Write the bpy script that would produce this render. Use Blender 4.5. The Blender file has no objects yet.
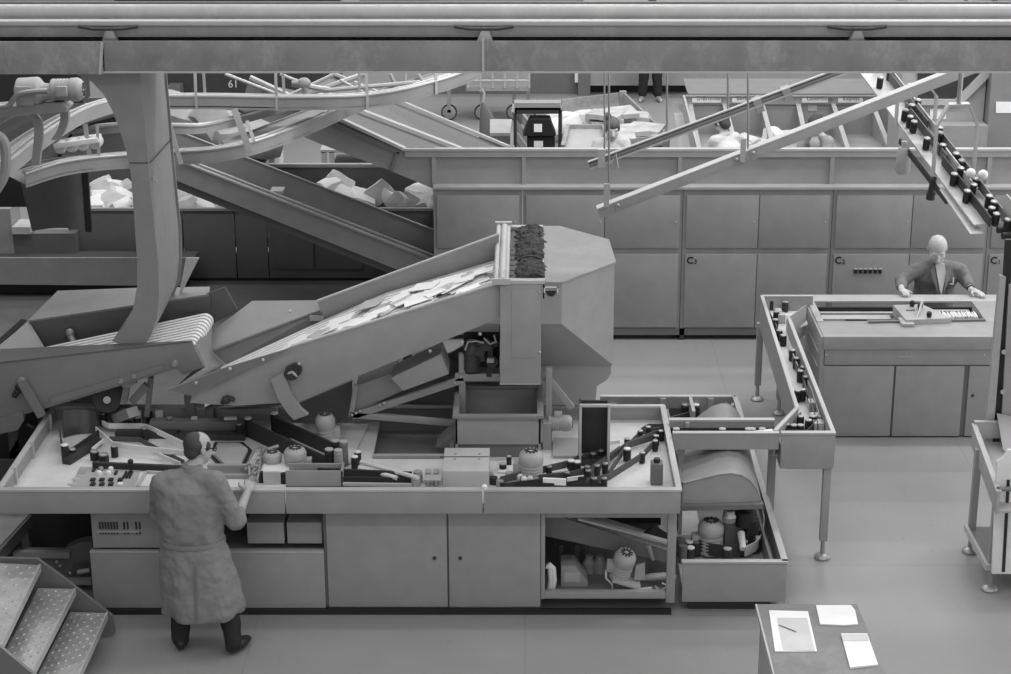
import bpy, bmesh, math, random
from mathutils import Vector, Matrix, noise
random.seed(7)
SC = bpy.context.scene
COL = SC.collection
PI = math.pi
V = Vector

# ------------------------------------------------------------------ camera model (photo 1011x674)
CAM_H, PITCH, FOC, PCX, PCY = 6.5, math.radians(19.0), 1850.0, 525.0, 337.0
_c, _s = math.cos(PITCH), math.sin(PITCH)


def _ray(x, y):
    u, v = (x - PCX) / FOC, (y - PCY) / FOC
    return V((u, _c - v * _s, -_s - v * _c))


def PZ(x, y, z=0.0):
    """photo position -> place on the level at height z"""
    d = _ray(x, y)
    t = (z - CAM_H) / d.z
    return V((d.x * t, d.y * t, z))


def PY(x, y, Y):
    """photo position -> place on the upright plane at distance Y"""
    d = _ray(x, y)
    t = Y / d.y
    return V((d.x * t, Y, CAM_H + d.z * t))


def WX(x, y, Y):
    return PY(x, y, Y).x


# ------------------------------------------------------------------ materials
MATS = {}


def mat(name, val, rough=0.55, spec=0.4, metal=0.0, mottle=0.06, scale=6.0, bump=0.0, bscale=120.0, scratch=0.0):
    if name in MATS:
        return MATS[name]
    m = bpy.data.materials.new(name)
    m.use_nodes = True
    nt = m.node_tree
    b = nt.nodes['Principled BSDF']
    b.inputs['Roughness'].default_value = rough
    b.inputs['Specular IOR Level'].default_value = spec
    b.inputs['Metallic'].default_value = metal
    tc = nt.nodes.new('ShaderNodeTexCoord')
    n = nt.nodes.new('ShaderNodeTexNoise')
    n.inputs['Scale'].default_value = scale
    n.inputs['Detail'].default_value = 5
    nt.links.new(tc.outputs['Object'], n.inputs['Vector'])
    r = nt.nodes.new('ShaderNodeValToRGB')
    lo, hi = max(0, val * (1 - mottle)), min(1, val * (1 + mottle))
    r.color_ramp.elements[0].position = 0.3
    r.color_ramp.elements[1].position = 0.7
    r.color_ramp.elements[0].color = (lo, lo, lo, 1)
    r.color_ramp.elements[1].color = (hi, hi, hi, 1)
    nt.links.new(n.outputs['Fac'], r.inputs['Fac'])
    out = r.outputs['Color']
    if scratch:
        n2 = nt.nodes.new('ShaderNodeTexNoise')
        n2.inputs['Scale'].default_value = 2.2
        n2.inputs['Detail'].default_value = 9
        n2.inputs['Roughness'].default_value = 0.75
        mp = nt.nodes.new('ShaderNodeMapping')
        mp.inputs['Scale'].default_value = (1.6, 1.0, 1.0)
        nt.links.new(tc.outputs['Object'], mp.inputs['Vector'])
        nt.links.new(mp.outputs['Vector'], n2.inputs['Vector'])
        r2 = nt.nodes.new('ShaderNodeValToRGB')
        r2.color_ramp.elements[0].position = 0.5
        r2.color_ramp.elements[1].position = 0.74
        nt.links.new(n2.outputs['Fac'], r2.inputs['Fac'])
        mx = nt.nodes.new('ShaderNodeMix')
        mx.data_type = 'RGBA'
        k = min(1, val * (1 + scratch))
        nt.links.new(r2.outputs['Color'], mx.inputs[0])
        nt.links.new(out, mx.inputs[6])
        mx.inputs[7].default_value = (k, k, k, 1)
        out = mx.outputs[2]
    nt.links.new(out, b.inputs['Base Color'])
    if bump:
        n3 = nt.nodes.new('ShaderNodeTexNoise')
        n3.inputs['Scale'].default_value = bscale
        n3.inputs['Detail'].default_value = 3
        nt.links.new(tc.outputs['Object'], n3.inputs['Vector'])
        bp = nt.nodes.new('ShaderNodeBump')
        bp.inputs['Strength'].default_value = bump
        bp.inputs['Distance'].default_value = 0.01
        nt.links.new(n3.outputs['Fac'], bp.inputs['Height'])
        nt.links.new(bp.outputs['Normal'], b.inputs['Normal'])
    MATS[name] = m
    return m


PAINT = mat('grey machine enamel', 0.325, 0.5, 0.4, bump=0.03)
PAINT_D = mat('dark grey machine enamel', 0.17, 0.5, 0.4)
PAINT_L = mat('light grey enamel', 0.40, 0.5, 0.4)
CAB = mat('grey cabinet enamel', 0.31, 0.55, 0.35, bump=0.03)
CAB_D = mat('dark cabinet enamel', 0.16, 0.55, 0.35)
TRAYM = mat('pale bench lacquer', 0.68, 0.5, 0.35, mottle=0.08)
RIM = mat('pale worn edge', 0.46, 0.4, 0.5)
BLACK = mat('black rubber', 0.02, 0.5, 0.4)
DARK = mat('dark steel', 0.04, 0.5, 0.4)  # near-black base tone for fittings and inner panels
BELT = mat('dark belt rubber', 0.045, 0.6, 0.3)
BELT_G = mat('grey belt rubber', 0.10, 0.6, 0.3)
BELT_W = mat('white woven belt', 0.8, 0.7, 0.2)
CHROME = mat('bright steel', 0.6, 0.28, 0.5, metal=0.9)
STEEL = mat('dull steel', 0.36, 0.4, 0.5, metal=0.5)
WHITE = mat('white enamel', 0.8, 0.45, 0.4)
PAPER = mat('white paper', 0.9, 0.8, 0.2, mottle=0.04)
PAPER_G = mat('grey paper', 0.5, 0.8, 0.2, mottle=0.1)
PAPER_D = mat('brown wrapping paper', 0.30, 0.8, 0.2, mottle=0.15)
MOTOR = mat('motor casting paint', 0.42, 0.5, 0.4)
SKIN = mat('skin', 0.42, 0.5, 0.35, mottle=0.08, scale=20)
SKIN_P = mat('pale skin', 0.50, 0.45, 0.35, mottle=0.06, scale=20)
HAIR = mat('dark hair', 0.05, 0.5, 0.4, bump=0.4, bscale=160)
HAIR_F = mat('fair hair', 0.12, 0.6, 0.3, bump=0.4, bscale=160)
COAT = mat('grey work coat cotton', 0.24, 0.9, 0.1, mottle=0.05, bump=0.3, bscale=40)
COAT2 = mat('dark grey work jacket cotton', 0.19, 0.9, 0.1, mottle=0.05, bump=0.3, bscale=40)
SHIRT = mat('pale shirt cotton', 0.55, 0.9, 0.1)
TROUS = mat('dark trouser wool', 0.035, 0.9, 0.1)
SHOE = mat('black shoe leather', 0.015, 0.35, 0.5)
WOOD = mat('pale wood', 0.33, 0.7, 0.2, mottle=0.18, scale=14)
WOOD_D = mat('grey table lacquer', 0.2, 0.5, 0.4, mottle=0.12, scale=9, scratch=0.5)
GALV = mat('scuffed galvanised sheet', 0.24, 0.45, 0.5, mottle=0.14, scale=5, scratch=0.7)
RAILM = mat('pale rail enamel', 0.36, 0.45, 0.45)
WIRE = mat('pale guard wire', 0.5, 0.35, 0.5, metal=0.3)
PLATE = mat('checker plate steel', 0.5, 0.38, 0.5, metal=0.45, scratch=0.3, mottle=0.15)
BRISTLE = mat('dark brush bristle', 0.075, 0.9, 0.1, mottle=0.6, scale=40, bump=1.0, bscale=60)
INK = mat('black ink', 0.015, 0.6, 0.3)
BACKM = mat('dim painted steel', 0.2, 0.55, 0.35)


# ------------------------------------------------------------------ mesh builder
# parts that come as several loose pieces: each piece its own mesh
EACH = set('''plinth slope_rim corner_panel bearing_block panel_edge axle_cap hanger_plate stud panel_bolt sheet_rivet rivet frame_bolt door_screw screw fascia_screw guard_bolt clamp_knob side_bead guide_rod well_wall stiffener cart_leg table_leg tray_leg support_post slope_leg rear_leg entry_roller ball_knob dark_pulley belt_pin return_drum drive_pulley drive_cable white_cable tray_side corner_post card notice opening_frame belt_loop bearing_plate bristle_tuft feed_bar turn_roller drive_drum slope_bed rail_edge dark_card bracket_leg guard_rail chute_edge opening_trim cart_shelf foot_bracket cable_loom roll_band linkage_joint splice_clamp knob'''.split())


class MB:
    def __init__(self):
        self.bm = bmesh.new()

    def face(self, pts):
        vs = [self.bm.verts.new(p) for p in pts]
        return self.bm.faces.new(vs)

    def hexa(self, p):
        """8 corners: bottom 0-3, top 4-7, same order"""
        v = [self.bm.verts.new(q) for q in p]
        for f in ((0, 3, 2, 1), (4, 5, 6, 7), (0, 1, 5, 4), (1, 2, 6, 5), (2, 3, 7, 6), (3, 0, 4, 7)):
            self.bm.faces.new([v[i] for i in f])
        return self

    def box(self, x0, x1, y0, y1, z0, z1):
        return self.hexa([(x0, y0, z0), (x1, y0, z0), (x1, y1, z0), (x0, y1, z0),
                          (x0, y0, z1), (x1, y0, z1), (x1, y1, z1), (x0, y1, z1)])

    def bar(self, p0, p1, w, h, up=(0, 0, 1)):
        """rectangular bar between two points; w across, h along up"""
        p0, p1 = V(p0), V(p1)
        d = (p1 - p0).normalized()
        s = d.cross(V(up))
        if s.length < 1e-5:
            s = d.cross(V((1, 0, 0)))
        s.normalize()
        u = s.cross(d).normalized()
        a, b = s * (w / 2), u * (h / 2)
        return self.hexa([p0 - a - b, p0 + a - b, p1 + a - b, p1 - a - b, p0 - a + b, p0 + a + b, p1 + a + b, p1 - a + b])

    def prism(self, pts, ext):
        """closed polygon pushed along ext"""
        ext = V(ext)
        a = [self.bm.verts.new(V(p)) for p in pts]
        b = [self.bm.verts.new(V(p) + ext) for p in pts]
        n = len(a)
        self.bm.faces.new(a)
        self.bm.faces.new(b[::-1])
        for i in range(n):
            self.bm.faces.new([a[i], b[i], b[(i + 1) % n], a[(i + 1) % n]])
        return self

    def sheet(self, pts, th=0.008):
        """flat quad or polygon with thickness along its normal"""
        pts = [V(p) for p in pts]
        n = (pts[1] - pts[0]).cross(pts[2] - pts[0]).normalized()
        return self.prism(pts, n * th)

    def ribbon(self, la, lb, th=0.008, off=None):
        """strip of quads between two lines of points, given thickness"""
        la, lb = [V(p) for p in la], [V(p) for p in lb]
        n = len(la)
        nor = []
        for i in range(n):
            t = la[min(i + 1, n - 1)] - la[max(i - 1, 0)]
            q = t.cross(lb[i] - la[i])
            nor.append(q.normalized() * th if off is None else V(off) * th)
        g = [[self.bm.verts.new(p) for p in row] for row in
             (la, lb, [b + q for b, q in zip(lb, nor)], [a + q for a, q in zip(la, nor)])]
        for i in range(n - 1):
            for k in range(4):
                a, b = g[k], g[(k + 1) % 4]
                self.bm.faces.new([a[i], a[i + 1], b[i + 1], b[i]])
        self.bm.faces.new([g[k][0] for k in range(4)])
        self.bm.faces.new([g[k][-1] for k in (3, 2, 1, 0)])
        return self

    def rings(self, rings, cap=True):
        vr = [[self.bm.verts.new(p) for p in r] for r in rings]
        n = len(vr[0])
        for a, b in zip(vr, vr[1:]):
            for i in range(n):
                self.bm.faces.new([a[i], a[(i + 1) % n], b[(i + 1) % n], b[i]])
        if cap:
            self.bm.faces.new(vr[0][::-1])
            self.bm.faces.new(vr[-1])
        return self

    def lathe(self, p0, axis, prof, seg=20):
        """prof: list of (distance along axis, radius)"""
        p0, ax = V(p0), V(axis).normalized()
        s = ax.orthogonal().normalized()
        u = ax.cross(s)
        rs = []
        for d, r in prof:
            r = max(r, 1e-4)
            rs.append([p0 + ax * d + (s * math.cos(2 * PI * k / seg) + u * math.sin(2 * PI * k / seg)) * r for k in range(seg)])
        return self.rings(rs)

    def cyl(self, p0, p1, r, r1=None, seg=16):
        p0, p1 = V(p0), V(p1)
        return self.lathe(p0, p1 - p0, [(0, r), ((p1 - p0).length, r if r1 is None else r1)], seg)

    def ball(self, c, r, seg=14, sc=(1, 1, 1), rot=None):
        c = V(c)
        rs = []
        n = max(6, seg // 2 + 1)
        for j in range(n + 1):
            a = -PI / 2 + PI * j / n
            rr, zz = max(math.cos(a), 1e-3), math.sin(a)
            ring = []
            for k in range(seg):
                q = V((rr * math.cos(2 * PI * k / seg) * sc[0], rr * math.sin(2 * PI * k / seg) * sc[1], zz * sc[2])) * r
                if rot is not None:
                    q = rot @ q
                ring.append(c + q)
            rs.append(ring)
        return self.rings(rs)

    def tube(self, pts, r, seg=8, closed=False):
        pts = [V(p) for p in pts]
        n = len(pts)
        rs = []
        prev = None
        for i in range(n):
            t = (pts[min(i + 1, n - 1)] - pts[max(i - 1, 0)]).normalized()
            if prev is None:
                s = t.orthogonal().normalized()
            else:
                s = (prev - t * prev.dot(t)).normalized()
            prev = s
            u = t.cross(s)
            rr = r[i] if isinstance(r, (list, tuple)) else r
            rs.append([pts[i] + (s * math.cos(2 * PI * k / seg) + u * math.sin(2 * PI * k / seg)) * rr for k in range(seg)])
        return self.rings(rs)

    def each(self, name, m, parent=None, **kw):
        """every loose piece becomes a mesh of its own"""
        bm = self.bm
        left = set(bm.verts)
        outs = []
        while left:
            st = [left.pop()]
            grp = set(st)
            while st:
                v = st.pop()
                for e in v.link_edges:
                    w_ = e.other_vert(v)
                    if w_ in left:
                        left.discard(w_)
                        grp.add(w_)
                        st.append(w_)
            q = MB()
            mp = {v: q.bm.verts.new(v.co) for v in grp}
            for f in {f for v in grp for f in v.link_faces}:
                q.bm.faces.new([mp[v] for v in f.verts])
            outs.append(q)
        bm.free()
        outs.sort(key=lambda q: tuple(round(c, 4) for c in min((tuple(v.co) for v in q.bm.verts))))
        return [q.build(name, m, parent, one=True, **kw) for q in outs]

    def build(self, name, m, parent=None, label=None, bevel=0.0, smooth=True, kind=None, base=False, one=False):
        if name in EACH and not one:
            r = self.each(name, m, parent, label=label, bevel=bevel, smooth=smooth, kind=kind)
            return r[0] if len(r) == 1 else r
        bm = self.bm
        bmesh.ops.recalc_face_normals(bm, faces=bm.faces)
        if bevel:
            es = [e for e in bm.edges if len(e.link_faces) == 2 and e.calc_face_angle(0) > 0.6]
            bmesh.ops.bevel(bm, geom=es, offset=bevel, segments=2, affect='EDGES', profile=0.6, clamp_overlap=True)
        for e in bm.edges:
            if len(e.link_faces) == 2 and e.calc_face_angle(0) > 0.7:
                e.smooth = False
        for f in bm.faces:
            f.smooth = smooth
        loc = V((0, 0, 0))
        if base:
            xs = [v.co for v in bm.verts]
            loc = V(((min(p.x for p in xs) + max(p.x for p in xs)) / 2, (min(p.y for p in xs) + max(p.y for p in xs)) / 2, min(p.z for p in xs)))
            bmesh.ops.translate(bm, verts=bm.verts, vec=-loc)
        me = bpy.data.meshes.new(name)
        bm.to_mesh(me)
        bm.free()
        if m:
            me.materials.append(m)
        o = bpy.data.objects.new(name, me)
        COL.objects.link(o)
        o.location = loc
        if parent is not None:
            o.parent = parent
            o.matrix_parent_inverse = parent.matrix_basis.inverted() if parent.parent is None else Matrix()
        if label:
            o['label'] = label
        if kind:
            o['kind'] = kind
        return o


def tag(o, label=None, cat=None, group=None, kind=None):
    if label:
        o['label'] = label
    if cat:
        o['category'] = cat
    if group:
        o['group'] = group
    if kind:
        o['kind'] = kind
    return o


def thing(name, label, cat, loc=(0, 0, 0), group=None):
    o = bpy.data.objects.new(name, None)
    o.empty_display_size = 0.1
    COL.objects.link(o)
    o.location = loc
    return tag(o, label, cat, group)


def solo(name, mb, m, label, cat, group=None, bevel=0.0, kind=None):
    o = mb.build(name, m, None, None, bevel, base=True)
    return tag(o, label, cat, group, kind)


def dup(root, loc=None, rot=None, label=None):
    r = root.copy()
    COL.objects.link(r)
    if loc is not None:
        r.location = loc
    if rot is not None:
        r.rotation_euler = rot
    if label:
        r['label'] = label
    for ch in list(root.children):
        c = ch.copy()
        COL.objects.link(c)
        c.parent = r
        for g in list(ch.children):
            d = g.copy()
            COL.objects.link(d)
            d.parent = c
    return r


def text_mesh(txt, size, origin, right, up, th=0.002, bold=0.0):
    """letters as thin solid shapes lying on a surface; returns an MB"""
    cu = bpy.data.curves.new('lettering', 'FONT')
    cu.body = txt
    cu.size = size
    cu.extrude = th
    cu.offset = bold
    cu.resolution_u = 3
    o = bpy.data.objects.new('lettering', cu)
    COL.objects.link(o)
    dg = bpy.context.evaluated_depsgraph_get()
    me = bpy.data.meshes.new_from_object(o.evaluated_get(dg))
    bpy.data.objects.remove(o)
    right, up = V(right).normalized(), V(up).normalized()
    n = right.cross(up)
    M = Matrix((right, up, n)).transposed().to_4x4()
    M.translation = V(origin)
    me.transform(M)
    mb = MB()
    mb.bm.from_mesh(me)
    bpy.data.meshes.remove(me)
    return mb


def plate(mb, px, Y, th):
    """sheet-metal outline standing in the upright plane at distance Y"""
    return mb.prism([PY(x, y, Y) for x, y in px], (0, th, 0))


def motor(parent, p, r, h, axis=(0, 0, 1), box_dir=(-1, 0, 0), m=None, foot=None):
    """electric motor: ribbed drum, domed fan cowl with grille, terminal box"""
    m = m or MOTOR
    p, ax = V(p), V(axis).normalized()
    mb = MB()
    prof = [(0, r * .9), (h * .05, r * .97)]
    k = 5
    for i in range(k):
        a = h * (.08 + .5 * i / k)
        prof += [(a, r * .97), (a + h * .03, r * .97), (a + h * .035, r * .92), (a + h * .085, r * .92)]
    prof += [(h * .6, r), (h * .82, r * 1.02), (h * .92, r * .9), (h * .97, r * .72), (h, r * .68)]
    mb.lathe(p, ax, prof, 24)
    o = mb.build('motor', m, parent)
    s = ax.orthogonal().normalized()
    u = ax.cross(s)
    g = MB()
    for i in range(10):
        a = 2 * PI * i / 10
        d = s * math.cos(a) + u * math.sin(a)
        g.bar(p + ax * (h + .001) + d * r * .22, p + ax * (h + .001) + d * r * .6, r * .16, .006, up=ax)
    g.build('fan_grille', DARK, o)
    if box_dir is not None:
        bd = V(box_dir).normalized()
        t = MB()
        t.bar(p + ax * h * .42 + bd * r * .8, p + ax * h * .42 + bd * r * 1.45, r * .8, h * .32, up=ax)
        t.build('terminal_box', m, o, bevel=.004)
    return o


def roller(parent, p, r, h, m=None, cap=None):
    """upright belt roller on the bench with a cap"""
    p = V(p)
    mb = MB()
    mb.lathe(p, (0, 0, 1), [(0, r * .55), (h * .06, r * .55), (h * .08, r), (h * .9, r), (h * .92, r * .9), (h, r * .85)], 14)
    o = mb.build('belt_roller', m or BLACK, parent)
    c = MB()
    c.lathe(p + V((0, 0, h)), (0, 0, 1), [(0, r * .95), (r * .25, r * .9), (r * .4, r * .5), (r * .42, .001)], 14)
    c.build('roller_cap', cap or STEEL, o)
    return o


def belt_run(parent, pts, z0, z1, m=None, th=.008):
    """flat belt standing on edge through the given floor points"""
    mb = MB()
    la = [V((p[0], p[1], z0)) for p in pts]
    lb = [V((p[0], p[1], z1)) for p in pts]
    mb.ribbon(la, lb, th)
    return mb.build('belt', m or BELT, parent)
# ================================================================== THE SETTING
fl = MB()
fl.box(-16, 16, 4, 48, -0.2, 0)
FLOORM = mat('linoleum floor', 0.305, 0.42, 0.4, mottle=0.05, scale=1.3, bump=0.02, bscale=60)


def floor_nodes(m):
    nt = m.node_tree
    b = nt.nodes['Principled BSDF']
    src = b.inputs['Base Color'].links[0].from_socket
    tc = nt.nodes.new('ShaderNodeTexCoord')
    br = nt.nodes.new('ShaderNodeTexBrick')          # laid sheets with thin seams
    br.offset = 0.0
    br.inputs['Scale'].default_value = 1.0
    br.inputs['Brick Width'].default_value = 2.0
    br.inputs['Row Height'].default_value = 1.9
    br.inputs['Mortar Size'].default_value = 0.004
    br.inputs['Color1'].default_value = (1, 1, 1, 1)
    br.inputs['Color2'].default_value = (.97, .97, .97, 1)
    br.inputs['Mortar'].default_value = (.8, .8, .8, 1)
    nt.links.new(tc.outputs['Object'], br.inputs['Vector'])
    st = nt.nodes.new('ShaderNodeTexNoise')          # scuffs
    st.inputs['Scale'].default_value = 3.0
    st.inputs['Detail'].default_value = 10
    st.inputs['Roughness'].default_value = 0.8
    mp = nt.nodes.new('ShaderNodeMapping')
    mp.inputs['Scale'].default_value = (4.0, 1.0, 1.0)
    nt.links.new(tc.outputs['Object'], mp.inputs['Vector'])
    nt.links.new(mp.outputs['Vector'], st.inputs['Vector'])
    rp = nt.nodes.new('ShaderNodeValToRGB')
    rp.color_ramp.elements[0].position = 0.25
    rp.color_ramp.elements[0].color = (.72, .72, .72, 1)
    rp.color_ramp.elements[1].position = 0.42
    nt.links.new(st.outputs['Fac'], rp.inputs['Fac'])
    a = nt.nodes.new('ShaderNodeMix')
    a.data_type = 'RGBA'
    a.blend_type = 'MULTIPLY'
    a.inputs[0].default_value = 1
    nt.links.new(src, a.inputs[6])
    nt.links.new(br.outputs['Color'], a.inputs[7])
    d = nt.nodes.new('ShaderNodeMix')
    d.data_type = 'RGBA'
    d.blend_type = 'MULTIPLY'
    d.inputs[0].default_value = 1
    nt.links.new(a.outputs[2], d.inputs[6])
    nt.links.new(rp.outputs['Color'], d.inputs[7])
    nt.links.new(d.outputs[2], b.inputs['Base Color'])


floor_nodes(FLOORM)
fl.build('floor', FLOORM, kind='structure')
w = MB()
w.box(-16, 16, 46, 46.3, 0, 9)
w.build('wall_back', mat('back wall paint', 0.2, 0.8, 0.2), kind='structure')

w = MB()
w.box(-7.6, -1.0, 15.0, 21.8, -.05, .004)  # thin dark slab paints the shade lying on the left rear floor
w.build('floor_painted_shade', mat('floor shade tone', 0.13, 0.6, 0.3, mottle=.1), kind='structure')
w = MB()
w.box(-7.9, -7.6, 0, 25, 0, 8.4)  # unseen wall added to keep ambient light off the left side
w.build('light_block_wall_left', mat('light blocking wall paint', 0.12, 0.8, 0.2), kind='structure')

# ================================================================== LETTER FACING MACHINE (long bench)
XL, XR, YF, YB, RZ, TZ = -3.86, 1.14, 12.4, 14.12, 1.034, 0.93
mach = thing('letter_facing_machine', 'long grey bench-like mail machine with an open pale top full of belts, rollers and motors', 'machine', (-1.35, 13.2, 0))


def T(x, y, z=TZ):
    return PZ(x, y, z)


def mpart(name, mb, m, label=None, bevel=0.0, parent=None, kind=None):
    return mb.build(name, m, parent or mach, label, bevel, kind=kind)


# bench top with the pit behind the middle left open
pitx0, pitx1, pity0 = T(374, 450).x, T(455, 450).x, T(432, 459).y
b = MB()
b.box(XL + .03, pitx0, YF + .02, YB - .02, TZ - .03, TZ)
b.box(pitx1, XR - .02, YF + .02, YB - .02, TZ - .03, TZ)
b.box(pitx0, pitx1, YF + .02, pity0, TZ - .03, TZ)
mpart('bench_top', b, TRAYM)
b = MB()
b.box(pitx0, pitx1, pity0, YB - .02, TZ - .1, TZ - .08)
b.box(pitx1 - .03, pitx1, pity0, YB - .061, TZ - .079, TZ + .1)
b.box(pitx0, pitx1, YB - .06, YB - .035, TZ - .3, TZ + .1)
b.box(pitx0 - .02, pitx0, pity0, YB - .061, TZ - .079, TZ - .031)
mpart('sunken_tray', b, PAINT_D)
b = MB()
b.box(pitx0, pitx1 - .03, pity0 + .02, pity0 + .06, TZ - .06, TZ + .02)
mpart('sunken_tray_lip', b, PAINT_L)
# rims
sx = [XL, WX(285, 495, YF), WX(483, 495, YF), XR]
for i in range(3):
    b = MB()
    g = .004
    b.box(sx[i] + g, sx[i + 1] - g, YF - .005, YF + .03, .862, RZ)
    mpart('front_panel', b, PAINT, bevel=.004)
    b = MB()
    b.box(sx[i] + g, sx[i + 1] - g, YF - .012, YF + .045, RZ, RZ + .022)
    mpart('front_rim', b, RIM, bevel=.006)
b = MB()
b.box(XL, XR, YB - .03, YB, .862, RZ)
mpart('rear_panel', b, PAINT)
b = MB()
b.box(XL, XR, YB - .04, YB + .01, RZ, RZ + .022)
mpart('rear_rim', b, RIM, bevel=.006)
for x in (XL, XR - .03):
    b = MB()
    b.box(x, x + .03, YF + .03, YB - .03, .862, RZ)
    mpart('side_panel', b, PAINT)
    b = MB()
    b.box(x - .008, x + .038, YF, YB, RZ, RZ + .02)
    mpart('side_rim', b, RIM, bevel=.006)
for x, y in ((8, 484), (32, 458), (54, 430)):                       # clips on the left wall
    p = T(x, y)
    b = MB()
    b.box(XL + .03, XL + .05, p.y - .015, p.y + .015, TZ, TZ + .14)
    mpart('wall_clip', b, RIM)

# ---- underframe: cabinets, doors, open bay
YC = 12.5
def cx(px, y=560): return WX(px, y, YC)
def cz(py, x=450): return PY(x, py, YC).z
x92, x160, x326, x448, x541, x680 = cx(92, 580), cx(160, 530), cx(326), cx(448), cx(541), cx(680, 530)
ztop, zbot = .862, cz(607)
for xa, xb in ((x326 + .008, x448 - .006), (x448 + .006, x541 - .004)):
    b = MB()
    b.box(xa, xb, YC, YC + .025, zbot, .832)
    d = mpart('cabinet_door', b, PAINT, bevel=.006)
    k = MB()
    px = xb - .095 if xa < -1 else xa + .085
    k.cyl((px, YC - .008, .455), (px, YC + .002, .455), .014, seg=12)
    k.build('lock_button', DARK, d)
b = MB()
b.box(x92, x541, YC + .02, YC + .05, .832, ztop)
b.box(x326 - .012, x326 + .004, YC + .02, YC + .05, zbot, .832)
b.box(x448 - .004, x448 + .004, YC + .02, YC + .05, zbot, .832)
b.box(x92, x92 + .03, YC + .02, 13.9, zbot, .5)
b.box(x326 - .01, x541, YC + .05, YC + .07, zbot, .84)
b.box(x541 - .02, x541, YC + .03, 13.9, zbot, ztop)
mpart('cabinet_frame', b, PAINT_D)
b = MB()
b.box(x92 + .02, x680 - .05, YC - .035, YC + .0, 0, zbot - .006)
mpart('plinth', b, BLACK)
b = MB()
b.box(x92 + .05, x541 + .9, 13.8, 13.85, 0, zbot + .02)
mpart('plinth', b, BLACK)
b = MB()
b.box(XL - .7, x92, 13.4, 13.43, 0, ztop)  # dark sheet put in for the deep shade under the bench end
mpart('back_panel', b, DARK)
# low front panel on the left and the shelf lip on top of it
zl = cz(553, 200)
b = MB()
b.box(x92, x326 - .014, YC, YC + .025, zbot - .03, zl)
mpart('low_front_panel', b, PAINT, bevel=.005)
b = MB()
b.box(x92, x326 - .014, YC - .006, YC + .05, zl, zl + .014)
mpart('shelf_lip', b, RIM, bevel=.004)
b = MB()
b.box(x92, x326 - .02, YC + .05, 13.8, zl - .03, zl)
mpart('shelf', b, PAINT_D)
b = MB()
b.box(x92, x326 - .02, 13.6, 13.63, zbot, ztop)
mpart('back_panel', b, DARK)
# two drawers above the shelf right of the operator
for a0, a1 in ((246, 283), (286, 321)):
    b = MB()
    b.box(WX(a0, 535, YC), WX(a1, 535, YC), YC + .06, YC + .5, cz(547, 300), cz(526, 300))
    mpart('drawer', b, PAINT, bevel=.004)
# relay box with louvres under the bench
ra, rb_ = WX(91, 530, YC), WX(160, 530, YC)
b = MB()
b.box(ra, rb_, YC + .02, YC + .42, cz(549, 120), cz(515, 120))
rel = mpart('relay_box', b, PAINT, bevel=.006)
for k, (a0, a1) in enumerate(((98, 118), (122, 129), (134, 141))):
    b = MB()
    n = max(2, int((a1 - a0) / 2.6))
    for i in range(n):
        u = a0 + (a1 - a0) * (i + .5) / n
        xx = WX(u, 527, YC)
        b.box(xx - .006, xx + .006, YC + .012, YC + .024, cz(530, 120), cz(523, 120))
        b.box(xx - .005, xx + .005, YC + .012, YC + .024, cz(535, 120), cz(533, 120))
    b.build('fuse_row', DARK, rel)
b = MB()
b.box(WX(97, 532, YC), WX(139, 532, YC), YC - .004, YC + .02, cz(532.3, 120), cz(531, 120))
b.build('pull_bar', RIM, rel)

# open bay on the right
x670 = WX(672, 550, YC)
b = MB()
b.box(x541 + .031, x670 - .036, YC + .004, YC + .05, cz(518, 600), ztop)
b.box(x670 - .035, x670 + .03, YC, YC + .05, cz(603, 672), ztop)
b.box(x541 + .031, x670 - .036, YC + .004, YC + .05, cz(599, 600), cz(592, 600))
b.box(x541, x541 + .03, YC, YC + .05, cz(599, 545), ztop)
mpart('bay_frame', b, PAINT, bevel=.003)
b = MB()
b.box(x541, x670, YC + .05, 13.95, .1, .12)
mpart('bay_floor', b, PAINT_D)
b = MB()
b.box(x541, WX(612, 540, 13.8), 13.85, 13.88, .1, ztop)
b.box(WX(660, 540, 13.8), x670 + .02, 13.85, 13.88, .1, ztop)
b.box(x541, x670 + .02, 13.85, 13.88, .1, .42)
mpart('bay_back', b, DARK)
# slanting return chute inside the bay
Yb = 12.75
b = MB()
plate(b, [(545, 518), (560, 517), (672, 552), (668, 563), (640, 556), (545, 536)], Yb, .02)
rc = mpart('return_chute', b, PAINT_D)
b = MB()
for q0, q1 in (((563, 518), (672, 551)), ((578, 518), (672, 543))):
    b.bar(PY(*q0, Yb + .03), PY(*q1, Yb + .03), .05, .018)
b.build('chute_edge', RIM, rc)
b = MB()
b.sheet([PY(550, 518, Yb + .03), PY(672, 549, Yb + .03), PY(672, 540, Yb + .4), PY(560, 505, Yb + .4)], .01)
b.build('chute_bed', PAINT, rc)
b = MB()
p = PY(654, 532, 13.1)
b.prism([PY(644, 535, 13.0), PY(654, 527, 13.0), PY(671, 538, 13.0), PY(671, 543, 13.0)], (0, .05, 0))
mpart('gusset_plate', b, DARK)
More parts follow.
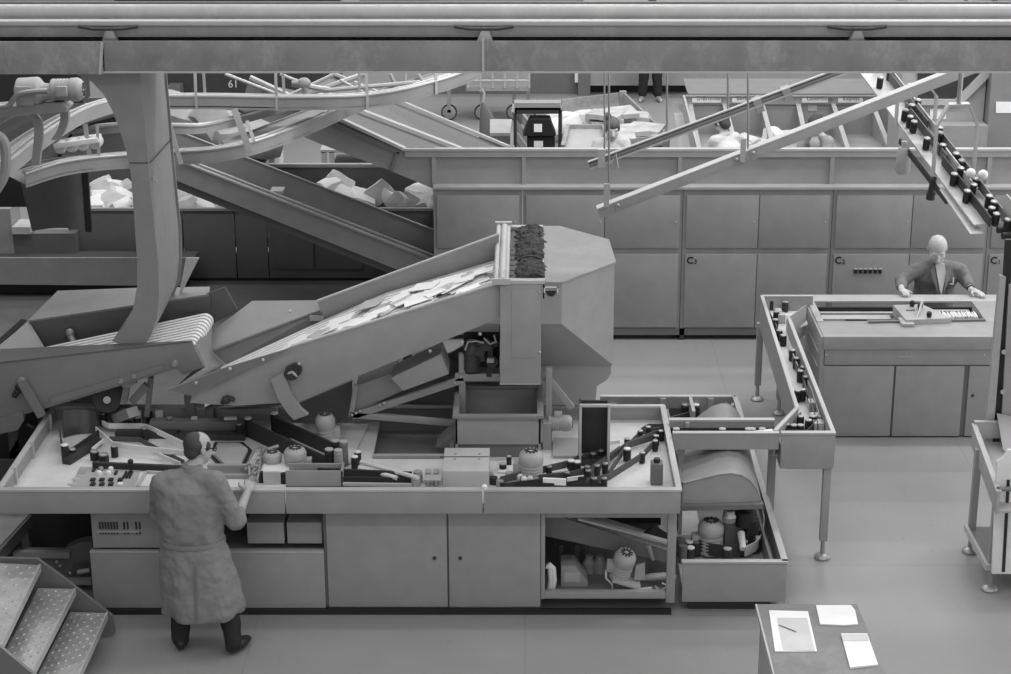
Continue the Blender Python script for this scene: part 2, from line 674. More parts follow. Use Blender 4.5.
# tilted motor
ax = (PY(629, 545, 12.56) - PY(619, 577, 12.66)).normalized()
mo = motor(mach, PY(619, 577, 12.68), .082, .26, ax, (-.95, 0, .1))
b = MB()
b.bar(PY(612, 577, 12.62), PY(640, 585, 12.62), .14, .02)
mpart('motor_plate', b, PAINT_L)
b = MB()
plate(b, [(636, 566), (645, 564), (645, 580), (634, 580)], 12.64, .03)
mpart('motor_bracket', b, PAINT_L)
b = MB()
plate(b, [(648, 567), (672, 560), (672, 574), (650, 576)], 12.9, .12)
mpart('gear_box', b, PAINT_D)
b = MB()
b.tube([PY(640, 578, 12.75), PY(652, 577, 12.72), PY(664, 576, 12.72), PY(676, 577, 12.72)], [.02, .03, .03, .018], 10)
mpart('hose', b, RIM)
b = MB()
b.prism([PY(561, 566, 12.7), PY(575, 566, 12.7), PY(588, 582, 12.7), PY(588, 592, 12.7), PY(561, 592, 12.7)], (0, .2, 0))
cb = mpart('junction_box', b, PAINT, bevel=.004)
b = MB()
plate(b, [(564, 573), (580, 573), (580, 582), (564, 582)], 12.695, .006)
b.build('type_plate', RIM, cb)
for x in (589, 600):
    b = MB()
    b.lathe(PY(x, 574, 12.95), (0, 0, 1), [(0, .05), (.1, .055), (.13, .03), (.16, .03)], 16)
    mpart('solenoid', b, PAINT)
for x0 in (559, 575, 585):
    b = MB()
    b.box(WX(x0, 560, 13.1), WX(x0 + 4, 560, 13.1), 13.1, 13.14, .12, PY(x0, 545, 13.1).z)
    mpart('bracket_upright', b, PAINT_D)
b = MB()
for pts in ([(546, 566), (550, 567), (551, 580), (549, 592)], [(548, 564), (553, 568), (554, 580), (552, 592)]):
    b.tube([PY(x, y, 12.62) for x, y in pts], .022, 8)
mpart('cable_loom', b, WHITE, 'thick white cable bundle')
b = MB()
b.tube([PY(x, y, 12.66) for x, y in [(610, 566), (606, 571), (606, 578), (612, 584), (613, 590), (610, 592)]], .009, 8)
b.tube([PY(x, y, 12.64) for x, y in [(555, 592), (575, 593), (600, 592.5), (620, 592), (645, 589), (652, 588)]], .012, 8)
b.tube([PY(x, y, 12.66) for x, y in [(655, 586), (660, 591), (668, 586), (662, 583)]], .008, 8)
mpart('white_cable', b, WHITE)
p = PY(650, 548, 12.72)
b = MB()
b.cyl(PY(648, 545, 12.68), PY(653, 560, 12.68), .02, .012)
mpart('lever_pin', b, STEEL)
# ================================================================== things fixed on the bench top of the facing machine
def rol(x, y, r=.028, h=.1, m=None, cap=None):
    return roller(mach, T(x, y), r, h, m, cap)


def blt(pts, z0=.02, z1=.075, m=None, th=.008):
    return belt_run(mach, [T(x, y) for x, y in pts], TZ + z0, TZ + z1, m, th)


# ---- left: glossy deflector, white belts, controls
a0, a1 = T(63, 438), T(97, 434)
b = MB()
la, lb = [], []
for i in range(7):
    t = i / 6
    p = a0.lerp(a1, t)
    p.y += .05 * math.sin(t * PI)
    la.append(V((p.x, p.y, TZ)))
    lb.append(V((p.x, p.y + .06, TZ + .21 - .05 * t)))
b.ribbon(la, lb, .01)
mpart('curved_deflector', b, mat('glossy dark sheet', .06, .25, .6))
rol(66, 462, .03, .14, cap=WHITE)
blt([(66, 462), (73, 458), (99, 440)], .0, .09)
blt([(61, 440), (63, 452), (66, 462)], .01, .1)
rol(73, 459, .03, .08)
b = MB()
b.bar(T(66, 461, TZ + .03), T(98, 441, TZ + .03), .07, .06)
mpart('pulley_carrier', b, DARK)
blt([(103, 430), (110, 433), (141, 433), (148, 434), (186, 452)], .04, .085, BELT_W)
blt([(97, 437), (114, 452), (131, 455), (185, 461), (206, 469)], .045, .09, BELT_W)
blt([(160, 460), (181, 469)], .02, .06, BELT_W)
blt([(92, 455), (104, 445)], .03, .06, BELT_W)
for x, y in ((104, 426), (138, 430), (145, 441)):
    rol(x, y, .03, .11)
rol(115, 457, .028, .09)
rol(95, 460, .035, .07)
rol(104, 462, .04, .06)
b = MB()
b.bar(T(93, 465, TZ + .025), T(186, 469, TZ + .025), .03, .05)
mpart('guide_bar', b, BELT)
blt([(110, 442), (140, 443), (185, 466)], .01, .05, BELT_G)
# control panel set into the bench top
b = MB()
b.sheet([T(70, 488, TZ + .001), T(134, 488, TZ + .001), T(142, 468, TZ + .001), T(80, 467, TZ + .001)], .003)
cp = mpart('control_plate', b, PAINT_L)
def key(x, y, w, d, m, h=.015, nm='push_button'):
    p = T(x, y)
    k = MB()
    k.box(p.x - w / 2, p.x + w / 2, p.y - d / 2, p.y + d / 2, TZ + .004, TZ + .004 + h)
    k.build(nm, m, cp, bevel=.002)
for x in (93, 102, 111, 120.5):
    for j, y in enumerate((481, 485.5)):
        key(x, y, .036, .045, BLACK if not (x > 120 and j) else WHITE)
for x, y in ((94, 471), (116, 474)):
    key(x, y, .02, .06, BLACK)
for x in (125, 128, 131):
    key(x, 476, .014, .12, BLACK)
for x, y, m in ((99, 474, WHITE), (108.5, 474, WHITE), (111, 470, WHITE), (101, 470, STEEL)):
    k = MB()
    k.lathe(T(x, y, TZ + .004), (0, 0, 1), [(0, .022), (.02, .02), (.026, .014), (.027, .001)], 14)
    k.build('indicator_lamp', m, cp)
k = MB()
k.sheet([T(77, 474, TZ + .004), T(85, 474, TZ + .004), T(88, 469.5, TZ + .004), T(79, 469.5, TZ + .004)], .003)
k.build('dial_window', PAINT, cp)
for x, y in ((76, 479.5), (72, 484.5)):
    key(x, y, .055, .035, PAPER_G, .003, 'name_plate')
k = MB()
q = T(131, 476)
k.cyl(q, q + V((0, .02, .1)), .007)
k.ball(q + V((0, .02, .11)), .022)
k.build('ball_lever', BLACK, cp)
b = MB()
for q0, q1 in (((137, 487), (146, 472)), ((146, 472), (168, 473)), ((137, 487), (152, 488)), ((152, 488), (160, 477))):
    b.bar(T(*q0, TZ + .01), T(*q1, TZ + .01), .02, .02)
mpart('recess_frame', b, RIM)
# ---- back row of bars on the left
for (x0, x1, y, z0, z1, m) in ((112, 214, 421, .0, .13, PAINT_D), (150, 246, 432, .0, .11, PAINT_D), (175, 245, 438, .0, .05, DARK), (115, 180, 436, .0, .05, DARK)):
    b = MB()
    pa, pb_ = T(x0, y + 3), T(x1, y + 3)
    b.box(pa.x, pb_.x, pa.y, pa.y + .1, TZ + z0, TZ + z1)
    mpart('cross_bar', b, m, bevel=.006)
for x, y, w in ((139, 424, .07), (161, 424, .06), (196, 430, .05), (232, 430, .1)):
    p = T(x, y)
    b = MB()
    b.box(p.x - w / 2, p.x + w / 2, p.y - .06, p.y - .02, TZ + .02, TZ + .13)
    mpart('bearing_block', b, WHITE if x == 232 else RIM, bevel=.006)
for x, y in ((150, 424), (190, 424), (240, 438), (170, 432)):
    rol(x, y, .028, .12, cap=STEEL)
b = MB()
for x, y in ((132, 415), (122, 414)):
    b.ball(T(x, y, TZ + .1), .05)
b.bar(T(118, 418, TZ + .08), T(133, 412, TZ + .2), .1, .08)
mpart('belt_clamp', b, PAINT)
# ---- pale six-sided cover and jogger mechanism at the operator's hand
b = MB()
b.prism([T(x, y, TZ + .03) for x, y in ((218, 446), (240, 446), (248, 452), (241, 467), (225, 467), (213, 456))], (0, 0, .03))
mpart('six_sided_cover', b, PAINT_L, bevel=.004)
b = MB()
b.prism([T(x, y, TZ + .002) for x, y in ((215, 444), (243, 444), (252, 452), (243, 471), (223, 471), (209, 456))], (0, 0, .02))
mpart('cover_base', b, DARK)
b = MB()
for y0, z in ((473, .07), (478, .03)):
    pa, pb_ = T(208, y0), T(248, y0)
    b.box(pa.x, pb_.x, pa.y - .02, pa.y + .02, TZ, TZ + z)
mpart('guide_bar', b, PAINT)
b = MB()
def lk(*pts, r=.008):
    b.tube([T(x, y, TZ + z) for x, y, z in pts], r, 8)
lk((244, 470, .05), (256, 448, .12), (262, 447, .12))
lk((248, 478, .05), (258, 455, .12))
lk((262, 447, .12), (259, 470, .1), (257, 482, .05))
lk((243, 468, .06), (250, 464, .1), (258, 468, .06), (252, 474, .08), (244, 474, .06))
lk((256, 462, .1), (262, 466, .08), (258, 474, .08))
lk((260, 456, .08), (268, 449, .14), (278, 446, .14), r=.014)
mpart('linkage', b, STEEL)
b = MB()
for x, y, z, r in ((246, 469, .06, .03), (252, 467, .1, .028), (257, 460, .1, .026), (255, 474, .07, .03), (249, 475, .07, .026), (257, 480, .06, .02)):
    b.ball(T(x, y, TZ + z), r * .6)
mpart('linkage_joint', b, mat('worn joint metal', .3, .4, .5, metal=.4))
# ---- motors
motor(mach, T(273, 470), .072, .15, box_dir=(-1, .3, 0))
motor(mach, T(296, 472), .085, .2, box_dir=(1, 0, 0))
motor(mach, T(326, 446), .078, .27, box_dir=(1, .2, 0))
motor(mach, T(531, 480), .092, .24, box_dir=(-1, .2, 0))
motor(mach, PY(548, 423, 13.55), .065, .19, axis=(1, 0, 0), box_dir=(0, 0, 1))
b = MB()
pp = T(569, 450)
b.sheet([T(553, 458, TZ + .004), T(580, 458, TZ + .004), T(580, 440, TZ + .004), T(553, 440, TZ + .004)], .02)
b.box(WX(543, 430, 13.5), WX(551, 430, 13.5), 13.45, 13.6, TZ, TZ + .22)
mpart('motor_mount', b, PAINT_L)
# ---- two long dark belts running to the tall rollers
blt([(250, 437), (328, 473)], .0, .14, BELT, .02)
blt([(276, 432), (341, 462)], .0, .14, BELT, .02)
for x, y in ((249, 436), (275, 431)):
    rol(x, y, .032, .15, cap=WHITE)
for x, y, m in ((330, 474, BLACK), (339, 475, PAINT), (336, 465, BLACK), (344, 466, PAINT_D)):
    roller(mach, T(x, y), .036, .2, m, cap=PAINT_L)
# ---- front covers
b = MB()
b.prism([T(259, 476, TZ + .05), T(290, 477, TZ + .05), T(303, 467, TZ + .05), T(265, 464, TZ + .05)], (0, 0, .02))
mpart('pale_cover', b, WHITE)
b = MB()
for x, y in ((262, 482), (284, 483)):
    p = T(x, y)
    b.cyl(p, p + V((0, 0, .08)), .025)
mpart('stud', b, BLACK)
b = MB()
p = T(273, 484)
b.box(p.x - .07, p.x + .06, p.y - .01, p.y + .01, TZ, TZ + .1)
mpart('paper_gate', b, PAPER_G)
p0, p1 = T(286, 487), T(343, 487)
b = MB()
b.box(p0.x, p1.x, p0.y, p0.y + .015, TZ, TZ + .13)
b.box(p0.x + .01, p1.x, p0.y + .14, p0.y + .155, TZ, TZ + .13)
b.box(p1.x - .015, p1.x, p0.y, p0.y + .155, TZ, TZ + .135)
b.box(p0.x, p1.x, p0.y, p0.y + .155, TZ, TZ + .01)
mpart('letter_trough', b, PAINT, bevel=.003)
b = MB()
p = T(315, 466)
b.lathe(p, (0, 0, 1), [(0, .05), (.03, .05), (.04, .03), (.06, .03), (.07, .01)], 18)
mpart('hand_knob', b, RIM)
# plate behind the tall rollers
b = MB()
b.prism([T(285, 425, TZ + .01), T(369, 425, TZ + .01), T(350, 464, TZ + .01), T(300, 464, TZ + .01)], (0, 0, .012))
mpart('cover_plate', b, TRAYM)
# dark guides in front middle
for (x0, y0, x1, y1, z) in ((318, 474, 412, 478, .1), (343, 481, 415, 482, .07), (343, 487, 420, 487, .03)):
    b = MB()
    b.bar(T(x0, y0, TZ + z / 2), T(x1, y1, TZ + z / 2), .02, z)
    mpart('letter_guide', b, DARK)
b = MB()
b.bar(T(343, 484, TZ + .05), T(412, 485, TZ + .05), .03, .02)
mpart('guide_edge', b, PAINT_L)
# bright transfer rods
for q0, q1 in (((361, 462, .08), (418, 478, .1)), ((359, 468, .07), (397, 478, .07))):
    b = MB()
    b.cyl(T(q0[0], q0[1], TZ + q0[2]), T(q1[0], q1[1], TZ + q1[2]), .018)
    mpart('transfer_rod', b, mat('pale rod', .7, .35, .5))
for x, y in ((358, 464), (355, 469)):
    roller(mach, T(x, y), .028, .1, BLACK, WHITE)
for x, y, m in ((418, 482, RIM), (416, 489, PAINT_L)):
    roller(mach, T(x, y), .036, .08, m, PAINT)
b = MB()
for x in (428, 436):
    p = T(x, 484)
    b.box(p.x - .02, p.x + .02, p.y - .02, p.y + .06, TZ, TZ + .1)
    b.cyl(T(x, 487), T(x, 487) + V((0, 0, .09)), .018)
b.bar(T(424, 478, TZ + .11), T(441, 478, TZ + .11), .1, .012)
mpart('stamp_bracket', b, PAINT_L)
# grey cancelling-head box with a lid
p0, p1 = T(443, 489), T(489, 489)
y0, y1 = p0.y, T(443, 471).y + .03
b = MB()
b.prism([(p0.x, y0, TZ), (p0.x, y0, TZ + .145), (p0.x, y0 + .08, TZ + .17), (p0.x, y1, TZ + .18), (p0.x, y1, TZ)], (p1.x - p0.x, 0, 0))
hb = mpart('stamping_head_cover', b, mat('mid grey enamel', .5, .5, .4), bevel=.005)
b = MB()
for fx, fy in ((.25, .6), (.78, .6), (.25, .25), (.78, .25)):
    b.lathe((p0.x + (p1.x - p0.x) * fx, y0 + .09 + (y1 - y0 - .1) * fy, TZ + .171 + .008 * fy), (0, 0, 1), [(0, .011), (.006, .009), (.008, .001)], 10)
b.build('screw', STEEL, hb)
b = MB()
b.bar((p0.x - .03, y0 + .2, TZ + .176), (p1.x, y0 + .2, TZ + .176), .006, .006)
b.build('hinge_rod', DARK, hb)
b = MB()
p = T(485, 493)
b.lathe((p.x, YF + .02, RZ + .02), (0, 0, 1), [(0, .02), (.02, .022), (.03, .012), (.032, .001)], 12)
mpart('rim_knob', b, WHITE)
# pale plate right of the pit and rollers by the stamping head
b = MB()
b.prism([T(498, 473, TZ + .004), T(515, 473, TZ + .004), T(515, 462, TZ + .004), T(500, 462, TZ + .004)], (0, 0, .01))
mpart('cover_plate', b, WHITE)
for x, y, r, h, m in ((503, 470, .028, .05, BLACK), (509, 466, .02, .08, BLACK), (494, 484, .03, .05, DARK), (500, 487, .03, .05, PAINT), (509, 480, .03, .06, RIM), (490, 481, .03, .08, RIM)):
    roller(mach, T(x, y), r, h, m, PAINT_L if m is BLACK else m)
b = MB()
for x, y in ((520, 477), (524, 479), (527, 474), (530, 478)):
    b.ball(T(x, y, TZ + .05), .026)
mpart('crumpled_guard', b, WHITE)
b = MB()
b.bar(T(543, 481, TZ + .06), T(566, 482, TZ + .06), .02, .05)
mpart('type_plate', b, PAPER)
# right-hand belts
blt([(500, 487), (549, 475), (570, 470), (580, 464), (603, 459)], .03, .085, BELT_G)
blt([(505, 490), (560, 484), (588, 484)], .0, .06)
blt([(520, 485), (569, 480), (582, 477), (600, 473)], .02, .07, BELT_G)
blt([(588, 478), (600, 470), (619, 456)], .03, .085, BELT_G)
blt([(586, 489), (608, 484), (641, 463), (655, 448)], .03, .085, BELT_G)
blt([(608, 480), (624, 456), (641, 438), (662, 436)], .03, .08, BELT_G)
blt([(588, 481), (626, 452), (655, 443)], .03, .085, BELT_G)
blt([(641, 438), (648, 434), (672, 434)], .04, .09, BELT_G)
blt([(630, 450), (654, 440), (668, 438)], .03, .08, BELT_G)
blt([(500, 489), (540, 489), (604, 489)], .0, .05, BLACK)
for x, y in ((549, 477), (567, 483), (580, 465), (593, 464), (601, 461), (587, 477), (588, 481), (597, 476), (605, 474), (594, 489), (604, 489), (627, 449), (640, 441), (648, 437), (656, 446), (655, 451), (661, 441), (642, 463)):
    rol(x, y, .024, .085)
for x, y in ((571, 473), (577, 474), (627, 461)):
    roller(mach, T(x, y), .03, .1, BLACK, WHITE)
for i, (x, y) in enumerate(((560, 479), (575, 485), (612, 449))):
    b = MB()
    p = T(x, y)
    b.bar(p + V((-.06, -.01, .05)), p + V((.06, .03, .05)), .012, .03)
    mpart('white_guide', b, WHITE)
# block by the right front corner
p = T(656.5, 484)
b = MB()
b.box(p.x - .045, p.x + .045, p.y - .03, p.y + .07, TZ, TZ + .17)
st = mpart('end_stop', b, PAINT_D, bevel=.004)
b = MB()
b.cyl((p.x, p.y + .02, TZ + .17), (p.x, p.y + .02, TZ + .2), .025)
b.build('stop_cap', BLACK, st)
# upright dark deflector box open to the front
Yd = T(600, 466).y
xa, xb = WX(579, 430, Yd), WX(610, 430, Yd)
zt = PY(595, 404, Yd).z
b = MB()
b.box(xa + .02, xb - .02, Yd + .12, Yd + .14, TZ, zt - .02)
b.box(xa + .02, xb - .02, Yd, Yd + .119, TZ, TZ + .05)
b.box(xa, xa + .019, Yd + .011, Yd + .14, TZ, zt - .01)
b.box(xb - .019, xb, Yd + .011, Yd + .14, TZ, zt - .01)
dx = mpart('deflector_shaft', b, DARK)
b = MB()
b.box(xa, xa + .02, Yd - .02, Yd + .01, TZ, zt - .021)
b.box(xb - .02, xb, Yd - .02, Yd + .01, TZ, zt - .021)
b.box(xa, xb, Yd - .02, Yd + .01, zt - .02, zt)
b.build('shaft_frame', RIM, dx, bevel=.003)
# mail hopper standing on the back of the bench
hz = 1.27
h0, h1, h2, h3 = PZ(455, 418, hz), PZ(541, 418, hz), PZ(541, 389, hz), PZ(460, 389, hz)
yh0, yh1 = h0.y, h2.y
xh0, xh1 = h0.x, h1.x
b = MB()
t = .02
b.box(xh0, xh1, yh0, yh0 + t, TZ + .12, hz)
b.box(xh0, xh1, yh1 - t, yh1, TZ, hz)
b.box(xh0, xh0 + t, yh0, yh1, TZ, hz)
b.box(xh1 - t, xh1, yh0, yh1, TZ, hz)
hp = mpart('mail_hopper', b, PAINT, bevel=.003)
b = MB()
b.box(xh0 + t, xh1 - t, yh0 + .05, yh1 - t, TZ + .04, TZ + .07)
b.box(xh0 + .03, xh1 - .03, yh0 + .03, yh0 + .05, TZ, TZ + .12)
b.build('hopper_floor', PAINT_D, hp)
b = MB()
for (x0, x1, ya, yb) in ((xh0 - .02, xh1 + .02, yh0 - .03, yh0 + .02), (xh0 - .02, xh1 + .02, yh1 - .02, yh1 + .03), (xh0 - .02, xh0 + .03, yh0, yh1), (xh1 - .03, xh1 + .02, yh0, yh1)):
    b.box(x0, x1, ya, yb, hz, hz + .03)
b.build('hopper_rim', mat('worn grey rim', .24, .45, .45), hp, bevel=.008)
b = MB()
p = PZ(486, 409, TZ + .09)
b.box(p.x - .1, p.x + .06, p.y, p.y + .02, TZ + .07, TZ + .2)
b.build('guide_fin', RIM, hp)
# wedge left of the hopper
b = MB()
b.prism([PY(436, 447, 13.4), PY(456, 432, 13.4), PY(456, 449, 13.4)], (0, .25, 0))
mpart('wedge_chute', b, PAINT_D)
# ================================================================== FEEDER HOUSING with brush roll, above the bench
HY = 13.4                                   # front of the housing
house = thing('feeder_housing', 'tall pale-topped sheet metal housing with dark bristle roll above the letter incline', 'machine housing', (.2, 13.9, 1.0))
hzt = PY(520, 284, HY).z
xA, xB = WX(500, 284, HY), WX(545, 284, HY)
xC = WX(562, 284, HY)
pR0, pR1 = PZ(614.5, 264, hzt), PZ(608, 242, hzt)
yBk = PZ(545, 228.5, hzt).y
xBk = PZ(548, 228.5, hzt).x
pE = (xC + .02, HY)
zl_ = PY(500, 384, HY).z
# lower tall box (front with door)
b = MB()
xq = WX(541, 340, HY)
b.box(xA, xq, HY, yBk, zl_, hzt)
hb_ = b.build('front_body', PAINT, house, bevel=.003)
b = MB()
b.box(WX(511.5, 320, HY), WX(538, 320, HY), HY - .006, HY, PY(520, 358, HY).z, PY(520, 289, HY).z)
b.build('access_door', PAINT, hb_, bevel=.003)
b = MB()
for y in (292, 352):
    b.ball(PY(539.5, y, HY), .012)
b.build('door_screw', RIM, hb_)
# hooded back part with cut-off corners: vertical cheek and slanting underside
zcut = PY(550, 324, HY).z
zbk = PY(611, 365, pR0.y).z
b = MB()
th = .02
top = [V((xq, HY, hzt)), V((xC, HY, hzt)), V((pR0.x, pR0.y, hzt)), V((pR1.x, pR1.y, hzt)), V((xBk + .1, yBk, hzt)), V((xq, yBk, hzt))]
bot = [V((xq, HY, zcut)), V((xC, HY, zcut)), V((pR0.x, pR0.y, zbk)), V((pR1.x, pR1.y, zbk)), V((xBk + .1, yBk, zbk)), V((xq, yBk, zbk))]
top = [top[0] + V((.001, 0, 0))] + top[1:]
vt = [b.bm.verts.new(p) for p in top]
vb = [b.bm.verts.new(p) for p in bot]
for i in range(6):
    b.bm.faces.new([vt[i], vt[(i + 1) % 6], vb[(i + 1) % 6], vb[i]])
b.bm.faces.new(vt)
f0 = b.bm.verts.new(V((xq, pR0.y, zbk)))
b.bm.faces.new([vb[0], vb[1], vb[2], f0])
b.bm.faces.new([f0, vb[2], vb[3], vb[4], vb[5]])
b.bm.faces.new([vb[0], f0, vb[5]])
b.build('hood', PAINT, house)
# pale top sheet
b = MB()
b.prism([V((p.x, p.y, hzt + .001)) for p in (V((xB, HY - .01, 0)), top[1] + V((.005, -.01, 0)), top[2] + V((.012, 0, 0)), top[3] + V((.01, .01, 0)), top[4] + V((0, .01, 0)), V((xB, yBk + .01, 0)))], (0, 0, .02))
b.build('top_sheet', mat('scuffed pale top sheet', .28, .45, .45, scratch=.3), house, bevel=.004)
# lower discharge chute with rounded right edge
b = MB()
Yq = pR0.y + .02
pts = [PY(541, 365, Yq), PY(611, 365, Yq), PY(611, 373, Yq), PY(607, 380, Yq), PY(597, 386, Yq), PY(595, 405, Yq), PY(541, 405, Yq)]
b.prism(pts, (0, .35, 0))
b.build('discharge_chute', PAINT, house)
# guide handle recess
b = MB()
p = PY(551, 292, HY)
b.prism([p + V((.038 * math.cos(a), -.012, .042 * math.sin(a) + .01)) for a in [PI + PI * i / 10 for i in range(11)]], (0, .012, 0))
hh = b.build('finger_recess', BLACK, house)
b = MB()
for x0, x1, z0, z1 in ((-.055, .055, .035, .045), (-.055, -.047, -.005, .045), (.047, .055, -.005, .045)):
    b.box(p.x + x0, p.x + x1, p.y - .01, p.y, p.z + z0, p.z + z1)
b.build('recess_frame', WHITE, hh)
# opening with the bristle roll: trim strips and rolls
b = MB()
b.box(xA, xB, HY - .01, HY + .06, hzt + .001, hzt + .03)
b.box(xA + .05, xB, yBk - .05, yBk + .01, hzt + .001, hzt + .03)
b.box(xB - .02, xB, HY, yBk, hzt - .12, hzt + .015)
b.build('opening_trim', RIM, house, bevel=.004)
b = MB()
for i, (dx, r) in enumerate(((.0, .022), (.05, .03), (.085, .016))):
    b.cyl((xA - .03 + dx, HY - .0, hzt + .022), (xA - .03 + dx, yBk - .02, hzt + .022), r, seg=10)
b.box(xA - .06, xA + .08, HY - .02, HY + .0, hzt - .0, hzt + .045)
b.box(xA - .06, xA + .08, yBk - .02, yBk + .01, hzt - .0, hzt + .06)
b.build('feed_bar', mat('worn bright bar', .5, .4, .5, metal=.2), house)
xr = xA + .235
rr = .165
b = MB()
N = 30
rs = []
ring_n = 40
for j in range(N + 1):
    yy = HY + .09 + (yBk - HY - .16) * j / N
    k = abs(math.sin(j / N * PI * 2.0))
    r0 = rr * (1 - (.16 if min(abs(j / N - .36), abs(j / N - .80)) < .03 else 0))
    ring = []
    for q in range(ring_n):
        a = 2 * PI * q / ring_n
        rq = r0 * (1 + .16 * (noise.noise(V((q * .9, j * .8, 0))) + .0) + random.uniform(-.04, .04))
        ring.append(V((xr + rq * math.cos(a), yy, hzt - .105 + rq * math.sin(a))))
    rs.append(ring)
b.rings(rs)
b.build('bristle_roll', BRISTLE, house, smooth=False)
b = MB()
for f in (.1, .36, .8, .97):
    yy = HY + .09 + (yBk - HY - .16) * f
    b.lathe((xr, yy - .01, hzt - .105), (0, 1, 0), [(0, .15), (.005, .156), (.02, .156), (.025, .15)], 30)
b.build('roll_band', BLACK, house)
b = MB()
random.seed(3)
for i in range(6):
    yy = HY + .2 + i * .14
    b.ball((xA + .09 + random.uniform(-.02, .02), yy, hzt - .03), .05, 10, (1, .8, .8))
b.build('bristle_tuft', BRISTLE, house)
b = MB()
b.box(xA + .04, xB - .03, HY + .05, yBk - .06, hzt + .001, hzt + .004)
b.build('roll_pan', DARK, house)
# front edge stand legs of the housing
b = MB()
for x, y0, Y in ((549, 380, 13.55), (462, 372, 13.7)):
    p = PY(x, y0, Y)
    b.box(p.x - .025, p.x + .025, Y, Y + .05, TZ, p.z + (.1 if x > 500 else .15))
q0, q1 = PY(550, 380, 13.6), PY(572, 408, 13.6)
b.bar(q0, q1, .04, .05)
q0, q1 = PY(352, 416, 13.7), PY(464, 379, 13.7)
b.bar(q0, q1, .04, .055)
b.bar(PY(350, 414, 13.7), PY(455, 423, 13.7), .04, .05)
b.bar(PY(455, 377, 13.7), PY(550, 377, 13.7), .04, .06)
p = PY(351, 395, 13.7)
b.bar(PY(351, 417, 13.7), PY(356, 385, 13.7), .04, .04)
b.build('support_frame', PAINT, house, bevel=.003)
b = MB()
for x, y in ((352, 415), (356, 413), (360, 411), (455, 383), (461, 377), (548, 378), (549, 392), (500, 378), (380, 405), (384, 403)):
    b.ball(PY(x, y, 13.66), .013, 8)
b.build('frame_bolt', RIM, house)
# drive machinery under the top of the incline
b = MB()
b.box(WX(463, 350, 13.75), WX(499, 350, 13.75), 13.9, 14.1, PY(470, 374, 13.75).z, PY(470, 338, 13.75).z)
b.build('drive_guard', DARK, house)
mo = motor(house, PY(472, 370, 13.72), .07, .24, (0, 0, 1), (1, 0, .2), m=mat('dark motor paint', .07, .5, .4))
b = MB()
for x, y, r in ((486, 345, .05), (492, 362, .045), (480, 352, .04)):
    b.cyl(PY(x, y, 13.66), PY(x, y, 13.86), r, seg=14)
b.bar(PY(464, 346, 13.7), PY(498, 344, 13.7), .05, .03)
b.bar(PY(491, 344, 13.7), PY(489, 376, 13.7), .05, .04)
b.build('drive_pulley', DARK, house)
b = MB()
b.tube([PY(x, y, 13.62) for x, y in ((484, 338), (490, 344), (496, 342), (494, 335))], .008, 6)
b.tube([PY(x, y, 13.62) for x, y in ((465, 350), (468, 342), (476, 341), (484, 343))], .008, 6)
b.box(WX(487, 360, 13.65), WX(494, 360, 13.65), 13.63, 13.66, PY(490, 362, 13.65).z, PY(490, 358, 13.65).z)
b.build('drive_cable', RIM, house)

# ================================================================== LETTER INCLINE (belt conveyor up to the housing)
inc = thing('incline_conveyor', 'long sloping belt conveyor carrying white letters up into the brush housing', 'conveyor', (-1.6, 13.9, 1.0))
IY0, IY1 = 13.45, 14.4
b = MB()
plate(b, [(292, 346.5), (500, 283), (500, 318), (295, 402), (236, 406), (190, 403), (193, 392)], IY0, .025)
b.build('near_side_panel', PAINT, inc, bevel=.003)
b = MB()
b.sheet([PY(167, 389, IY0 - .12), PY(192, 395, IY0 - .03), PY(292, 347, IY0 - .03), PY(226, 367, IY0 + .02)], .01)
b.build('feed_lip', PAINT_D, inc)
b = MB()
for x, y in ((196, 384), (230, 370), (263, 361), (480, 335), (462, 343), (430, 352)):
    b.ball(PY(x, y - 1, IY0 - .06 if x < 270 else IY0), .014, 8)
b.build('panel_bolt', RIM, inc)
b = MB()
plate(b, [(317, 301), (499, 234), (499, 262), (323, 320)], IY1, .02)
b.build('far_side_panel', PAINT, inc, bevel=.003)
b = MB()
b.bar(PY(292, 346, IY0 + .012), PY(500, 282.5, IY0 + .012), .04, .012)
b.bar(PY(317, 301, IY1 + .01), PY(499, 234, IY1 + .01), .04, .012)
b.build('panel_edge', RIM, inc)
# belt of narrow bands; slope taken on the far side
knots = [PY(x, y, IY1 - .02) for x, y in ((222, 366), (323, 319.5), (386, 292), (498, 258.5))]
bx0, bx1 = knots[0].x, knots[-1].x
def incz(x):
    for p, q in zip(knots, knots[1:]):
        if x <= q.x or q is knots[-1]:
            return p.z + (q.z - p.z) * (x - p.x) / (q.x - p.x)
def incs(x): return (incz(x + .02) - incz(x - .02)) / .04
nb = 13
for i in range(nb):
    y0 = IY0 + .04 + (IY1 - IY0 - .06) * i / nb
    y1 = y0 + (IY1 - IY0 - .06) / nb * .72
    b = MB()
    b.ribbon([V((p.x, y0, p.z)) for p in knots], [V((p.x, y1, p.z)) for p in knots], .02, off=(0, 0, -1))
    b.build('belt_band', BELT_W, inc)
b = MB()
b.ribbon([V((p.x, IY0 + .03, p.z - .04)) for p in knots], [V((p.x, IY1, p.z - .04)) for p in knots], .03, off=(0, 0, -1))
b.build('belt_bed', DARK, inc)
b = MB()
b.sheet([PY(213, 352, IY1 + .15), PY(322, 311, IY1 + .0), PY(323, 321, IY1 - .01), PY(226, 364, IY1 - .02)], .012)
b.build('catch_wall', PAINT_D, inc)
b = MB()
b.sheet([PY(213, 351, IY1 + .16), PY(322, 310, IY1 + .01), PY(317, 301.5, IY1 + .25), PY(253, 302, IY1 + .35), PY(214, 331, IY1 + .3)], .012)
b.build('flared_sheet', PAINT_L, inc)
b = MB()
for x, y in ((240, 340), (258, 325), (290, 311), (288, 322)):
    b.ball(PY(x, y, IY1 + .18), .012, 8)
b.build('sheet_rivet', WHITE, inc)
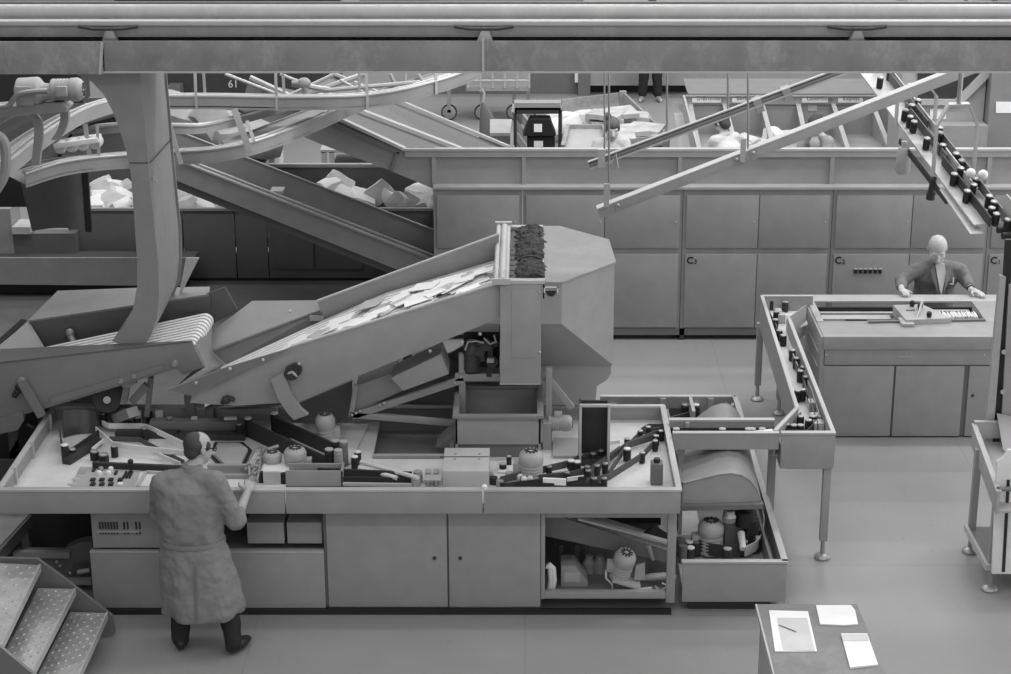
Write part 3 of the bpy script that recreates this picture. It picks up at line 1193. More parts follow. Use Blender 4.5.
b = MB()
b.box(WX(310, 316, IY1), WX(324, 316, IY1), IY1 - .03, IY1 - .01, PY(315, 320, IY1).z, PY(315, 315, IY1).z)
b.build('joint_plate', PAINT, inc)
# hub, bracket legs and under machinery
b = MB()
p = PY(292, 371, IY0)
b.cyl(p + V((0, -.07, 0)), p, .055, seg=18)
b.cyl(p + V((.03, -.05, .02)), p + V((.03, 0, .02)), .05, seg=18)
hub = b.build('drive_hub', DARK, inc)
b = MB()
b.tube([PY(286, 374, IY0 - .05), PY(292, 372, IY0 - .08), PY(297, 376, IY0 - .06)], .012, 6)
b.ball(PY(299, 364, IY0 - .02), .014)
b.build('hub_pin', RIM, hub)
b = MB()
la = [PY(x, y, IY0 - .06) for x, y in ((271, 380), (278, 399), (288, 414), (294, 420))]
lb = [PY(x, y, IY0 - .06) for x, y in ((284, 373), (291, 395), (301, 409), (308, 415))]
b.ribbon(la, lb, .05, off=(0, 1, 0))
b.build('curved_leg', PAINT, inc)
b = MB()
plate(b, [(197, 400), (226, 392), (262, 382), (275, 386), (284, 404), (240, 412), (190, 408)], 14.12, .03)
b.build('under_guard', PAINT_D, inc)
b = MB()
plate(b, [(220, 410), (253, 409), (252, 414), (246, 419), (232, 418)], 14.02, .05)
plate(b, [(252, 409), (276, 408), (279, 416), (253, 414)], 14.02, .05)
b.build('foot_bracket', PAINT, inc)
b = MB()
b.tube([PY(222, 403, IY0 - .02), PY(228, 397, IY0 - .04), PY(234, 400, IY0 - .02)], .02, 8)
b.ball(PY(226, 400, IY0 - .03), .035)
b.build('tension_screw', DARK, inc)
b = MB()
b.prism([PY(391, 378, 13.55), PY(441, 354, 13.55), PY(449, 374, 13.55), PY(403, 391, 13.55)], (0, .3, 0))
b.build('drive_cover', PAINT, inc, bevel=.003)
b = MB()
b.prism([PY(356, 386, 13.75), PY(395, 372, 13.75), PY(402, 391, 13.75), PY(354, 413, 13.75)], (0, .3, 0))
b.build('drop_plate', PAINT, inc)
b = MB()
for x, y, r in ((372, 385, .09), (384, 378, .06), (452, 368, .07)):
    b.cyl(PY(x, y, 13.95), PY(x, y, 14.25), r, seg=16)
b.build('return_drum', DARK, inc)
b = MB()
plate(b, [(298, 404), (352, 381), (352, 412), (335, 425), (305, 425)], 13.95, .03)
b.build('rear_guard', PAINT_D, inc)
b = MB()
plate(b, [(352, 392), (400, 372), (452, 352), (500, 325), (500, 388), (455, 412), (372, 416), (345, 416)], 14.22, .03)
b.build('rear_panel', CAB_D, inc)
b = MB()
for X in (-2.2, -1.0):
    b.box(X, X + .07, IY1 - .1, IY1 - .03, 0, incz(X) - .06)
b.build('rear_leg', PAINT_D, inc)

# letters riding on the belt, each one on its own
random.seed(11)
lets = []
def letter_mesh(w, d):
    q = MB()
    q.box(-w / 2, w / 2, -d / 2, d / 2, 0, .004)
    return q
base_let = None
for i in range(64):
    t = random.random() ** .75
    x = -2.0 + 1.72 * t
    y = IY0 + .14 + random.random() * .5 + .12 * random.random() * t
    wv, dv = random.choice(((.23, .16), (.16, .115), (.21, .11), (.25, .18), (.16, .11)))
    a = math.atan(incs(x))
    h = .006 + .0042 * (i % 12)
    q = letter_mesh(wv, dv)
    o = q.build('letter', random.choice((PAPER, PAPER, PAPER, PAPER, PAPER_G)), base=False)
    o.rotation_euler = (random.uniform(-.03, .03), -a, 0)
    o.rotation_euler = (Matrix.Rotation(-a, 3, 'Y') @ Matrix.Rotation(random.uniform(-.9, .9), 3, 'Z')).to_euler()
    o.location = (x, y, incz(x) + h)
    tag(o, 'flat letter riding up the sloping banded belt towards the brush housing', 'letter', 'letters on the sloping belt')

# ================================================================== LEFT FEED CONVEYOR below the drop chute
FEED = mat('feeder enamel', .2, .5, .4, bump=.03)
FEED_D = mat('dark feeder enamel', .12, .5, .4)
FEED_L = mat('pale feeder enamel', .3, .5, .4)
fd = thing('feed_conveyor', 'grey hopper-sided belt conveyor sloping up below the tall drop chute', 'conveyor', (-3.2, 14.2, 1.0))
LY0, LY1 = 13.75, 14.75
b = MB()
plate(b, [(-40, 368), (192, 342), (204, 367), (183, 375), (176, 369), (44, 409), (-40, 432)], LY0, .03)
np_ = b.build('near_side_panel', FEED, fd, bevel=.003)
b = MB()
b.prism([PY(-40, 368, LY0 - .005), PY(192, 342, LY0 - .005), PY(178, 343, LY0 + .1), PY(-40, 352, LY0 + .35)], (0, 0, .012))
b.build('folded_lip', FEED_D, np_)
b = MB()
plate(b, [(52, 404), (165, 370), (163, 365), (50, 398)], LY0 - .012, .014)
b.build('lower_strip', FEED, np_)
b = MB()
for x, y, r in ((175, 363, .022), (121, 381, .015), (134, 376, .015), (22, 381, .03)):
    b.lathe(PY(x, y, LY0), (0, -1, 0), [(0, r * 1.3), (.012, r * 1.3), (.014, r), (.03, r * .8), (.031, .001)], 14)
b.build('axle_cap', STEEL, np_)
b = MB()
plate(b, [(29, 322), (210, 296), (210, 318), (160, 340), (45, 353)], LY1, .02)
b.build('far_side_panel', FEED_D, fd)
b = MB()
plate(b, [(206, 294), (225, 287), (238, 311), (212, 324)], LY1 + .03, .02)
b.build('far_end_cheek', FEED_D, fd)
b = MB()
b.sheet([PY(28, 322, LY1 + .02), PY(209, 295.5, LY1 + .02), PY(210, 288, LY1 + .3), PY(140, 289, LY1 + .35), PY(58, 292, LY1 + .45)], .012)
b.build('flared_sheet', FEED_L, fd)
b = MB()
b.sheet([PY(-6, 356, LY0 + .3), PY(46, 352, LY1 - .2), PY(28, 322, LY1 + .02), PY(-6, 350, LY1 - .3)], .012)
b.build('end_sheet', FEED_L, fd)
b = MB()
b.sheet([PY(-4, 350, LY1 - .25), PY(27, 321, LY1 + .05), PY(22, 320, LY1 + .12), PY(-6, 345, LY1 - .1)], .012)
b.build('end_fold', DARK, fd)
# banded belt wrapping over its head roller
e0, e1 = PY(190, 344, LY0 + .05), PY(211, 315, LY1 - .08)
s0 = PY(30, 366, LY0 + .03)
sl = .22
nb = 11
R = .055
for i in range(nb):
    f = (i + .15) / nb
    yy0 = LY0 + .06 + (LY1 - LY0 - .16) * f
    wv = (LY1 - LY0 - .16) / nb * .6
    xe = e0.x - .03 + (e1.x - e0.x) * f * .6
    ze = e0.z - .03
    la = []
    for k in range(9):
        a = PI / 2 + .2 - (PI * .8) * k / 8
        la.append((xe + R * math.cos(a), ze - R + R * math.sin(a)))
    la = [(xe - 1.7, ze - 1.7 * sl)] + la
    b = MB()
    b.ribbon([V((x, yy0, z)) for x, z in la], [V((x, yy0 + wv, z)) for x, z in la], .012)
    b.build('belt_band', BELT_W, fd)
b = MB()
xe = e0.x
b.cyl((xe - .03, LY0 + .03, e0.z - .03 - R), (xe - .06 + (e1.x - e0.x) * .6, LY1 - .08, e0.z - .03 - R), R - .01, seg=20)
b.hexa([(xe - 1.7, LY0 + .03, ze - 1.7 * sl - .06), (xe - .02, LY0 + .03, ze - .06), (xe - .02, LY1, ze - .06), (xe - 1.7, LY1, ze - 1.7 * sl - .06),
        (xe - 1.7, LY0 + .03, ze - 1.7 * sl - .03), (xe - .02, LY0 + .03, ze - .03), (xe - .02, LY1, ze - .03), (xe - 1.7, LY1, ze - 1.7 * sl - .03)])
b.build('head_roller', DARK, fd)
b = MB()
b.cyl(PY(70, 334, LY1 - .04), PY(77, 350, LY1 - .1), .03, .035)
b.ball(PY(70, 333, LY1 - .04), .04)
b.build('stop_lever', STEEL, fd)
# pale discharge apron between this belt and the incline
b = MB()
b.sheet([PY(196, 345, LY0 + .1), PY(212, 320, LY1 - .05), PY(213, 352, LY1 - .1), PY(228, 365, LY1 - .1), PY(176, 388, LY0 - .1), PY(206, 367, LY0 + .02)], .01)
b.build('discharge_apron', FEED_L, fd)
# leg, drive, struts
b = MB()
b.bar(PY(22, 382, LY0 - .05), PY(42, 416, LY0 - .05), .05, .06)
b.build('strut', FEED, fd)
b = MB()
for x, y in ((17, 392), (15, 395), (20, 390), (18, 387)):
    b.ball(PY(x, y, LY0 - .04), .025, 8)
b.build('clamp_knob', BLACK, fd)
b = MB()
for q in ([(120, 381), (133, 376), (137, 383), (129, 388), (122, 387)],):
    plate(b, q, LY0 + .02, .05)
b.bar(PY(127, 386, LY0 + .1), PY(124, 402, LY0 + .1), .05, .05)
b.bar(PY(147, 385, LY0 + .15), PY(132, 402, LY0 + .15), .05, .06)
b.bar(PY(151, 377, LY0 + .2), PY(147, 416, LY0 + .2), .05, .04)
b.build('hanger_bracket', FEED, fd)
b = MB()
b.cyl(PY(107, 399, LY0 + .1), PY(107, 399, LY0 + .5), .11, seg=20)
b.cyl(PY(118, 390, LY0 + .15), PY(118, 390, LY0 + .5), .09, seg=20)
b.build('drive_drum', BLACK, fd)
b = MB()
b.cyl(PY(107, 400, LY0 + .05), PY(107, 400, LY0 + .1), .03, seg=14)
b.build('drum_axle', STEEL, fd)
b = MB()
plate(b, [(0, 418), (22, 411), (24, 420), (18, 430), (0, 434)], LY0 - .02, .05)
plate(b, [(32, 432), (44, 414), (50, 420), (38, 440)], LY0 + .3, .04)
b.build('bearing_plate', FEED, fd)
b = MB()
plate(b, [(2, 465), (26, 425), (34, 430), (20, 470)], LY0 + .2, .05)
plate(b, [(22, 470), (36, 440), (42, 436), (40, 465)], LY0 + .25, .05)
b.build('belt_loop', BLACK, fd)
b = MB()
for X in (-4.2, -2.75):
    b.box(X, X + .08, LY1 - .12, LY1 - .04, 0, 1.25)
    b.box(X, X + .08, LY0 + .2, LY0 + .28, 0, 1.2)
b.each('leg', FEED_D, fd)
b = MB()
b.box(-6.0, WX(96, 470, 14.3), 14.3, 14.34, .02, PY(60, 405, 14.3).z)
b.build('drive_guard', DARK, fd)
b = MB()
b.box(-6.0, WX(62, 470, 14.1), 14.1, 14.3, .02, .5)
b.build('drive_base', FEED_D, fd)
b = MB()
plate(b, [(640 - 577, 397), (101, 385), (97, 404), (90, 411), (58, 409)], LY1 + .1, .02)
b.build('rear_apron', FEED_L, fd)

# ================================================================== DROP CHUTE (tall sheet-metal duct on the left)
ch = thing('drop_chute', 'tall grey sheet-metal duct coming down from the overhead conveyor and curving onto the belt', 'chute', (-3.4, 14.2, 1.6))
CY0, CY1 = 13.85, 14.88
ctr = [(77, 71, 133, 40), (100, 90, 142, 60)]
left = [(72, 60), (76, 74), (92, 82), (104, 95), (112, 110), (119, 128), (126, 150), (131, 175), (134, 215), (137, 260), (137, 287), (133, 309), (124, 327), (112, 341)]
right = [(140, 60), (140, 74), (141, 82), (142, 95), (143, 110), (145, 128), (147, 150), (149, 175), (153, 215), (158, 260), (159, 295), (157, 318), (150, 337), (140, 352)]
b = MB()
la = [PY(x, y, CY0) for x, y in left]
lb = [PY(x, y, CY0) for x, y in right]
CHM = mat('duct enamel', .25, .5, .4)
b.ribbon(la, lb, .02, off=(0, 1, 0))
b.build('front_wall', CHM, ch)
b = MB()
lc = [p + V((-.02, CY1 - CY0, 0)) for p in lb]
b.ribbon([p + V((0, .0201, 0)) for p in lb], lc, .015, off=(-1, 0, 0))
b.build('side_wall', CHM, ch)
b = MB()
ld = [p + V((0, CY1 - CY0, 0)) for p in la]
b.ribbon([p + V((.002, .021, 0)) for p in la], [p + V((.002, -.021, 0)) for p in ld], .012, off=(1, 0, .3))
b.build('curved_wall', CHM, ch)
b = MB()
b.ribbon([p + V((0, CY1 - CY0, 0)) for p in la], [p + V((0, CY1 - CY0, 0)) for p in lb], .02, off=(0, -1, 0))
b.build('back_wall', CHM, ch)
b = MB()
for x, y in ((148, 168), (150, 178), (156, 166), (153, 181)):
    b.ball(PY(x + 3, y, CY0 + .1) + V((.0, 0, 0)), .009, 8)
b.build('rivet', RIM, ch)
b = MB()
b.bar(PY(129.5, 163, CY0 - .003), PY(148, 163, CY0 - .003), .004, .006)
q0, q1 = PY(148, 163, CY0), PY(171, 139, CY1)
b.bar(q0 + V((.016, 0, 0)), q1 + V((.004, 0, 0)), .006, .006)
b.each('sheet_seam', DARK, ch)
# bracket fin at the right foot
b = MB()
pz = PY(182, 262, CY1)
b.prism([PY(178, 300, CY1), PY(199, 258, CY1 + .1), PY(186, 258, CY1)], (0, .02, 0))
b.build('foot_fin', PAINT, ch)

# ================================================================== OVERHEAD CONVEYOR across the top
ov = thing('overhead_conveyor', 'long scuffed sheet-metal overhead conveyor crossing the whole top of the view', 'conveyor', (0, 14.0, 3.8))
OY = 13.7
oz0, oz1 = PY(500, 71, OY).z, PY(500, 41, OY).z
segs = [(-6.5, WX(104, 60, OY)), (WX(104, 60, OY), WX(483, 60, OY)), (WX(484, 60, OY), 6.5)]
for i, (x0, x1) in enumerate(segs):
    b = MB()
    dy = -.025 if i == 0 else 0
    b.box(x0, x1 - .006, OY + dy, OY + .02 + dy, oz0 - (.02 if i == 0 else 0), oz1)
    sp = b.build('side_sheet', GALV, ov, bevel=.002)
b = MB()
b.box(-6.5, 6.5, OY - .016, OY + .06, oz0 - .014, oz0 - .001)
b.build('bottom_flange', RIM, ov)
b = MB()
b.box(-6.5, 6.5, OY + .05, OY + .9, oz0, oz0 + .02)
b.build('bottom_sheet', BACKM, ov)
b = MB()
b.box(-6.5, 6.5, OY + .022, OY + .2, oz1 - .09, oz1 - .08)  # black sheet added to paint the shade inside the gap
b.build('gap_shade_sheet', BLACK, ov)
z25 = PY(500, 25, OY + .12).z
z36 = PY(500, 37, OY + .12).z
b = MB()
b.box(-6.5, 6.5, OY + .12, OY + .16, z36, z25)
b.build('inner_channel', mat('worn channel steel', .31, .45, .5, scratch=.3), ov, bevel=.003)
b = MB()
b.box(-6.5, 6.5, OY + .09, OY + .2, z25, PY(500, 21, OY + .1).z)
b.build('channel_lip', RIM, ov, bevel=.004)
zp = PY(500, 12.5, OY + .35).z
b = MB()
b.cyl((-6.5, OY + .35, zp - .01), (6.5, OY + .35, zp - .01), .072, seg=28)
b.build('carrying_tube', mat('worn pale tube', .42, .35, .5, scratch=.25), ov)
b = MB()
b.box(-6.5, 6.5, OY + .2, OY + .5, z25 - .02, z25 - .01)
b.box(-6.5, 6.5, OY + .5, OY + .53, oz0, PY(500, 2, OY + .5).z)
b.build('rear_sheet', BACKM, ov)
for px, m in ((108, STEEL), (484, RIM), (857, STEEL)):
    x = WX(px, 35, OY + .05)
    b = MB()
    y = OY + .055
    b.prism([(x - .06, y, z36 - .035), (x + .07, y, z36 - .035), (x + .03, y, z36 + .07), (x - .01, y, z36 + .08)], (0, .06, 0))
    b.box(x - .09, x + .09, y - .01, y + .04, z36 - .05, z36 - .03)
    k = b.build('joint_clamp', m, ov, bevel=.004)
    b = MB()
    b.tube([(x - .22, y + .02, z25 - .005), (x - .1, y + .0, z25 - .02), (x + .1, y + .0, z25 - .02), (x + .22, y + .02, z25 - .005)], .012, 8)
    b.build('clamp_strap', DARK, k)
b = MB()
x = WX(104, 60, OY)
b.prism([(x - .01, OY - .03, oz1), (x + .012, OY - .03, oz1), (x - .02, OY - .03, oz0 - .02), (x - .042, OY - .03, oz0 - .02)], (0, .004, 0))
b.build('joint_strip', RIM, ov)
b = MB()
x = WX(483.5, 55, OY)
b.box(x - .012, x + .006, OY - .006, OY, oz0, oz1 + .02)
b.build('joint_strip', RIM, ov)
# ================================================================== LOW RETURN TRAY at the right end of the bench
lo = thing('return_tray_unit', 'low open grey tray unit with curved hood and motor beside the long bench', 'machine', (1.5, 14.2, 0))
LX0, LX1, LZ = x680 + .03, 1.955, .41
LYB = PZ(738, 397, LZ).y
lx_b = WX(600, 400, LYB)
b = MB()
b.box(LX0, LX1, YC, YC + .03, .09, LZ)
b.build('front_panel', PAINT, lo, bevel=.004)
b = MB()
b.box(LX0 - .01, LX1 + .01, YC - .01, YC + .04, LZ, LZ + .018)
b.box(LX1 - .04, LX1 + .01, YC, LYB, LZ, LZ + .018)
b.box(lx_b, LX1, LYB - .03, LYB + .02, LZ, LZ + .018)
b.build('rim', RIM, lo, bevel=.005)
b = MB()
b.box(LX1 - .03, LX1 - .001, YC + .031, LYB - .031, .09, LZ - .001)
b.box(lx_b, LX1, LYB - .03, LYB, .05, LZ)
b.build('side_panel', PAINT, lo)
b = MB()
b.box(LX1 - .11, LX1 - .09, YC + .03, LYB - .03, .2, LZ - .03)
b.build('inner_guide', PAINT_D, lo)
b = MB()
b.box(LX0, LX1 - .031, YC + .031, 13.4, .2, .22)
b.build('tray_floor', PAINT_L, lo)
b = MB()
b.box(lx_b, LX1 - .03, 14.5, LYB - .03, .2, .22)
b.build('rear_floor', DARK, lo)
b = MB()
b.box(LX0 + .05, LX1 - .1, YC + .06, YC + .1, 0, .1)
b.box(LX0 + .05, LX1 - .1, LYB - .12, LYB - .08, 0, .1)
b.build('plinth', DARK, lo)
b = MB()
for px in (663, 711):
    x = WX(px, 400, LYB - .05)
    b.box(x - .025, x + .025, LYB - .05, LYB - .03, .22, LZ)
x = WX(690, 400, LYB)
b.box(x - .015, x + .015, LYB - .4, LYB - .03, .3, LZ + .015)
b.build('stiffener', PAINT_L, lo)
for x, y, r, m in ((613, 404, .04, STEEL), (686, 404, .045, STEEL), (696, 404, .035, WHITE), (735, 404, .04, WHITE), (634, 404, .03, DARK), (641, 404, .03, DARK), (655, 404, .03, DARK), (604, 402, .03, WHITE)):
    p = PZ(x, y, .36)
    roller(lo, V((p.x, p.y, .22)), r, .13, DARK, m)
b = MB()
for q in ([(613, 407), (686, 408)], [(655, 407), (686, 405)], [(665, 418), (695, 410)], [(696, 404), (735, 409)]):
    pts = [PZ(x, y, .32) for x, y in q]
    pts = [V((p.x, p.y, .22)) for p in pts]
    b.ribbon([p + V((0, 0, .03)) for p in pts], [p + V((0, 0, .1)) for p in pts], .01)
b.build('rear_belt', BELT_G, lo)
# hood: arched sheet with a closed front, running back
HYf, HYr = 13.0, 14.55
fr = [(680, 484), (700, 479), (718, 474.5), (731, 473), (742, 475), (751, 481), (757, 489), (762, 503)]
bk = [(690, 423), (702, 413), (712, 406), (722, 403), (729, 404), (735, 408), (739, 413), (742, 421)]
A = [PY(x, y, HYf) for x, y in fr]
B = [PY(x, y, HYr) for x, y in bk]
b = MB()
rows = []
for j in range(9):
    t = j / 8
    rows.append([a.lerp(c, t) + V((0, 0, .03 * math.sin(t * PI))) for a, c in zip(A, B)])
g = [[b.bm.verts.new(p) for p in r] for r in rows]
g2 = [[b.bm.verts.new(p + V((0, 0, -.012))) for p in r] for r in rows]
n = len(fr)
for j in range(8):
    for i in range(n - 1):
        b.bm.faces.new([g[j][i], g[j][i + 1], g[j + 1][i + 1], g[j + 1][i]])
        b.bm.faces.new([g2[j][i], g2[j + 1][i], g2[j + 1][i + 1], g2[j][i + 1]])
for j in range(8):
    for i in (0, n - 1):
        b.bm.faces.new([g[j][i], g[j + 1][i], g2[j + 1][i], g2[j][i]])
for i in range(n - 1):
    for j in (0, 8):
        b.bm.faces.new([g[j][i], g[j][i + 1], g2[j][i + 1], g2[j][i]])
hood = b.build('curved_hood', mat('hood enamel', .25, .35, .5), lo)
b = MB()
b.prism([p + V((0, .005, 0)) for p in A] + [PY(762, 506, HYf), PY(680, 506, HYf)], (0, .02, 0))
b.build('hood_front', PAINT, hood)
b = MB()
b.bar(PY(680, 507, HYf - .02), PY(763, 505, HYf - .02), .06, .04)
b.build('hood_beam', PAINT_D, hood)
b = MB()
b.box(LX0 + .0, LX0 + .03, HYf, HYr, LZ, .85)
b.build('hood_wall', PAINT_D, lo)
# inside of the low tray
b = MB()
b.box(LX0 + .02, LX0 + .25, 13.4, 14.45, .1, .12)
b.build('pale_backplate', TRAYM, lo)
motor(lo, PZ(710, 552, .24), .1, .27, box_dir=(-1, 0, 0))
b = MB()
b.box(WX(722, 540, 13.3), WX(736, 540, 13.3), 13.1, 13.3, .22, PY(730, 515, 13.2).z)
b.build('gear_case', PAINT_D, lo)
b = MB()
b.lathe(PY(729, 521, 13.0), (0, 0, 1), [(0, .05), (.04, .055), (.06, .04), (.09, .04)], 16)
b.build('oil_cup', STEEL, lo)
b = MB()
for x, y, r in ((744, 520, .07), (751, 528, .06), (746, 540, .06), (752, 546, .05), (748, 514, .05)):
    b.lathe(PY(x, y + 5, 13.1), (0, 0, 1), [(0, r), (.12, r), (.13, r * .7)], 14)
b.build('dark_pulley', BLACK, lo)
b = MB()
b.cyl(PZ(741, 533, .4), PZ(743, 549, .33), .03, .025)
b.build('pale_lever', TRAYM, lo)
pts = [PZ(x, y, .22) for x, y in ((698, 556), (712, 560), (728, 562), (745, 558))]
b = MB()
b.ribbon([p + V((0, 0, .04)) for p in pts], [p + V((0, 0, .14)) for p in pts], .012)
b.build('dark_belt', BELT, lo)
pts = [PZ(x, y, .22) for x, y in ((744, 562), (754, 557), (761, 548), (763, 534), (761, 522))]
b = MB()
b.ribbon([p + V((0, 0, .05)) for p in pts], [p + V((0, 0, .13)) for p in pts], .012)
b.build('pale_belt', RIM, lo)
for x, y, m in ((689, 556, WHITE), (690, 562, WHITE), (696, 556, PAINT_D), (727, 563, RIM), (743, 556, PAINT_L), (749, 532, WHITE), (758, 543, RIM), (756, 552, RIM)):
    p = PZ(x, y, .22)
    roller(lo, p, .035, .12, DARK, m)
b = MB()
for x, y in ((680, 555), (683, 562)):
    b.cyl(PZ(x, y, .22), PZ(x, y, .22) + V((0, 0, .14)), .035)
b.build('entry_roller', PAINT_D, lo)

# ================================================================== CONNECTING CHANNEL from bench to trestle
cc = thing('connecting_channel', 'shallow grey belt channel bridging from the bench end to the corner of the trestle line', 'conveyor', (1.6, 13.6, .9))
KX0, KX1, KY0, KY1 = XR + .012, WX(779, 440, 13.4), 13.4, PZ(700, 419.5, 1.09).y
b = MB()
b.box(KX0, KX1, KY0, KY0 + .025, .955, 1.085)
b.build('front_panel', PAINT, cc)
b = MB()
b.box(KX0, KX1, KY0 - .01, KY0 + .035, 1.085, 1.1)
b.box(KX0 - .01, KX1, KY1 - .03, KY1 + .02, 1.08, 1.1)
b.build('rim', RIM, cc, bevel=.005)
b = MB()
b.box(KX0, KX1, KY1 - .025, KY1, .955, 1.08)
b.build('rear_panel', PAINT, cc)
b = MB()
b.box(KX0, KX1, KY0 + .025, KY1 - .025, .955, .975)
b.build('channel_floor', PAINT_L, cc)
ym = (KY0 + KY1) / 2
b = MB()
b.box(KX0, KX1, ym + .02, ym + .03, .99, 1.07)
b.build('belt', BELT, cc)
b = MB()
b.box(KX0, KX1 - .1, ym - .06, ym - .05, .99, 1.05)
b.build('belt', BELT_G, cc)
for px in (676, 722, 748, 752, 762):
    roller(cc, V((WX(px, 430, ym), ym - .02, .975)), .03, .1, DARK, PAINT_L)
b = MB()
b.bar((WX(735, 430, ym), ym - .1, 1.06), (WX(772, 430, ym), ym - .05, 1.075), .05, .012)
b.build('white_guide', WHITE, cc)
b = MB()
b.box(WX(685, 425, KY1), WX(689, 425, KY1), KY1 - .05, KY1 - .025, .975, 1.08)
b.build('stiffener', RIM, cc)
b = MB()
xx = WX(771, 480, 13.75)
b.box(xx - .03, xx + .03, 13.72, 13.78, 0.02, .955)
b.build('leg', PAINT, cc)

# ================================================================== TRESTLE LINE (belt channel on legs towards the rear)
tr = thing('trestle_channel', 'narrow belt channel on thin legs running back from the corner box to the far desk', 'conveyor', (2.35, 15.2, 0))
RTZ = 1.09
lf = [PZ(762, 296, RTZ), PZ(797, 408, RTZ)]
rf = [PZ(803, 297, RTZ), PZ(788, 316, RTZ), PZ(834, 434, RTZ)]
bx0, bx1 = WX(781, 450, 13.38), WX(834, 450, 13.38)
b = MB()
b.box(bx0, bx1, 13.38, 13.41, .8, RTZ)
cbx = b.build('corner_box', PAINT, tr, bevel=.004)
b = MB()
b.box(bx0 - .005, bx1 + .005, 13.37, 13.42, RTZ, RTZ + .018)
b.build('corner_rim', RIM, cbx, bevel=.005)
b = MB()
b.box(bx0, bx0 + .025, 13.41, 13.6, .8, RTZ - .1)
b.box(bx0 + .05, bx1 - .05, 13.4, 13.9, .79, .81)
b.build('corner_wall', PAINT, cbx)
b = MB()
Ld = [V((p.x, p.y, 0)) for p in lf]
Rd = [V((p.x, p.y, 0)) for p in (rf[1], rf[2])]
ld = Ld[1] - Ld[0]
b.bar(Ld[0] + V((0, 0, .93)), Ld[1] + V((0, 0, .93)), .025, .31)
b.build('left_wall', PAINT, tr)
b = MB()
b.bar(Ld[0] + V((0, 0, RTZ)), Ld[1] + V((0, 0, RTZ)), .034, .018)
b.bar(Rd[0] + V((0, 0, RTZ)), Rd[1] + V((0, 0, RTZ)), .034, .018)
dg0, dg1 = PZ(775, 431, RTZ), lf[1]
b.bar(dg0, dg1, .034, .018)
b.bar(lf[0], V((rf[0].x + .1, lf[0].y, RTZ)), .034, .018)
b.build('rim', RIM, tr, bevel=.004)
b = MB()
b.bar(Rd[0] + V((0, 0, .95)), Rd[1] + V((0, 0, .95)), .025, .27)
b.build('right_wall', PAINT, tr)
b = MB()
b.bar(V((dg0.x, dg0.y, .98)), V((dg1.x, dg1.y, .98)), .02, .2)
b.bar(V((lf[0].x, lf[0].y, .98)), V((rf[0].x + .1, lf[0].y, .98)), .025, .2)
b.build('corner_panel', PAINT, tr)
b = MB()
b.prism([V((p.x, p.y, .93)) for p in (Ld[0] + V((.01, 0, 0)), Ld[1] + V((.02, 0, 0)), V((bx0 + .05, 13.42, 0)), V((bx1 - .02, 13.42, 0)), Rd[0], V((rf[0].x, lf[0].y - .4, 0)), V((rf[0].x, lf[0].y, 0)))], (0, 0, .015))
b.build('channel_floor', TRAYM, tr)
# swing door on the right side near the desk
b = MB()
d0, d1 = PZ(790, 316, RTZ + .03), PZ(805, 305, RTZ + .03)
b.prism([d0, d1, d1 - V((0, -.0, .3)), d0 - V((0, 0, .3))], (.02, .02, 0))
b.build('swing_flap', PAINT, tr)
def trp(x, y): return PZ(x, y, .945)
rl = [(771, 310), (778, 306), (785, 312), (775, 330), (779, 341), (776, 322), (783, 346), (792, 361), (796, 369), (800, 382), (803, 378), (806, 388), (802, 401), (797, 448 - 46), (800, 428), (808, 432), (812, 428), (786, 436), (793, 437), (800, 437)]
for x, y in rl:
    roller(tr, trp(x, y), .03, .1, BLACK, STEEL)
def trb(pts, m=BELT_G, z0=.965, z1=1.03):
    q = [trp(x, y) for x, y in pts]
    return belt_run(tr, q, z0, z1, m)
trb([(768, 318), (775, 330), (779, 341), (783, 346)])
trb([(773, 310), (779, 305), (786, 306), (800, 306)], RIM)
trb([(792, 361), (796, 372), (803, 384), (806, 396), (812, 415), (818, 434)])
trb([(789, 356), (793, 362), (800, 380)], RIM)
trb([(803, 378), (812, 400), (820, 425)], RIM)
trb([(781, 437), (790, 439), (806, 440), (812, 434), (817, 425)], BELT)
trb([(783, 436), (800, 422)], BELT)
b = MB()
p = trp(790, 347)
for q in ((815, 424, .04), (818, 431, .04), (811, 410, .025), (813, 398, .02), (778, 318, .03), (781, 322, .035)):
    p = trp(q[0], q[1])
    b.box(p.x - q[2], p.x + q[2], p.y - .05, p.y + .05, .945, 1.03)
b.build('bearing_block', RIM, tr, bevel=.005)
def leg_foot(parent, p, ztop, w=.06, m=None):
    q = MB()
    q.box(p.x - w / 2, p.x + w / 2, p.y - w / 2, p.y + w / 2, .16, ztop)
    l = q.build('leg', m or PAINT, parent, bevel=.003)
    q = MB()
    q.lathe((p.x, p.y, 0), (0, 0, 1), [(0, .062), (.015, .065), (.03, .055), (.045, .02), (.17, .016)], 18)
    q.build('levelling_foot', STEEL, l)
    return l
leg_foot(tr, PZ(757, 400, 0), .8)
leg_foot(tr, PZ(822, 558, 0), .82)
leg_foot(tr, V((Rd[0].x, 16.6, 0)), .85)

# ================================================================== CODING DESK with its operator behind
ds = thing('coding_desk', 'wide grey cabinet desk with a sunken top holding white letters, man standing behind it', 'desk', (3.75, 16.6, 0))
DX0, DX1, DY0, DY1, DZ = WX(822, 365, 16.0), 5.0, 16.0, 17.25, 1.0
zf1, zf2 = PY(900, 349, DY0).z, PY(900, 365, DY0).z
z_b = PY(900, 436, DY0).z
b = MB()
b.box(DX0, DX1, DY0 + .02, DY1, z_b, DZ - .2)
body = b.build('body', PAINT_D, ds)
b = MB()
b.box(DX0, DX1, DY0 - .02, DY0 + .06, zf1, DZ)
b.build('upper_fascia', PAINT, ds, bevel=.006)
b = MB()
b.box(DX0 + .01, DX1, DY0, DY0 + .04, zf2, zf1 - .004)
fa = b.build('lower_fascia', PAINT, ds, bevel=.003)
b = MB()
for px in (826, 984):
    b.ball((WX(px, 357, DY0), DY0, (zf1 + zf2) / 2 + .02), .012)
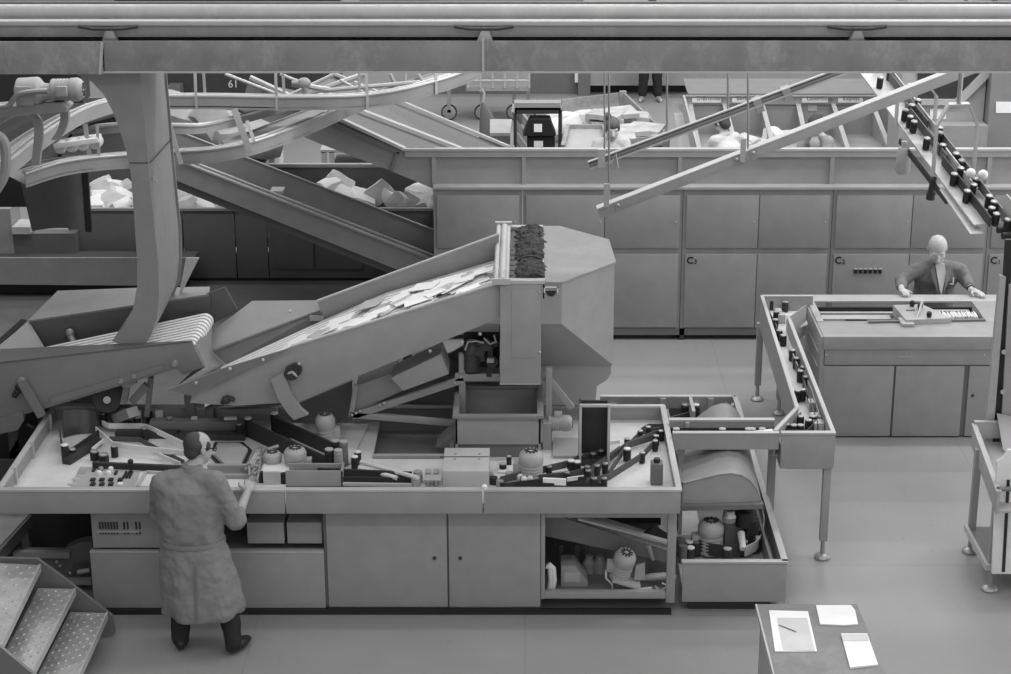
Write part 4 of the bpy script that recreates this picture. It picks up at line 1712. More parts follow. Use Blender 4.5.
xx = WX(906, 357, DY0)
b.box(xx - .07, xx + .07, DY0 - .004, DY0, (zf1 + zf2) / 2 + .0, (zf1 + zf2) / 2 + .006)
b.ball((xx, DY0, (zf1 + zf2) / 2 + .035), .009)
b.build('fascia_screw', RIM, fa)
for pa, pb in ((822, 892), (894, 962), (967, 1010)):
    b = MB()
    b.box(WX(pa, 400, DY0), WX(pb, 400, DY0), DY0 - .005, DY0 + .02, z_b, zf2 - .012)
    dd = b.build('door', PAINT, ds, bevel=.006)
    if pa == 967:
        b = MB()
        b.cyl((WX(972, 400, DY0), DY0 - .012, .42), (WX(972, 400, DY0), DY0 - .004, .42), .014)
        b.build('lock_button', DARK, dd)
b = MB()
b.box(DX0 + .05, DX1, DY0 + .12, DY1 - .1, 0.04, z_b)
b.build('plinth', BLACK, ds)
for px in (840, 1000):
    b = MB()
    b.lathe((WX(px, 438, DY0), DY0 + .1, 0), (0, 0, 1), [(0, .05), (.02, .05), (.03, .02), (z_b, .02)], 14)
    b.build('foot', STEEL, ds)
# left side with stepped panels
b = MB()
b.box(DX0 - .02, DX0 + .02, DY0, DY1, z_b, DZ - .01)
b.build('side_panel', PAINT, ds)
b = MB()
for z in (.66, .8):
    b.box(DX0 - .03, DX0 - .01, DY0 + .1, DY1 - .1, z, z + .012)
b.build('side_bead', RIM, ds)
# top frame round the well
yw0, yw1 = PZ(900, 321, DZ).y, PZ(900, 301, DZ).y
xw0, xw1 = PZ(822, 318, DZ).x, PZ(984, 318, DZ).x
topm = mat('pale desk top', .3, .5, .4)
b = MB()
b.box(DX0, DX1, DY0 + .05, yw0, DZ - .02, DZ)
b.build('front_top', topm, ds, bevel=.004)
b = MB()
b.box(DX0 - .05, DX1, yw1, DY1, DZ - .02, DZ)
b.build('rear_top', PAINT_L, ds, bevel=.004)
b = MB()
b.box(DX0, xw0, yw0 - .02, yw1 + .02, DZ - .02, DZ + .006)
b.build('left_top', PAINT_L, ds, bevel=.003)
b = MB()
b.box(xw1, DX1, yw0, yw1, DZ - .02, DZ)
b.build('right_top', PAINT, ds, bevel=.003)
b = MB()
b.box(xw0, xw1, yw0, yw1, DZ - .16, DZ - .15)
b.build('well_floor', PAINT_D, ds)
b = MB()
b.box(WX(941, 318, yw0 + .14), WX(984, 318, yw0 + .14), yw0 + .03, yw0 + .26, DZ - .1, DZ - .09)
b.build('letter_shelf', PAINT, ds)
b = MB()
b.box(xw0, xw1, yw1 - .05, yw1 - .03, DZ - .15, DZ - .05)
b.box(xw0, xw1, yw0, yw0 + .02, DZ - .15, DZ - .02)
b.build('well_wall', DARK, ds)
b = MB()
ya = (yw0 + yw1) / 2
b.box(xw0, xw0 + (xw1 - xw0) * .45, ya - .06, ya + .06, DZ - .15, DZ - .06)
b.build('slide_rail', RIM, ds, bevel=.004)
b = MB()
b.box(xw0, xw0 + (xw1 - xw0) * .5, ya + .12, ya + .16, DZ - .1, DZ - .06)
b.box(xw0 + (xw1 - xw0) * .6, xw1 - .05, ya + .15, ya + .19, DZ - .1, DZ - .05)
b.box(xw0, xw0 + (xw1 - xw0) * .5, ya - .15, ya - .1, DZ - .1, DZ - .07)
b.build('guide_rod', PAINT_L, ds)
b = MB()
b.cyl((xw0 + .25, ya - .07, DZ - .08), (xw0 + .45, ya - .07, DZ - .08), .02)
b.build('spring', BLACK, ds)
# reading head: slanted plate with knobs and thin upright blade
b = MB()
hdp = [PZ(893, 305, DZ + .05), PZ(922, 304, DZ + .05), PZ(952, 318, DZ + .05), PZ(906, 320, DZ + .05)]
b.prism([p - V((0, 0, .1)) for p in hdp], (0, 0, .1))
hd = b.build('reading_head', PAINT_L, ds, bevel=.004)
b = MB()
for x, y in ((912, 306), (920, 309), (929, 317)):
    p = PZ(x, y, DZ + .055)
    b.lathe(p, (0, 0, 1), [(0, .02), (.02, .026), (.045, .024), (.055, .012), (.056, .001)], 14)
b.build('knob', BLACK, hd)
b = MB()
p0, p1 = PZ(916, 319, DZ + .05), PZ(922, 308, DZ + .05)
b.prism([p0, p1, p1 + V((0, 0, .09)), p1.lerp(p0, .3) + V((0, 0, .09))], (.01, 0, 0))
b.build('blade', RIM, hd)
b = MB()
p0, p1 = PZ(906, 310, DZ + .056), PZ(915, 310, DZ + .056)
b.bar(p0, p1, .012, .004)
b.build('slot', BLACK, hd)
b = MB()
p = PZ(907, 325, DZ)
b.box(p.x - .06, p.x + .06, p.y - .06, p.y + .14, DZ, DZ + .03)
b.build('head_arm', PAINT_L, ds, bevel=.004)
b = MB()
q0, q1 = PZ(868, 323, DZ), PZ(985, 321, DZ)
b.bar(q0 + V((0, 0, .01)), q1 + V((0, 0, .01)), .03, .02)
b.build('front_guide', PAINT_D, ds)
# letters standing in the desk well, one by one
random.seed(5)
q = MB()
q.box(-.003, .003, -.075, .075, 0, .11)
l0 = q.build('standing_letter', PAPER)
ly = yw0 + .14
xl0, xl1 = WX(943, 318, ly), WX(981, 318, ly)
nl = 24
for i in range(nl):
    o = l0 if i == 0 else l0.copy()
    if i:
        COL.objects.link(o)
    o.location = (xl0 + (xl1 - xl0) * i / nl, ly + random.uniform(-.012, .012), DZ - .085 + random.uniform(0, .006))
    o.rotation_euler = (0, -.28 + random.uniform(-.05, .05), random.uniform(-.05, .05))
    tag(o, 'white letter on edge in the packed row in the desk top before the man', 'letter', 'letters on edge in the desk')

# ================================================================== RIGHT STAND and upright channel at the right edge
sd = thing('feeding_stand', 'slender tubular stand with a low shelf and pale trough, in front of the coding desk', 'stand', (3.7, 13.2, 0))
f1, f2 = PZ(966, 552, 0), PZ(985, 590, 0)
SX = f1.x + .0
sz = .93
t0, t1 = PZ(974, 424, sz + .02), PZ(999, 492, sz + .02)
for p in (f1, f2, f1 + V((.7, 0, 0)), f2 + V((.7, 0, 0))):
    leg_foot(sd, p + V((.03, 0, 0)), sz - .03, .055)
b = MB()
b.bar(t0 - V((0, 0, .09)), t1 - V((0, 0, .09)), .025, .18)
b.build('side_rail', PAINT_L, sd, bevel=.003)
b = MB()
b.bar(t0 + V((.0, 0, -.05)), t0 + V((.8, 0, -.05)), .025, .14)
b.bar(t0 + V((0, 0, .0)), t1 + V((0, 0, 0)), .04, .012)
b.bar(t0 + V((0, 0, .02)), t0 + V((.8, 0, .02)), .04, .012)
b.build('rear_rail', RIM, sd)
b = MB()
b.prism([V((p.x, p.y, sz - .15)) for p in (t0, t1, t1 + V((.8, 0, 0)), t0 + V((.8, 0, 0)))], (0, 0, .015))
b.build('trough_floor', PAINT_L, sd)
b = MB()
b.box(f1.x - .02, f1.x + .75, f2.y - .02, f1.y + .02, .2, .215)
b.build('low_shelf', PAINT_D, sd)
b = MB()
b.box(f1.x - .03, f1.x - .005, f2.y - .02, f1.y + .02, .19, .24)
b.box(f1.x - .03, f1.x + .75, f2.y - .05, f2.y - .02, .19, .24)
b.build('shelf_edge', RIM, sd)
# white end panel with a hand lever, in front of the stand
b = MB()
Ye = 12.75
b.prism([PY(997, 462, Ye), PY(1004, 457, Ye), PY(1008, 450, Ye), PY(1040, 450, Ye), PY(1040, 574, Ye), PY(992, 574, Ye)], (0, .03, 0))
ep = b.build('end_panel', WHITE, sd, bevel=.002)
b = MB()
plate(b, [(1007, 480), (1010, 480), (1005, 572), (1002, 572)], Ye - .008, .01)
b.build('panel_slot', BLACK, ep)
b = MB()
b.cyl(PY(998, 489, Ye - .12), PY(1013, 489, Ye - .02), .018)
b.build('hand_lever', PAINT_D, ep)

up = thing('upright_belt_channel', 'tall upright belt channel with pale flanges and a dark slot at the right edge', 'conveyor', (3.9, 14.1, .9))
UY = 14.0
b = MB()
plate(b, [(1000, 276), (1006, 277), (996, 402), (992, 446), (984, 446), (988, 402)], UY, .05)
b.build('left_flange', PAINT_L, up)
b = MB()
plate(b, [(1006, 240), (1013, 240), (1005, 402), (1000, 448), (992, 446), (996, 402)], UY + .03, .04)
b.build('belt_slot', BLACK, up)
b = MB()
plate(b, [(1009, 285), (1040, 285), (1040, 450), (1000, 450), (1002, 415)], UY + .0, .06)
b.build('right_panel', PAINT, up)
b = MB()
b.prism([PY(997, 415, UY - .04), PY(1040, 424, UY - .04), PY(1040, 470, UY - .5), PY(1003, 450, UY - .3)], (0, .012, .012))
b.build('outfeed_sheet', PAINT_L, up)
b = MB()
for x, y in ((1003, 392), (1002, 430), (1004, 352)):
    b.cyl(PY(x, y, UY - .03), PY(x, y, UY + .03), .02)
b.build('belt_pin', STEEL, up)

# ================================================================== SLANTING BELT LINE hung at upper right
sl_ = thing('hanging_belt_line', 'narrow pale belt line with black rollers hung from hoops above the coding desk', 'conveyor', (4.2, 17, 2.5))
e0, e1 = PY(872, 66, 18.6), PY(1004, 238, 15.0)
dv = (e1 - e0)
L = dv.length
dvn = dv.normalized()
side = -dvn.cross(V((0, 0, 1))).normalized()
upv = dvn.cross(side).normalized()
def SLP(t, s=0, h=0): return e0 + dv * t + side * s + upv * h
b = MB()
b.hexa([SLP(0, -.17, -.02), SLP(0, .13, -.02), SLP(.93, .13, -.02), SLP(.93, -.17, -.02), SLP(0, -.17, 0), SLP(0, .13, 0), SLP(.93, .13, 0), SLP(.93, -.17, 0)])
b.build('carrier_plank', RIM, sl_)
for s, ta, tb, m in ((.09, 0, .45, PAINT_L), (.1, .5, 1.0, PAINT_D), (-.02, .3, .62, BELT_G), (-.06, .62, .95, BELT), (.05, .1, .42, BELT_G), (.02, .55, .8, RIM)):
    b = MB()
    b.hexa([SLP(ta, s - .006, .01), SLP(ta, s + .006, .01), SLP(tb, s + .006, .01), SLP(tb, s - .006, .01), SLP(ta, s - .006, .1), SLP(ta, s + .006, .1), SLP(tb, s + .006, .1), SLP(tb, s - .006, .1)])
    b.build('belt', m, sl_)
random.seed(4)
for t in [.04, .1, .15, .22, .3, .33, .36, .40, .43, .47, .5, .53, .57, .62, .66, .7, .73, .76, .79, .82, .85, .88, .91, .94, .97]:
    s = random.choice((-.1, .0, .06, .1))
    b = MB()
    p = SLP(t, s, 0)
    b.lathe(p, upv, [(0, .02), (.01, .032), (.1, .032), (.11, .027)], 14)
    o = b.build('belt_roller', BLACK, sl_)
    b = MB()
    b.lathe(p + upv * .11, upv, [(0, .031), (.01, .031), (.018, .015)], 12)
    b.build('roller_cap', STEEL, o)
b = MB()
for t, s in ((.76, .0), (.77, .1)):
    b.ball(SLP(t, s, .17), .045)
b.build('ball_knob', WHITE, sl_)
b = MB()
p = SLP(.47, -.22, -.08)
b.lathe(p, (0, 0, -1), [(0, .05), (.04, .065), (.22, .07), (.25, .05)], 18)
b.lathe(p + V((.0, .0, .0)), (0, 0, 1), [(0, .03), (.06, .03)], 12)
b.build('line_motor', PAINT_L, sl_)
b = MB()
b.cyl(SLP(.66, -.18, -.05), SLP(.66, -.18, -.2), .03)
b.cyl(SLP(.66, -.18, -.2), SLP(.66, -.18, -.26), .04)
b.bar(SLP(.42, -.2, -.1), SLP(.75, -.16, -.12), .02, .05)
b.build('drive_belt_loop', DARK, sl_)
for t, h in ((.37, .36), (.66, .62)):
    b = MB()
    w = .19
    pts = [SLP(t, -w, -.02), SLP(t, -w, .0) + V((.0, 0, h * .7)), SLP(t, -w * .5, 0) + V((0, 0, h)), SLP(t, w * .5, 0) + V((0, 0, h)), SLP(t, w, 0) + V((0, 0, h * .7)), SLP(t, w, -.02)]
    for q0, q1 in zip(pts, pts[1:]):
        b.bar(q0, q1, .02, .05, up=dvn)
    hoop = b.build('hanger_hoop', RIM, sl_)
    if t > .5:
        b = MB()
        q = SLP(t, 0, 0) + V((0, 0, h))
        b.cyl(q, q + V((0, 0, 1.6)), .022)
        b.build('hanger_rod', STEEL, hoop)
b = MB()
b.sheet([SLP(.9, .13, .0), SLP(1.02, .13, .0), SLP(1.02, .13, .25), SLP(.9, .13, .22)], .01)
b.build('end_cover', RIM, sl_)
b = MB()
b.hexa([SLP(.72, -.2, -.06), SLP(.72, -.1, -.06), SLP(.95, -.1, -.06), SLP(.95, -.22, -.06), SLP(.72, -.2, -.05), SLP(.72, -.1, -.05), SLP(.95, -.1, -.05), SLP(.95, -.22, -.05)])
b.build('lower_plate', RIM, sl_)
b = MB()
for k in range(5):
    b.cyl(SLP(.97 + .03 * k, -.02, .02), SLP(.97 + .03 * k, .12, .02), .03)
b.build('turn_roller', BLACK, sl_)

# ================================================================== TWO HUNG BARS
def hung_bar(label, q0, q1, Y0, Y1, w, h, m, rods, clamps):
    a, c = PY(*q0, Y0), PY(*q1, Y1)
    t = thing('hanging_rail', label, 'rail', ((a.x + c.x) / 2, (a.y + c.y) / 2, a.z))
    return t, a, c
rt, a, c = hung_bar('dark round-backed rail hung on thin rods, upper of the two slanting rails', (590, 167), (850, 70), 17.6, 17.6, .1, .1, PAINT_D, (), ())
d = (c - a).normalized()
n_ = d.cross(V((0, 1, 0))).normalized()
if n_.z < 0:
    n_ = -n_
b = MB()
prof = [V((0, .075 * math.cos(k * PI / 8), 0)) + n_ * (.06 * math.sin(k * PI / 8)) for k in range(9)]
b.rings([[p + q for q in prof] for p in (a, c)])
b.build('rail_body', mat('dark rail enamel', .09, .5, .4), rt)
b = MB()
b.bar(a + n_ * .06 + V((0, -.03, 0)), c + n_ * .06 + V((0, -.03, 0)), .05, .012, up=n_)
b.bar(a + V((0, -.075, -.0)), c + V((0, -.075, 0)), .012, .014, up=n_)
b.build('rail_edge', RIM, rt)
b = MB()
for f in (.65, .76):
    p = a.lerp(c, f)
    b.bar(p - d * .04, p + d * .04, .16, .13, up=n_)
b.build('splice_clamp', PAINT, rt)
def rod(parent, x, y0, y1, Y, r=.012, nm='hanger_rod'):
    q = MB()
    q.cyl(PY(x, y1, Y), PY(x + .0, y0, Y), r, seg=8)
    return q.build(nm, STEEL, parent)
rod(rt, 604.5, 40, 152, 17.6, .009)
rod(rt, 728, 40, 112, 17.6, .012)
rod(rt, 667, 40, 130, 17.6, .01)
b = MB()
p = PY(602, 157, 17.52)
b.box(p.x - .04, p.x + .03, p.y - .03, p.y, p.z - .1, p.z + .08)
p = PY(616, 158, 17.5)
b.tube([p + V((-.05, 0, -.06)), p + V((0, 0, .04)), p + V((.02, 0, -.1))], .01, 6)
b.build('hanger_clip', RIM, rt)
rt2, a, c = hung_bar('pale square-section rail hung on rods, lower and longer of the two slanting rails', (598, 211), (972, 66), 16.8, 16.8, .1, .1, RIM, (), ())
d = (c - a).normalized()
n_ = V((-d.z, 0, d.x))
b = MB()
b.hexa([a + V((0, -.06, 0)) - n_ * .06, c + V((0, -.06, 0)) - n_ * .06, c + V((0, .06, 0)) - n_ * .06, a + V((0, .06, 0)) - n_ * .06,
        a + V((0, -.06, 0)) + n_ * .03, c + V((0, -.06, 0)) + n_ * .03, c + V((0, .06, 0)) + n_ * .03, a + V((0, .06, 0)) + n_ * .03])
b.build('rail_body', PAINT_L, rt2, bevel=.004)
b = MB()
b.bar(a + n_ * .034 + V((0, -.0, 0)), c + n_ * .034, .13, .012, up=n_)
b.build('rail_top', mat('pale rail top', .5, .4, .4), rt2)
for f in (.055, .375, .42):
    p = a.lerp(c, f)
    b = MB()
    b.bar(p - d * .04 - n_ * .015, p + d * .04 - n_ * .015, .135, .1, up=n_)
    k = b.build('splice_clamp', PAINT, rt2)
    b = MB()
    b.ball(p + V((0, -.07, 0)), .016, 8)
    b.build('clamp_bolt', RIM, k)
rod(rt2, 609, 40, 200, 16.8, .01)
rod(rt2, 748, 40, 150, 16.8, .01)
b = MB()
for x, y in ((606.5, 194), (743, 149)):
    p = PY(x, y, 16.72)
    b.box(p.x - .025, p.x + .025, p.y - .02, p.y, p.z - .12, p.z + .1)
b.build('hanger_plate', RIM, rt2)

# ================================================================== TABLE with papers (front right)
tb = thing('work_table', 'dull grey table top at the bottom edge with white papers on it', 'table', (1.95, 10.6, 0))
TBZ = .75
tl, trr = PZ(757, 604, TBZ), PZ(857, 604, TBZ)
sk = .035
yb = tl.y
y_f = 9.55
b = MB()
b.prism([V((tl.x, yb, TBZ - .03)), V((trr.x, yb, TBZ - .03)), V((trr.x + .04, y_f, TBZ - .03)), V((tl.x - .01, y_f, TBZ - .03))], (0, 0, .03))
b.build('table_top', WOOD_D, tb, bevel=.004)
b = MB()
b.box(tl.x - .012, tl.x, y_f, yb, TBZ - .035, TBZ)
b.build('edge_strip', RIM, tb)
b = MB()
b.box(tl.x + .02, tl.x + .04, y_f + .05, yb - .05, .0, TBZ - .03)
b.build('side_board', PAINT_L, tb)
for x, y in ((tl.x + .05, yb - .06), (trr.x - .06, yb - .06), (trr.x - .03, y_f + .05), (tl.x + .05, y_f + .05)):
    b = MB()
    b.box(x - .02, x + .02, y - .02, y + .02, 0, TBZ - .03)
    b.build('leg', PAINT, tb)
def sheet_px(px, z, h):
    q = MB()
    q.prism([V((PZ(x, y, z).x, PZ(x, y, z).y, z)) for x, y in px], (0, 0, h))
    return q
solo('paper_stack', sheet_px([(769, 611), (808, 612), (817, 652), (775, 652)], TBZ + .0005, .006), PAPER, 'white paper stack lying under the loose grey-white sheet on the table', 'paper')
solo('paper_sheet', sheet_px([(777, 618), (807, 618), (815, 651), (783, 650)], TBZ + .007, .002), mat('off white paper', .62, .8, .2), 'loose off-white sheet on top of the left paper stack, pencil lying on it', 'paper')
pn = thing('pencil', 'thin dark pencil lying across the left sheet of paper', 'pencil', PZ(788, 629, TBZ + .012))
q0, q1 = PZ(779, 625, TBZ + .0125), PZ(797, 632, TBZ + .0125)
b = MB()
b.cyl(q0, q0.lerp(q1, .92), .0035, seg=6)
b.build('pencil_shaft', PAINT_D, pn)
b = MB()
b.cyl(q0.lerp(q1, .92), q1, .0035, .0006, seg=6)
b.build('pencil_tip', WOOD, pn)
solo('paper_stack', sheet_px([(816, 606), (851, 606), (855, 611), (858, 625), (845, 626), (820, 625)], TBZ + .0005, .008), PAPER, 'wide white paper pile at the far right corner of the table', 'paper')
nb_ = thing('writing_pad', 'white writing pad with a folded top strip, nearest of the papers on the table', 'writing pad', PZ(860, 650, TBZ))
sheet_px([(841, 635), (867, 635), (878, 666), (850, 669)], TBZ + .0005, .012).build('pad_block', PAPER, nb_)
sheet_px([(841, 634.5), (867, 634.5), (869, 641), (843, 641)], TBZ + .013, .003).build('folded_strip', mat('off white paper', .62), nb_)

# ================================================================== CHECKER PLATE STEPS (front left)
stp = thing('plate_steps', 'short flight of checker-plate steps with a grey side cheek at the lower left', 'steps', (-3.6, 11.7, 0))
trd = [([(-46, 678), (-8, 563), (38, 564), (2, 640)], .64), ]
def tread(p4, z, nm):
    pts = [PZ(x, y, z) for x, y in p4]
    q = MB()
    q.prism([p - V((0, 0, .03)) for p in pts], (0, 0, .03))
    a_, b_, c_, d_ = pts
    nu, nv = 9, 7
    for i in range(nu):
        for j in range(nv):
            u, v = (i + .5 + (.25 if j % 2 else -.25)) / nu, (j + .5) / nv
            p = a_.lerp(b_, u).lerp(d_.lerp(c_, u), v)
            q.lathe(p, (0, 0, 1), [(0, .017), (.002, .015), (.004, .009), (.0045, .001)], 8)
    o = q.build('tread', PLATE, stp)
    q = MB()
    q.bar(d_ - V((0, 0, .02)), c_ - V((0, 0, .02)), .012, .055)
    q.build('nosing', RIM, o)
    return o
# corners: near-left, far-left, far-right, near-right
tread([(-60, 700), (-3, 563), (40, 565), (-10, 668)], .62, 0)
tread([(-2, 668), (38, 588), (75, 589), (30, 676)], .42, 1)
tread([(36, 676), (70, 612), (107, 613), (72, 690)], .22, 2)
b = MB()
zs = .0
Yc = PZ(107, 613, .22).y + .04
b.prism([PY(-20, 558, Yc), PY(37, 559, Yc), PY(62, 577, Yc), PY(112, 616, Yc), PY(115, 633, Yc), PY(108, 640, Yc), PY(-20, 640, Yc)], (0, .03, 0))
b.build('far_cheek', PAINT_D, stp)
b = MB()
Yn = 10.25
b.prism([PY(-60, 618, Yn), PY(0, 647, Yn), PY(40, 680, Yn), PY(60, 700, Yn), PY(-60, 700, Yn)], (0, .03, 0))
b.build('near_cheek', PAINT_D, stp)
for z, (x0, x1, ya, yb_) in ((.5, (-5, 2, 0, 0)),):
    pass
b = MB()
for p4, z in (([(-10, 668), (40, 565)], .6), ([(30, 676), (75, 589)], .4)):
    p, q_ = PZ(*p4[0], z), PZ(*p4[1], z)
    b.bar(p - V((.06, 0, .1)), q_ - V((.06, 0, .1)), .02, .16)
b.build('riser', BLACK, stp)
# platform between steps and bench
ld_ = thing('checker_landing', 'small checker-plate landing left of the bench end, behind the steps', 'platform', (-4.0, 12.8, 0))
b = MB()
b.prism([PZ(-60, 560, .45), PZ(-10, 560, .45), PZ(30, 517, .45), PZ(-60, 517, .45)], (0, 0, .03))
b.build('deck', PLATE, ld_)
b = MB()
p0, p1 = PZ(-8, 559, .45), PZ(29, 517, .45)
b.bar(p0 - V((0, 0, .03)), p1 - V((0, 0, .03)), .05, .1)
b.box(p1.x - .06, p1.x, p1.y - .06, p1.y, 0, .45)
b.build('deck_edge', PAINT_D, ld_)
# odd belt guard under the bench at the left
bg = thing('belt_guard', 'low dark guard with a rounded end on the floor under the left bench end', 'guard', (-3.6, 12.9, 0))
b = MB()
plate(b, [(14, 553), (62, 553), (66, 548), (78, 543), (92, 541), (92, 560), (75, 562), (68, 575), (55, 585), (14, 560)], 12.9, .1)
b.build('guard_plate', PAINT_D, bg)
b = MB()
b.bar(PY(14, 554, 12.88), PY(70, 554, 12.88), .05, .05)
b.bar(PY(64, 581, 12.85), PY(92, 581, 12.85), .05, .04)
b.bar(PY(78, 588, 12.95), PY(80, 606, 13.0), .05, .08)
b.build('guard_rail', PAINT, bg)
b = MB()
for x, y in ((57, 562), (60, 566), (70, 573)):
    b.ball(PY(x, y, 12.88), .015, 8)
b.cyl(PY(78, 572, 12.86), PY(90, 570, 12.86), .02)
b.build('guard_bolt', RIM, bg)
# ================================================================== CABINET BANK with sorting trough on top
CYD = 18.78
def cbz(y): return PY(700, y, CYD).z
def cbx(x, y=260): return WX(x, y, CYD)
zt_, zm0, zm1, zb_, zk = cbz(195), cbz(248), cbz(254), cbz(327), 0.06
edges = [434, 522.5, 681.5, 830, 985.5, 1140]
splits = [None, 604, 757, 909, None]
whichlab = ['leftmost grey cabinet unit of the back row, ending beside the slanting chute', 'grey cabinet unit of the back row half hidden by the tall feeder housing',
            'grey cabinet unit marked C3 in the back row', 'grey cabinet unit marked C2 with a row of six small openings, behind the man', 'grey cabinet unit marked C1 at the right edge behind the man']
marks = [None, None, 'C₃', 'C₂', 'C₁']
for i in range(5):
    x0, x1 = cbx(edges[i]) + .003, cbx(edges[i + 1]) - .003
    cu = thing('cabinet_unit', whichlab[i], 'cabinet', ((x0 + x1) / 2, CYD + .4, 0), 'cabinet row along the back')
    b = MB()
    b.box(x0, x1, CYD + .012, CYD + .75, zk + .06, cbz(187))
    b.build('carcass', CAB, cu)
    b = MB()
    b.box(x0 + .06, x1 - .06, CYD + .06, CYD + .7, 0, zk + .07)
    b.box(x0, x0 + .05, CYD, CYD + .1, 0, zk + .07)
    b.build('plinth', DARK, cu)
    xs = splits[i]
    cols = [(x0 + .035, x1 - .03)] if xs is None else [(x0 + .035, cbx(xs) - .004), (cbx(xs) + .004, x1 - .03)]
    for (c0, c1) in cols:
        for (za, zb) in ((zm1 - .0, zb_), (zt_, zm0)):
            b = MB()
            b.box(c0, c1, CYD - .01, CYD + .012, min(za, zb), max(za, zb))
            d = b.build('cabinet_door', CAB, cu, bevel=.005)
            if za != zt_:
                pass
    b = MB()
    b.box(x0, x1, CYD - .0, CYD + .012, zb_ - .09, zb_ - .02)
    b.build('kick_grille', CAB_D, cu)
    for c0, c1 in cols:
        b = MB()
        b.cyl((c1 - .04, CYD - .016, (zt_ + zm0) / 2), (c1 - .04, CYD - .01, (zt_ + zm0) / 2), .012, seg=10)
        b.build('lock_button', RIM, cu)
    if marks[i]:
        px = {2: 686.5, 3: 834.5, 4: 990}[i]
        o_ = PY(px, 263.5, CYD - .012)
        sub = {2: '3', 3: '2', 4: '1'}[i]
        tm = text_mesh('C', .105, o_, (1, 0, 0), (0, 0, 1), bold=.002)
        tm.build('lettering', INK, cu)
        tm = text_mesh(sub, .07, o_ + V((.078, 0, -.005)), (1, 0, 0), (0, 0, 1))
        tm.build('lettering', INK, cu)
    if i == 3:
        for k in range(6):
            p = PY(855.5 + 4.9 * k, 271, CYD - .012)
            b = MB()
            b.box(p.x - .017, p.x + .017, p.y - .01, p.y + .004, p.z - .025, p.z + .02)
            o = b.build('vent_slot', BLACK, cu)
            b = MB()
            b.box(p.x - .017, p.x + .017, p.y - .02, p.y, p.z + .02, p.z + .03)
            b.build('slot_hood', RIM, o)
# trough on top of the cabinets
TY = 18.9
tq = thing('sorting_trough', 'long grey trough conveyor on the back cabinets, two sloping lanes running into it', 'conveyor', (2, 20, 1.7))
xtl, xtr = WX(434, 170, TY), 6.6
zr, zl0 = PY(700, 148, TY).z, cbz(188.5)
b = MB()
b.box(cbx(434), 6.6, CYD - .02, TY + .02, zl0 - .01, zl0 + .02)
b.build('ledge', PAINT_L, tq, bevel=.004)
pe = [434, 524, 680, 832, 989, 1100]
for i in range(5):
    b = MB()
    b.box(WX(pe[i], 165, TY) + .02, WX(pe[i + 1], 165, TY) - .02, TY, TY + .02, zl0 + .02, zr - .03)
    b.build('side_panel', CAB, tq)
for x in pe[:5]:
    b = MB()
    xx = WX(x, 165, TY)
    b.box(xx - .022, xx + .022, TY - .028, TY + .018, zl0 + .021, zr - .092)
    b.build('panel_post', PAINT, tq)
b = MB()
b.box(WX(405, 148, TY), 6.6, TY - .035, TY + .035, zr - .03, zr + .0)
b.build('trough_rim', RIM, tq, bevel=.005)
b = MB()
b.box(WX(405, 148, TY), 6.6, TY - .03, TY + .0, zr - .09, zr - .03)
b.build('rim_band', PAINT, tq)
b = MB()
b.box(xtl, 6.6, TY + .03, 21.5, 1.0, 1.02)
b.box(xtl, 6.6, 21.5, 21.53, 0.2, 1.35)
b.build('trough_bed', PAINT_D, tq)
b = MB()
b.prism([PY(250, 76, TY), PY(405, 148, TY), PY(434, 148, TY), PY(434, 189, TY), PY(391, 171, TY), PY(318, 143, TY), PY(240, 110, TY)], (0, .02, 0))
b.build('slope_side', CAB, tq)
b = MB()
b.bar(PY(250, 77, TY), PY(405, 149, TY), .09, .03)
b.bar(PY(300, 87, 20.3), PY(462, 149, 20.3), .09, .03)
b.bar(PY(330, 72, 21.6), PY(512, 148, 21.6), .07, .03)
b.build('slope_rim', RIM, tq)
b = MB()
b.bar(PY(262, 93, TY - .02), PY(400, 152, TY - .02), .03, .05)
b.bar(PY(391, 171, TY - .02), PY(398, 152, TY - .02), .03, .03)
b.build('slope_flange', PAINT_D, tq)
dn = V((0, 0, -.06))
b = MB()
b.sheet([PY(250, 77, TY + .04) + dn, PY(405, 149, TY + .04) + dn, PY(462, 149, 20.3) + dn, PY(300, 87, 20.3) + dn], .012)
b.sheet([PY(300, 87, 20.33) + dn, PY(462, 149, 20.33) + dn, PY(512, 148, 21.6) + dn, PY(330, 72, 21.6) + dn], .012)
b.build('slope_bed', mat('polished slide sheet', .15, .35, .5), tq)
b = MB()
for X in (-1.0, -.2):
    b.box(X, X + .08, 21.0, 21.08, 0, 1.6)
b.build('slope_leg', PAINT_D, tq)

# ================================================================== SLANTING CHUTE CONVEYOR (middle left)
gq = thing('slanting_chute', 'wide open grey chute conveyor slanting down towards the C-marked back cabinet row', 'conveyor', (-2.2, 19.6, .3))
GY0, GY1 = 19.2, 20.25
b = MB()
plate(b, [(165, 155), (434, 260), (434, 284), (400, 271), (165, 176)], GY0, .02)
b.build('near_side', PAINT, gq)
b = MB()
plate(b, [(165, 176), (402, 272), (396, 276), (165, 184)], GY0 + .08, .02)
b.build('lower_strip', PAINT_D, gq)
b = MB()
b.bar(PY(165, 155, GY0), PY(434, 260, GY0), .05, .02)
b.bar(PY(165, 151, GY0 + .12), PY(434, 255.5, GY0 + .12), .05, .012)
b.build('side_rim', PAINT_L, gq)
b = MB()
plate(b, [(170, 128), (434, 230), (434, 254), (165, 152)], GY1, .02)
b.build('far_side', PAINT, gq)
b = MB()
b.bar(PY(170, 128, GY1), PY(434, 230, GY1), .03, .012)
b.build('far_rim', PAINT_L, gq)
b = MB()
b.sheet([PY(165, 157, GY0 + .02), PY(434, 262, GY0 + .02), PY(434, 254, GY1), PY(165, 152, GY1)], .012)
b.build('belt', BELT_G, gq)
b = MB()
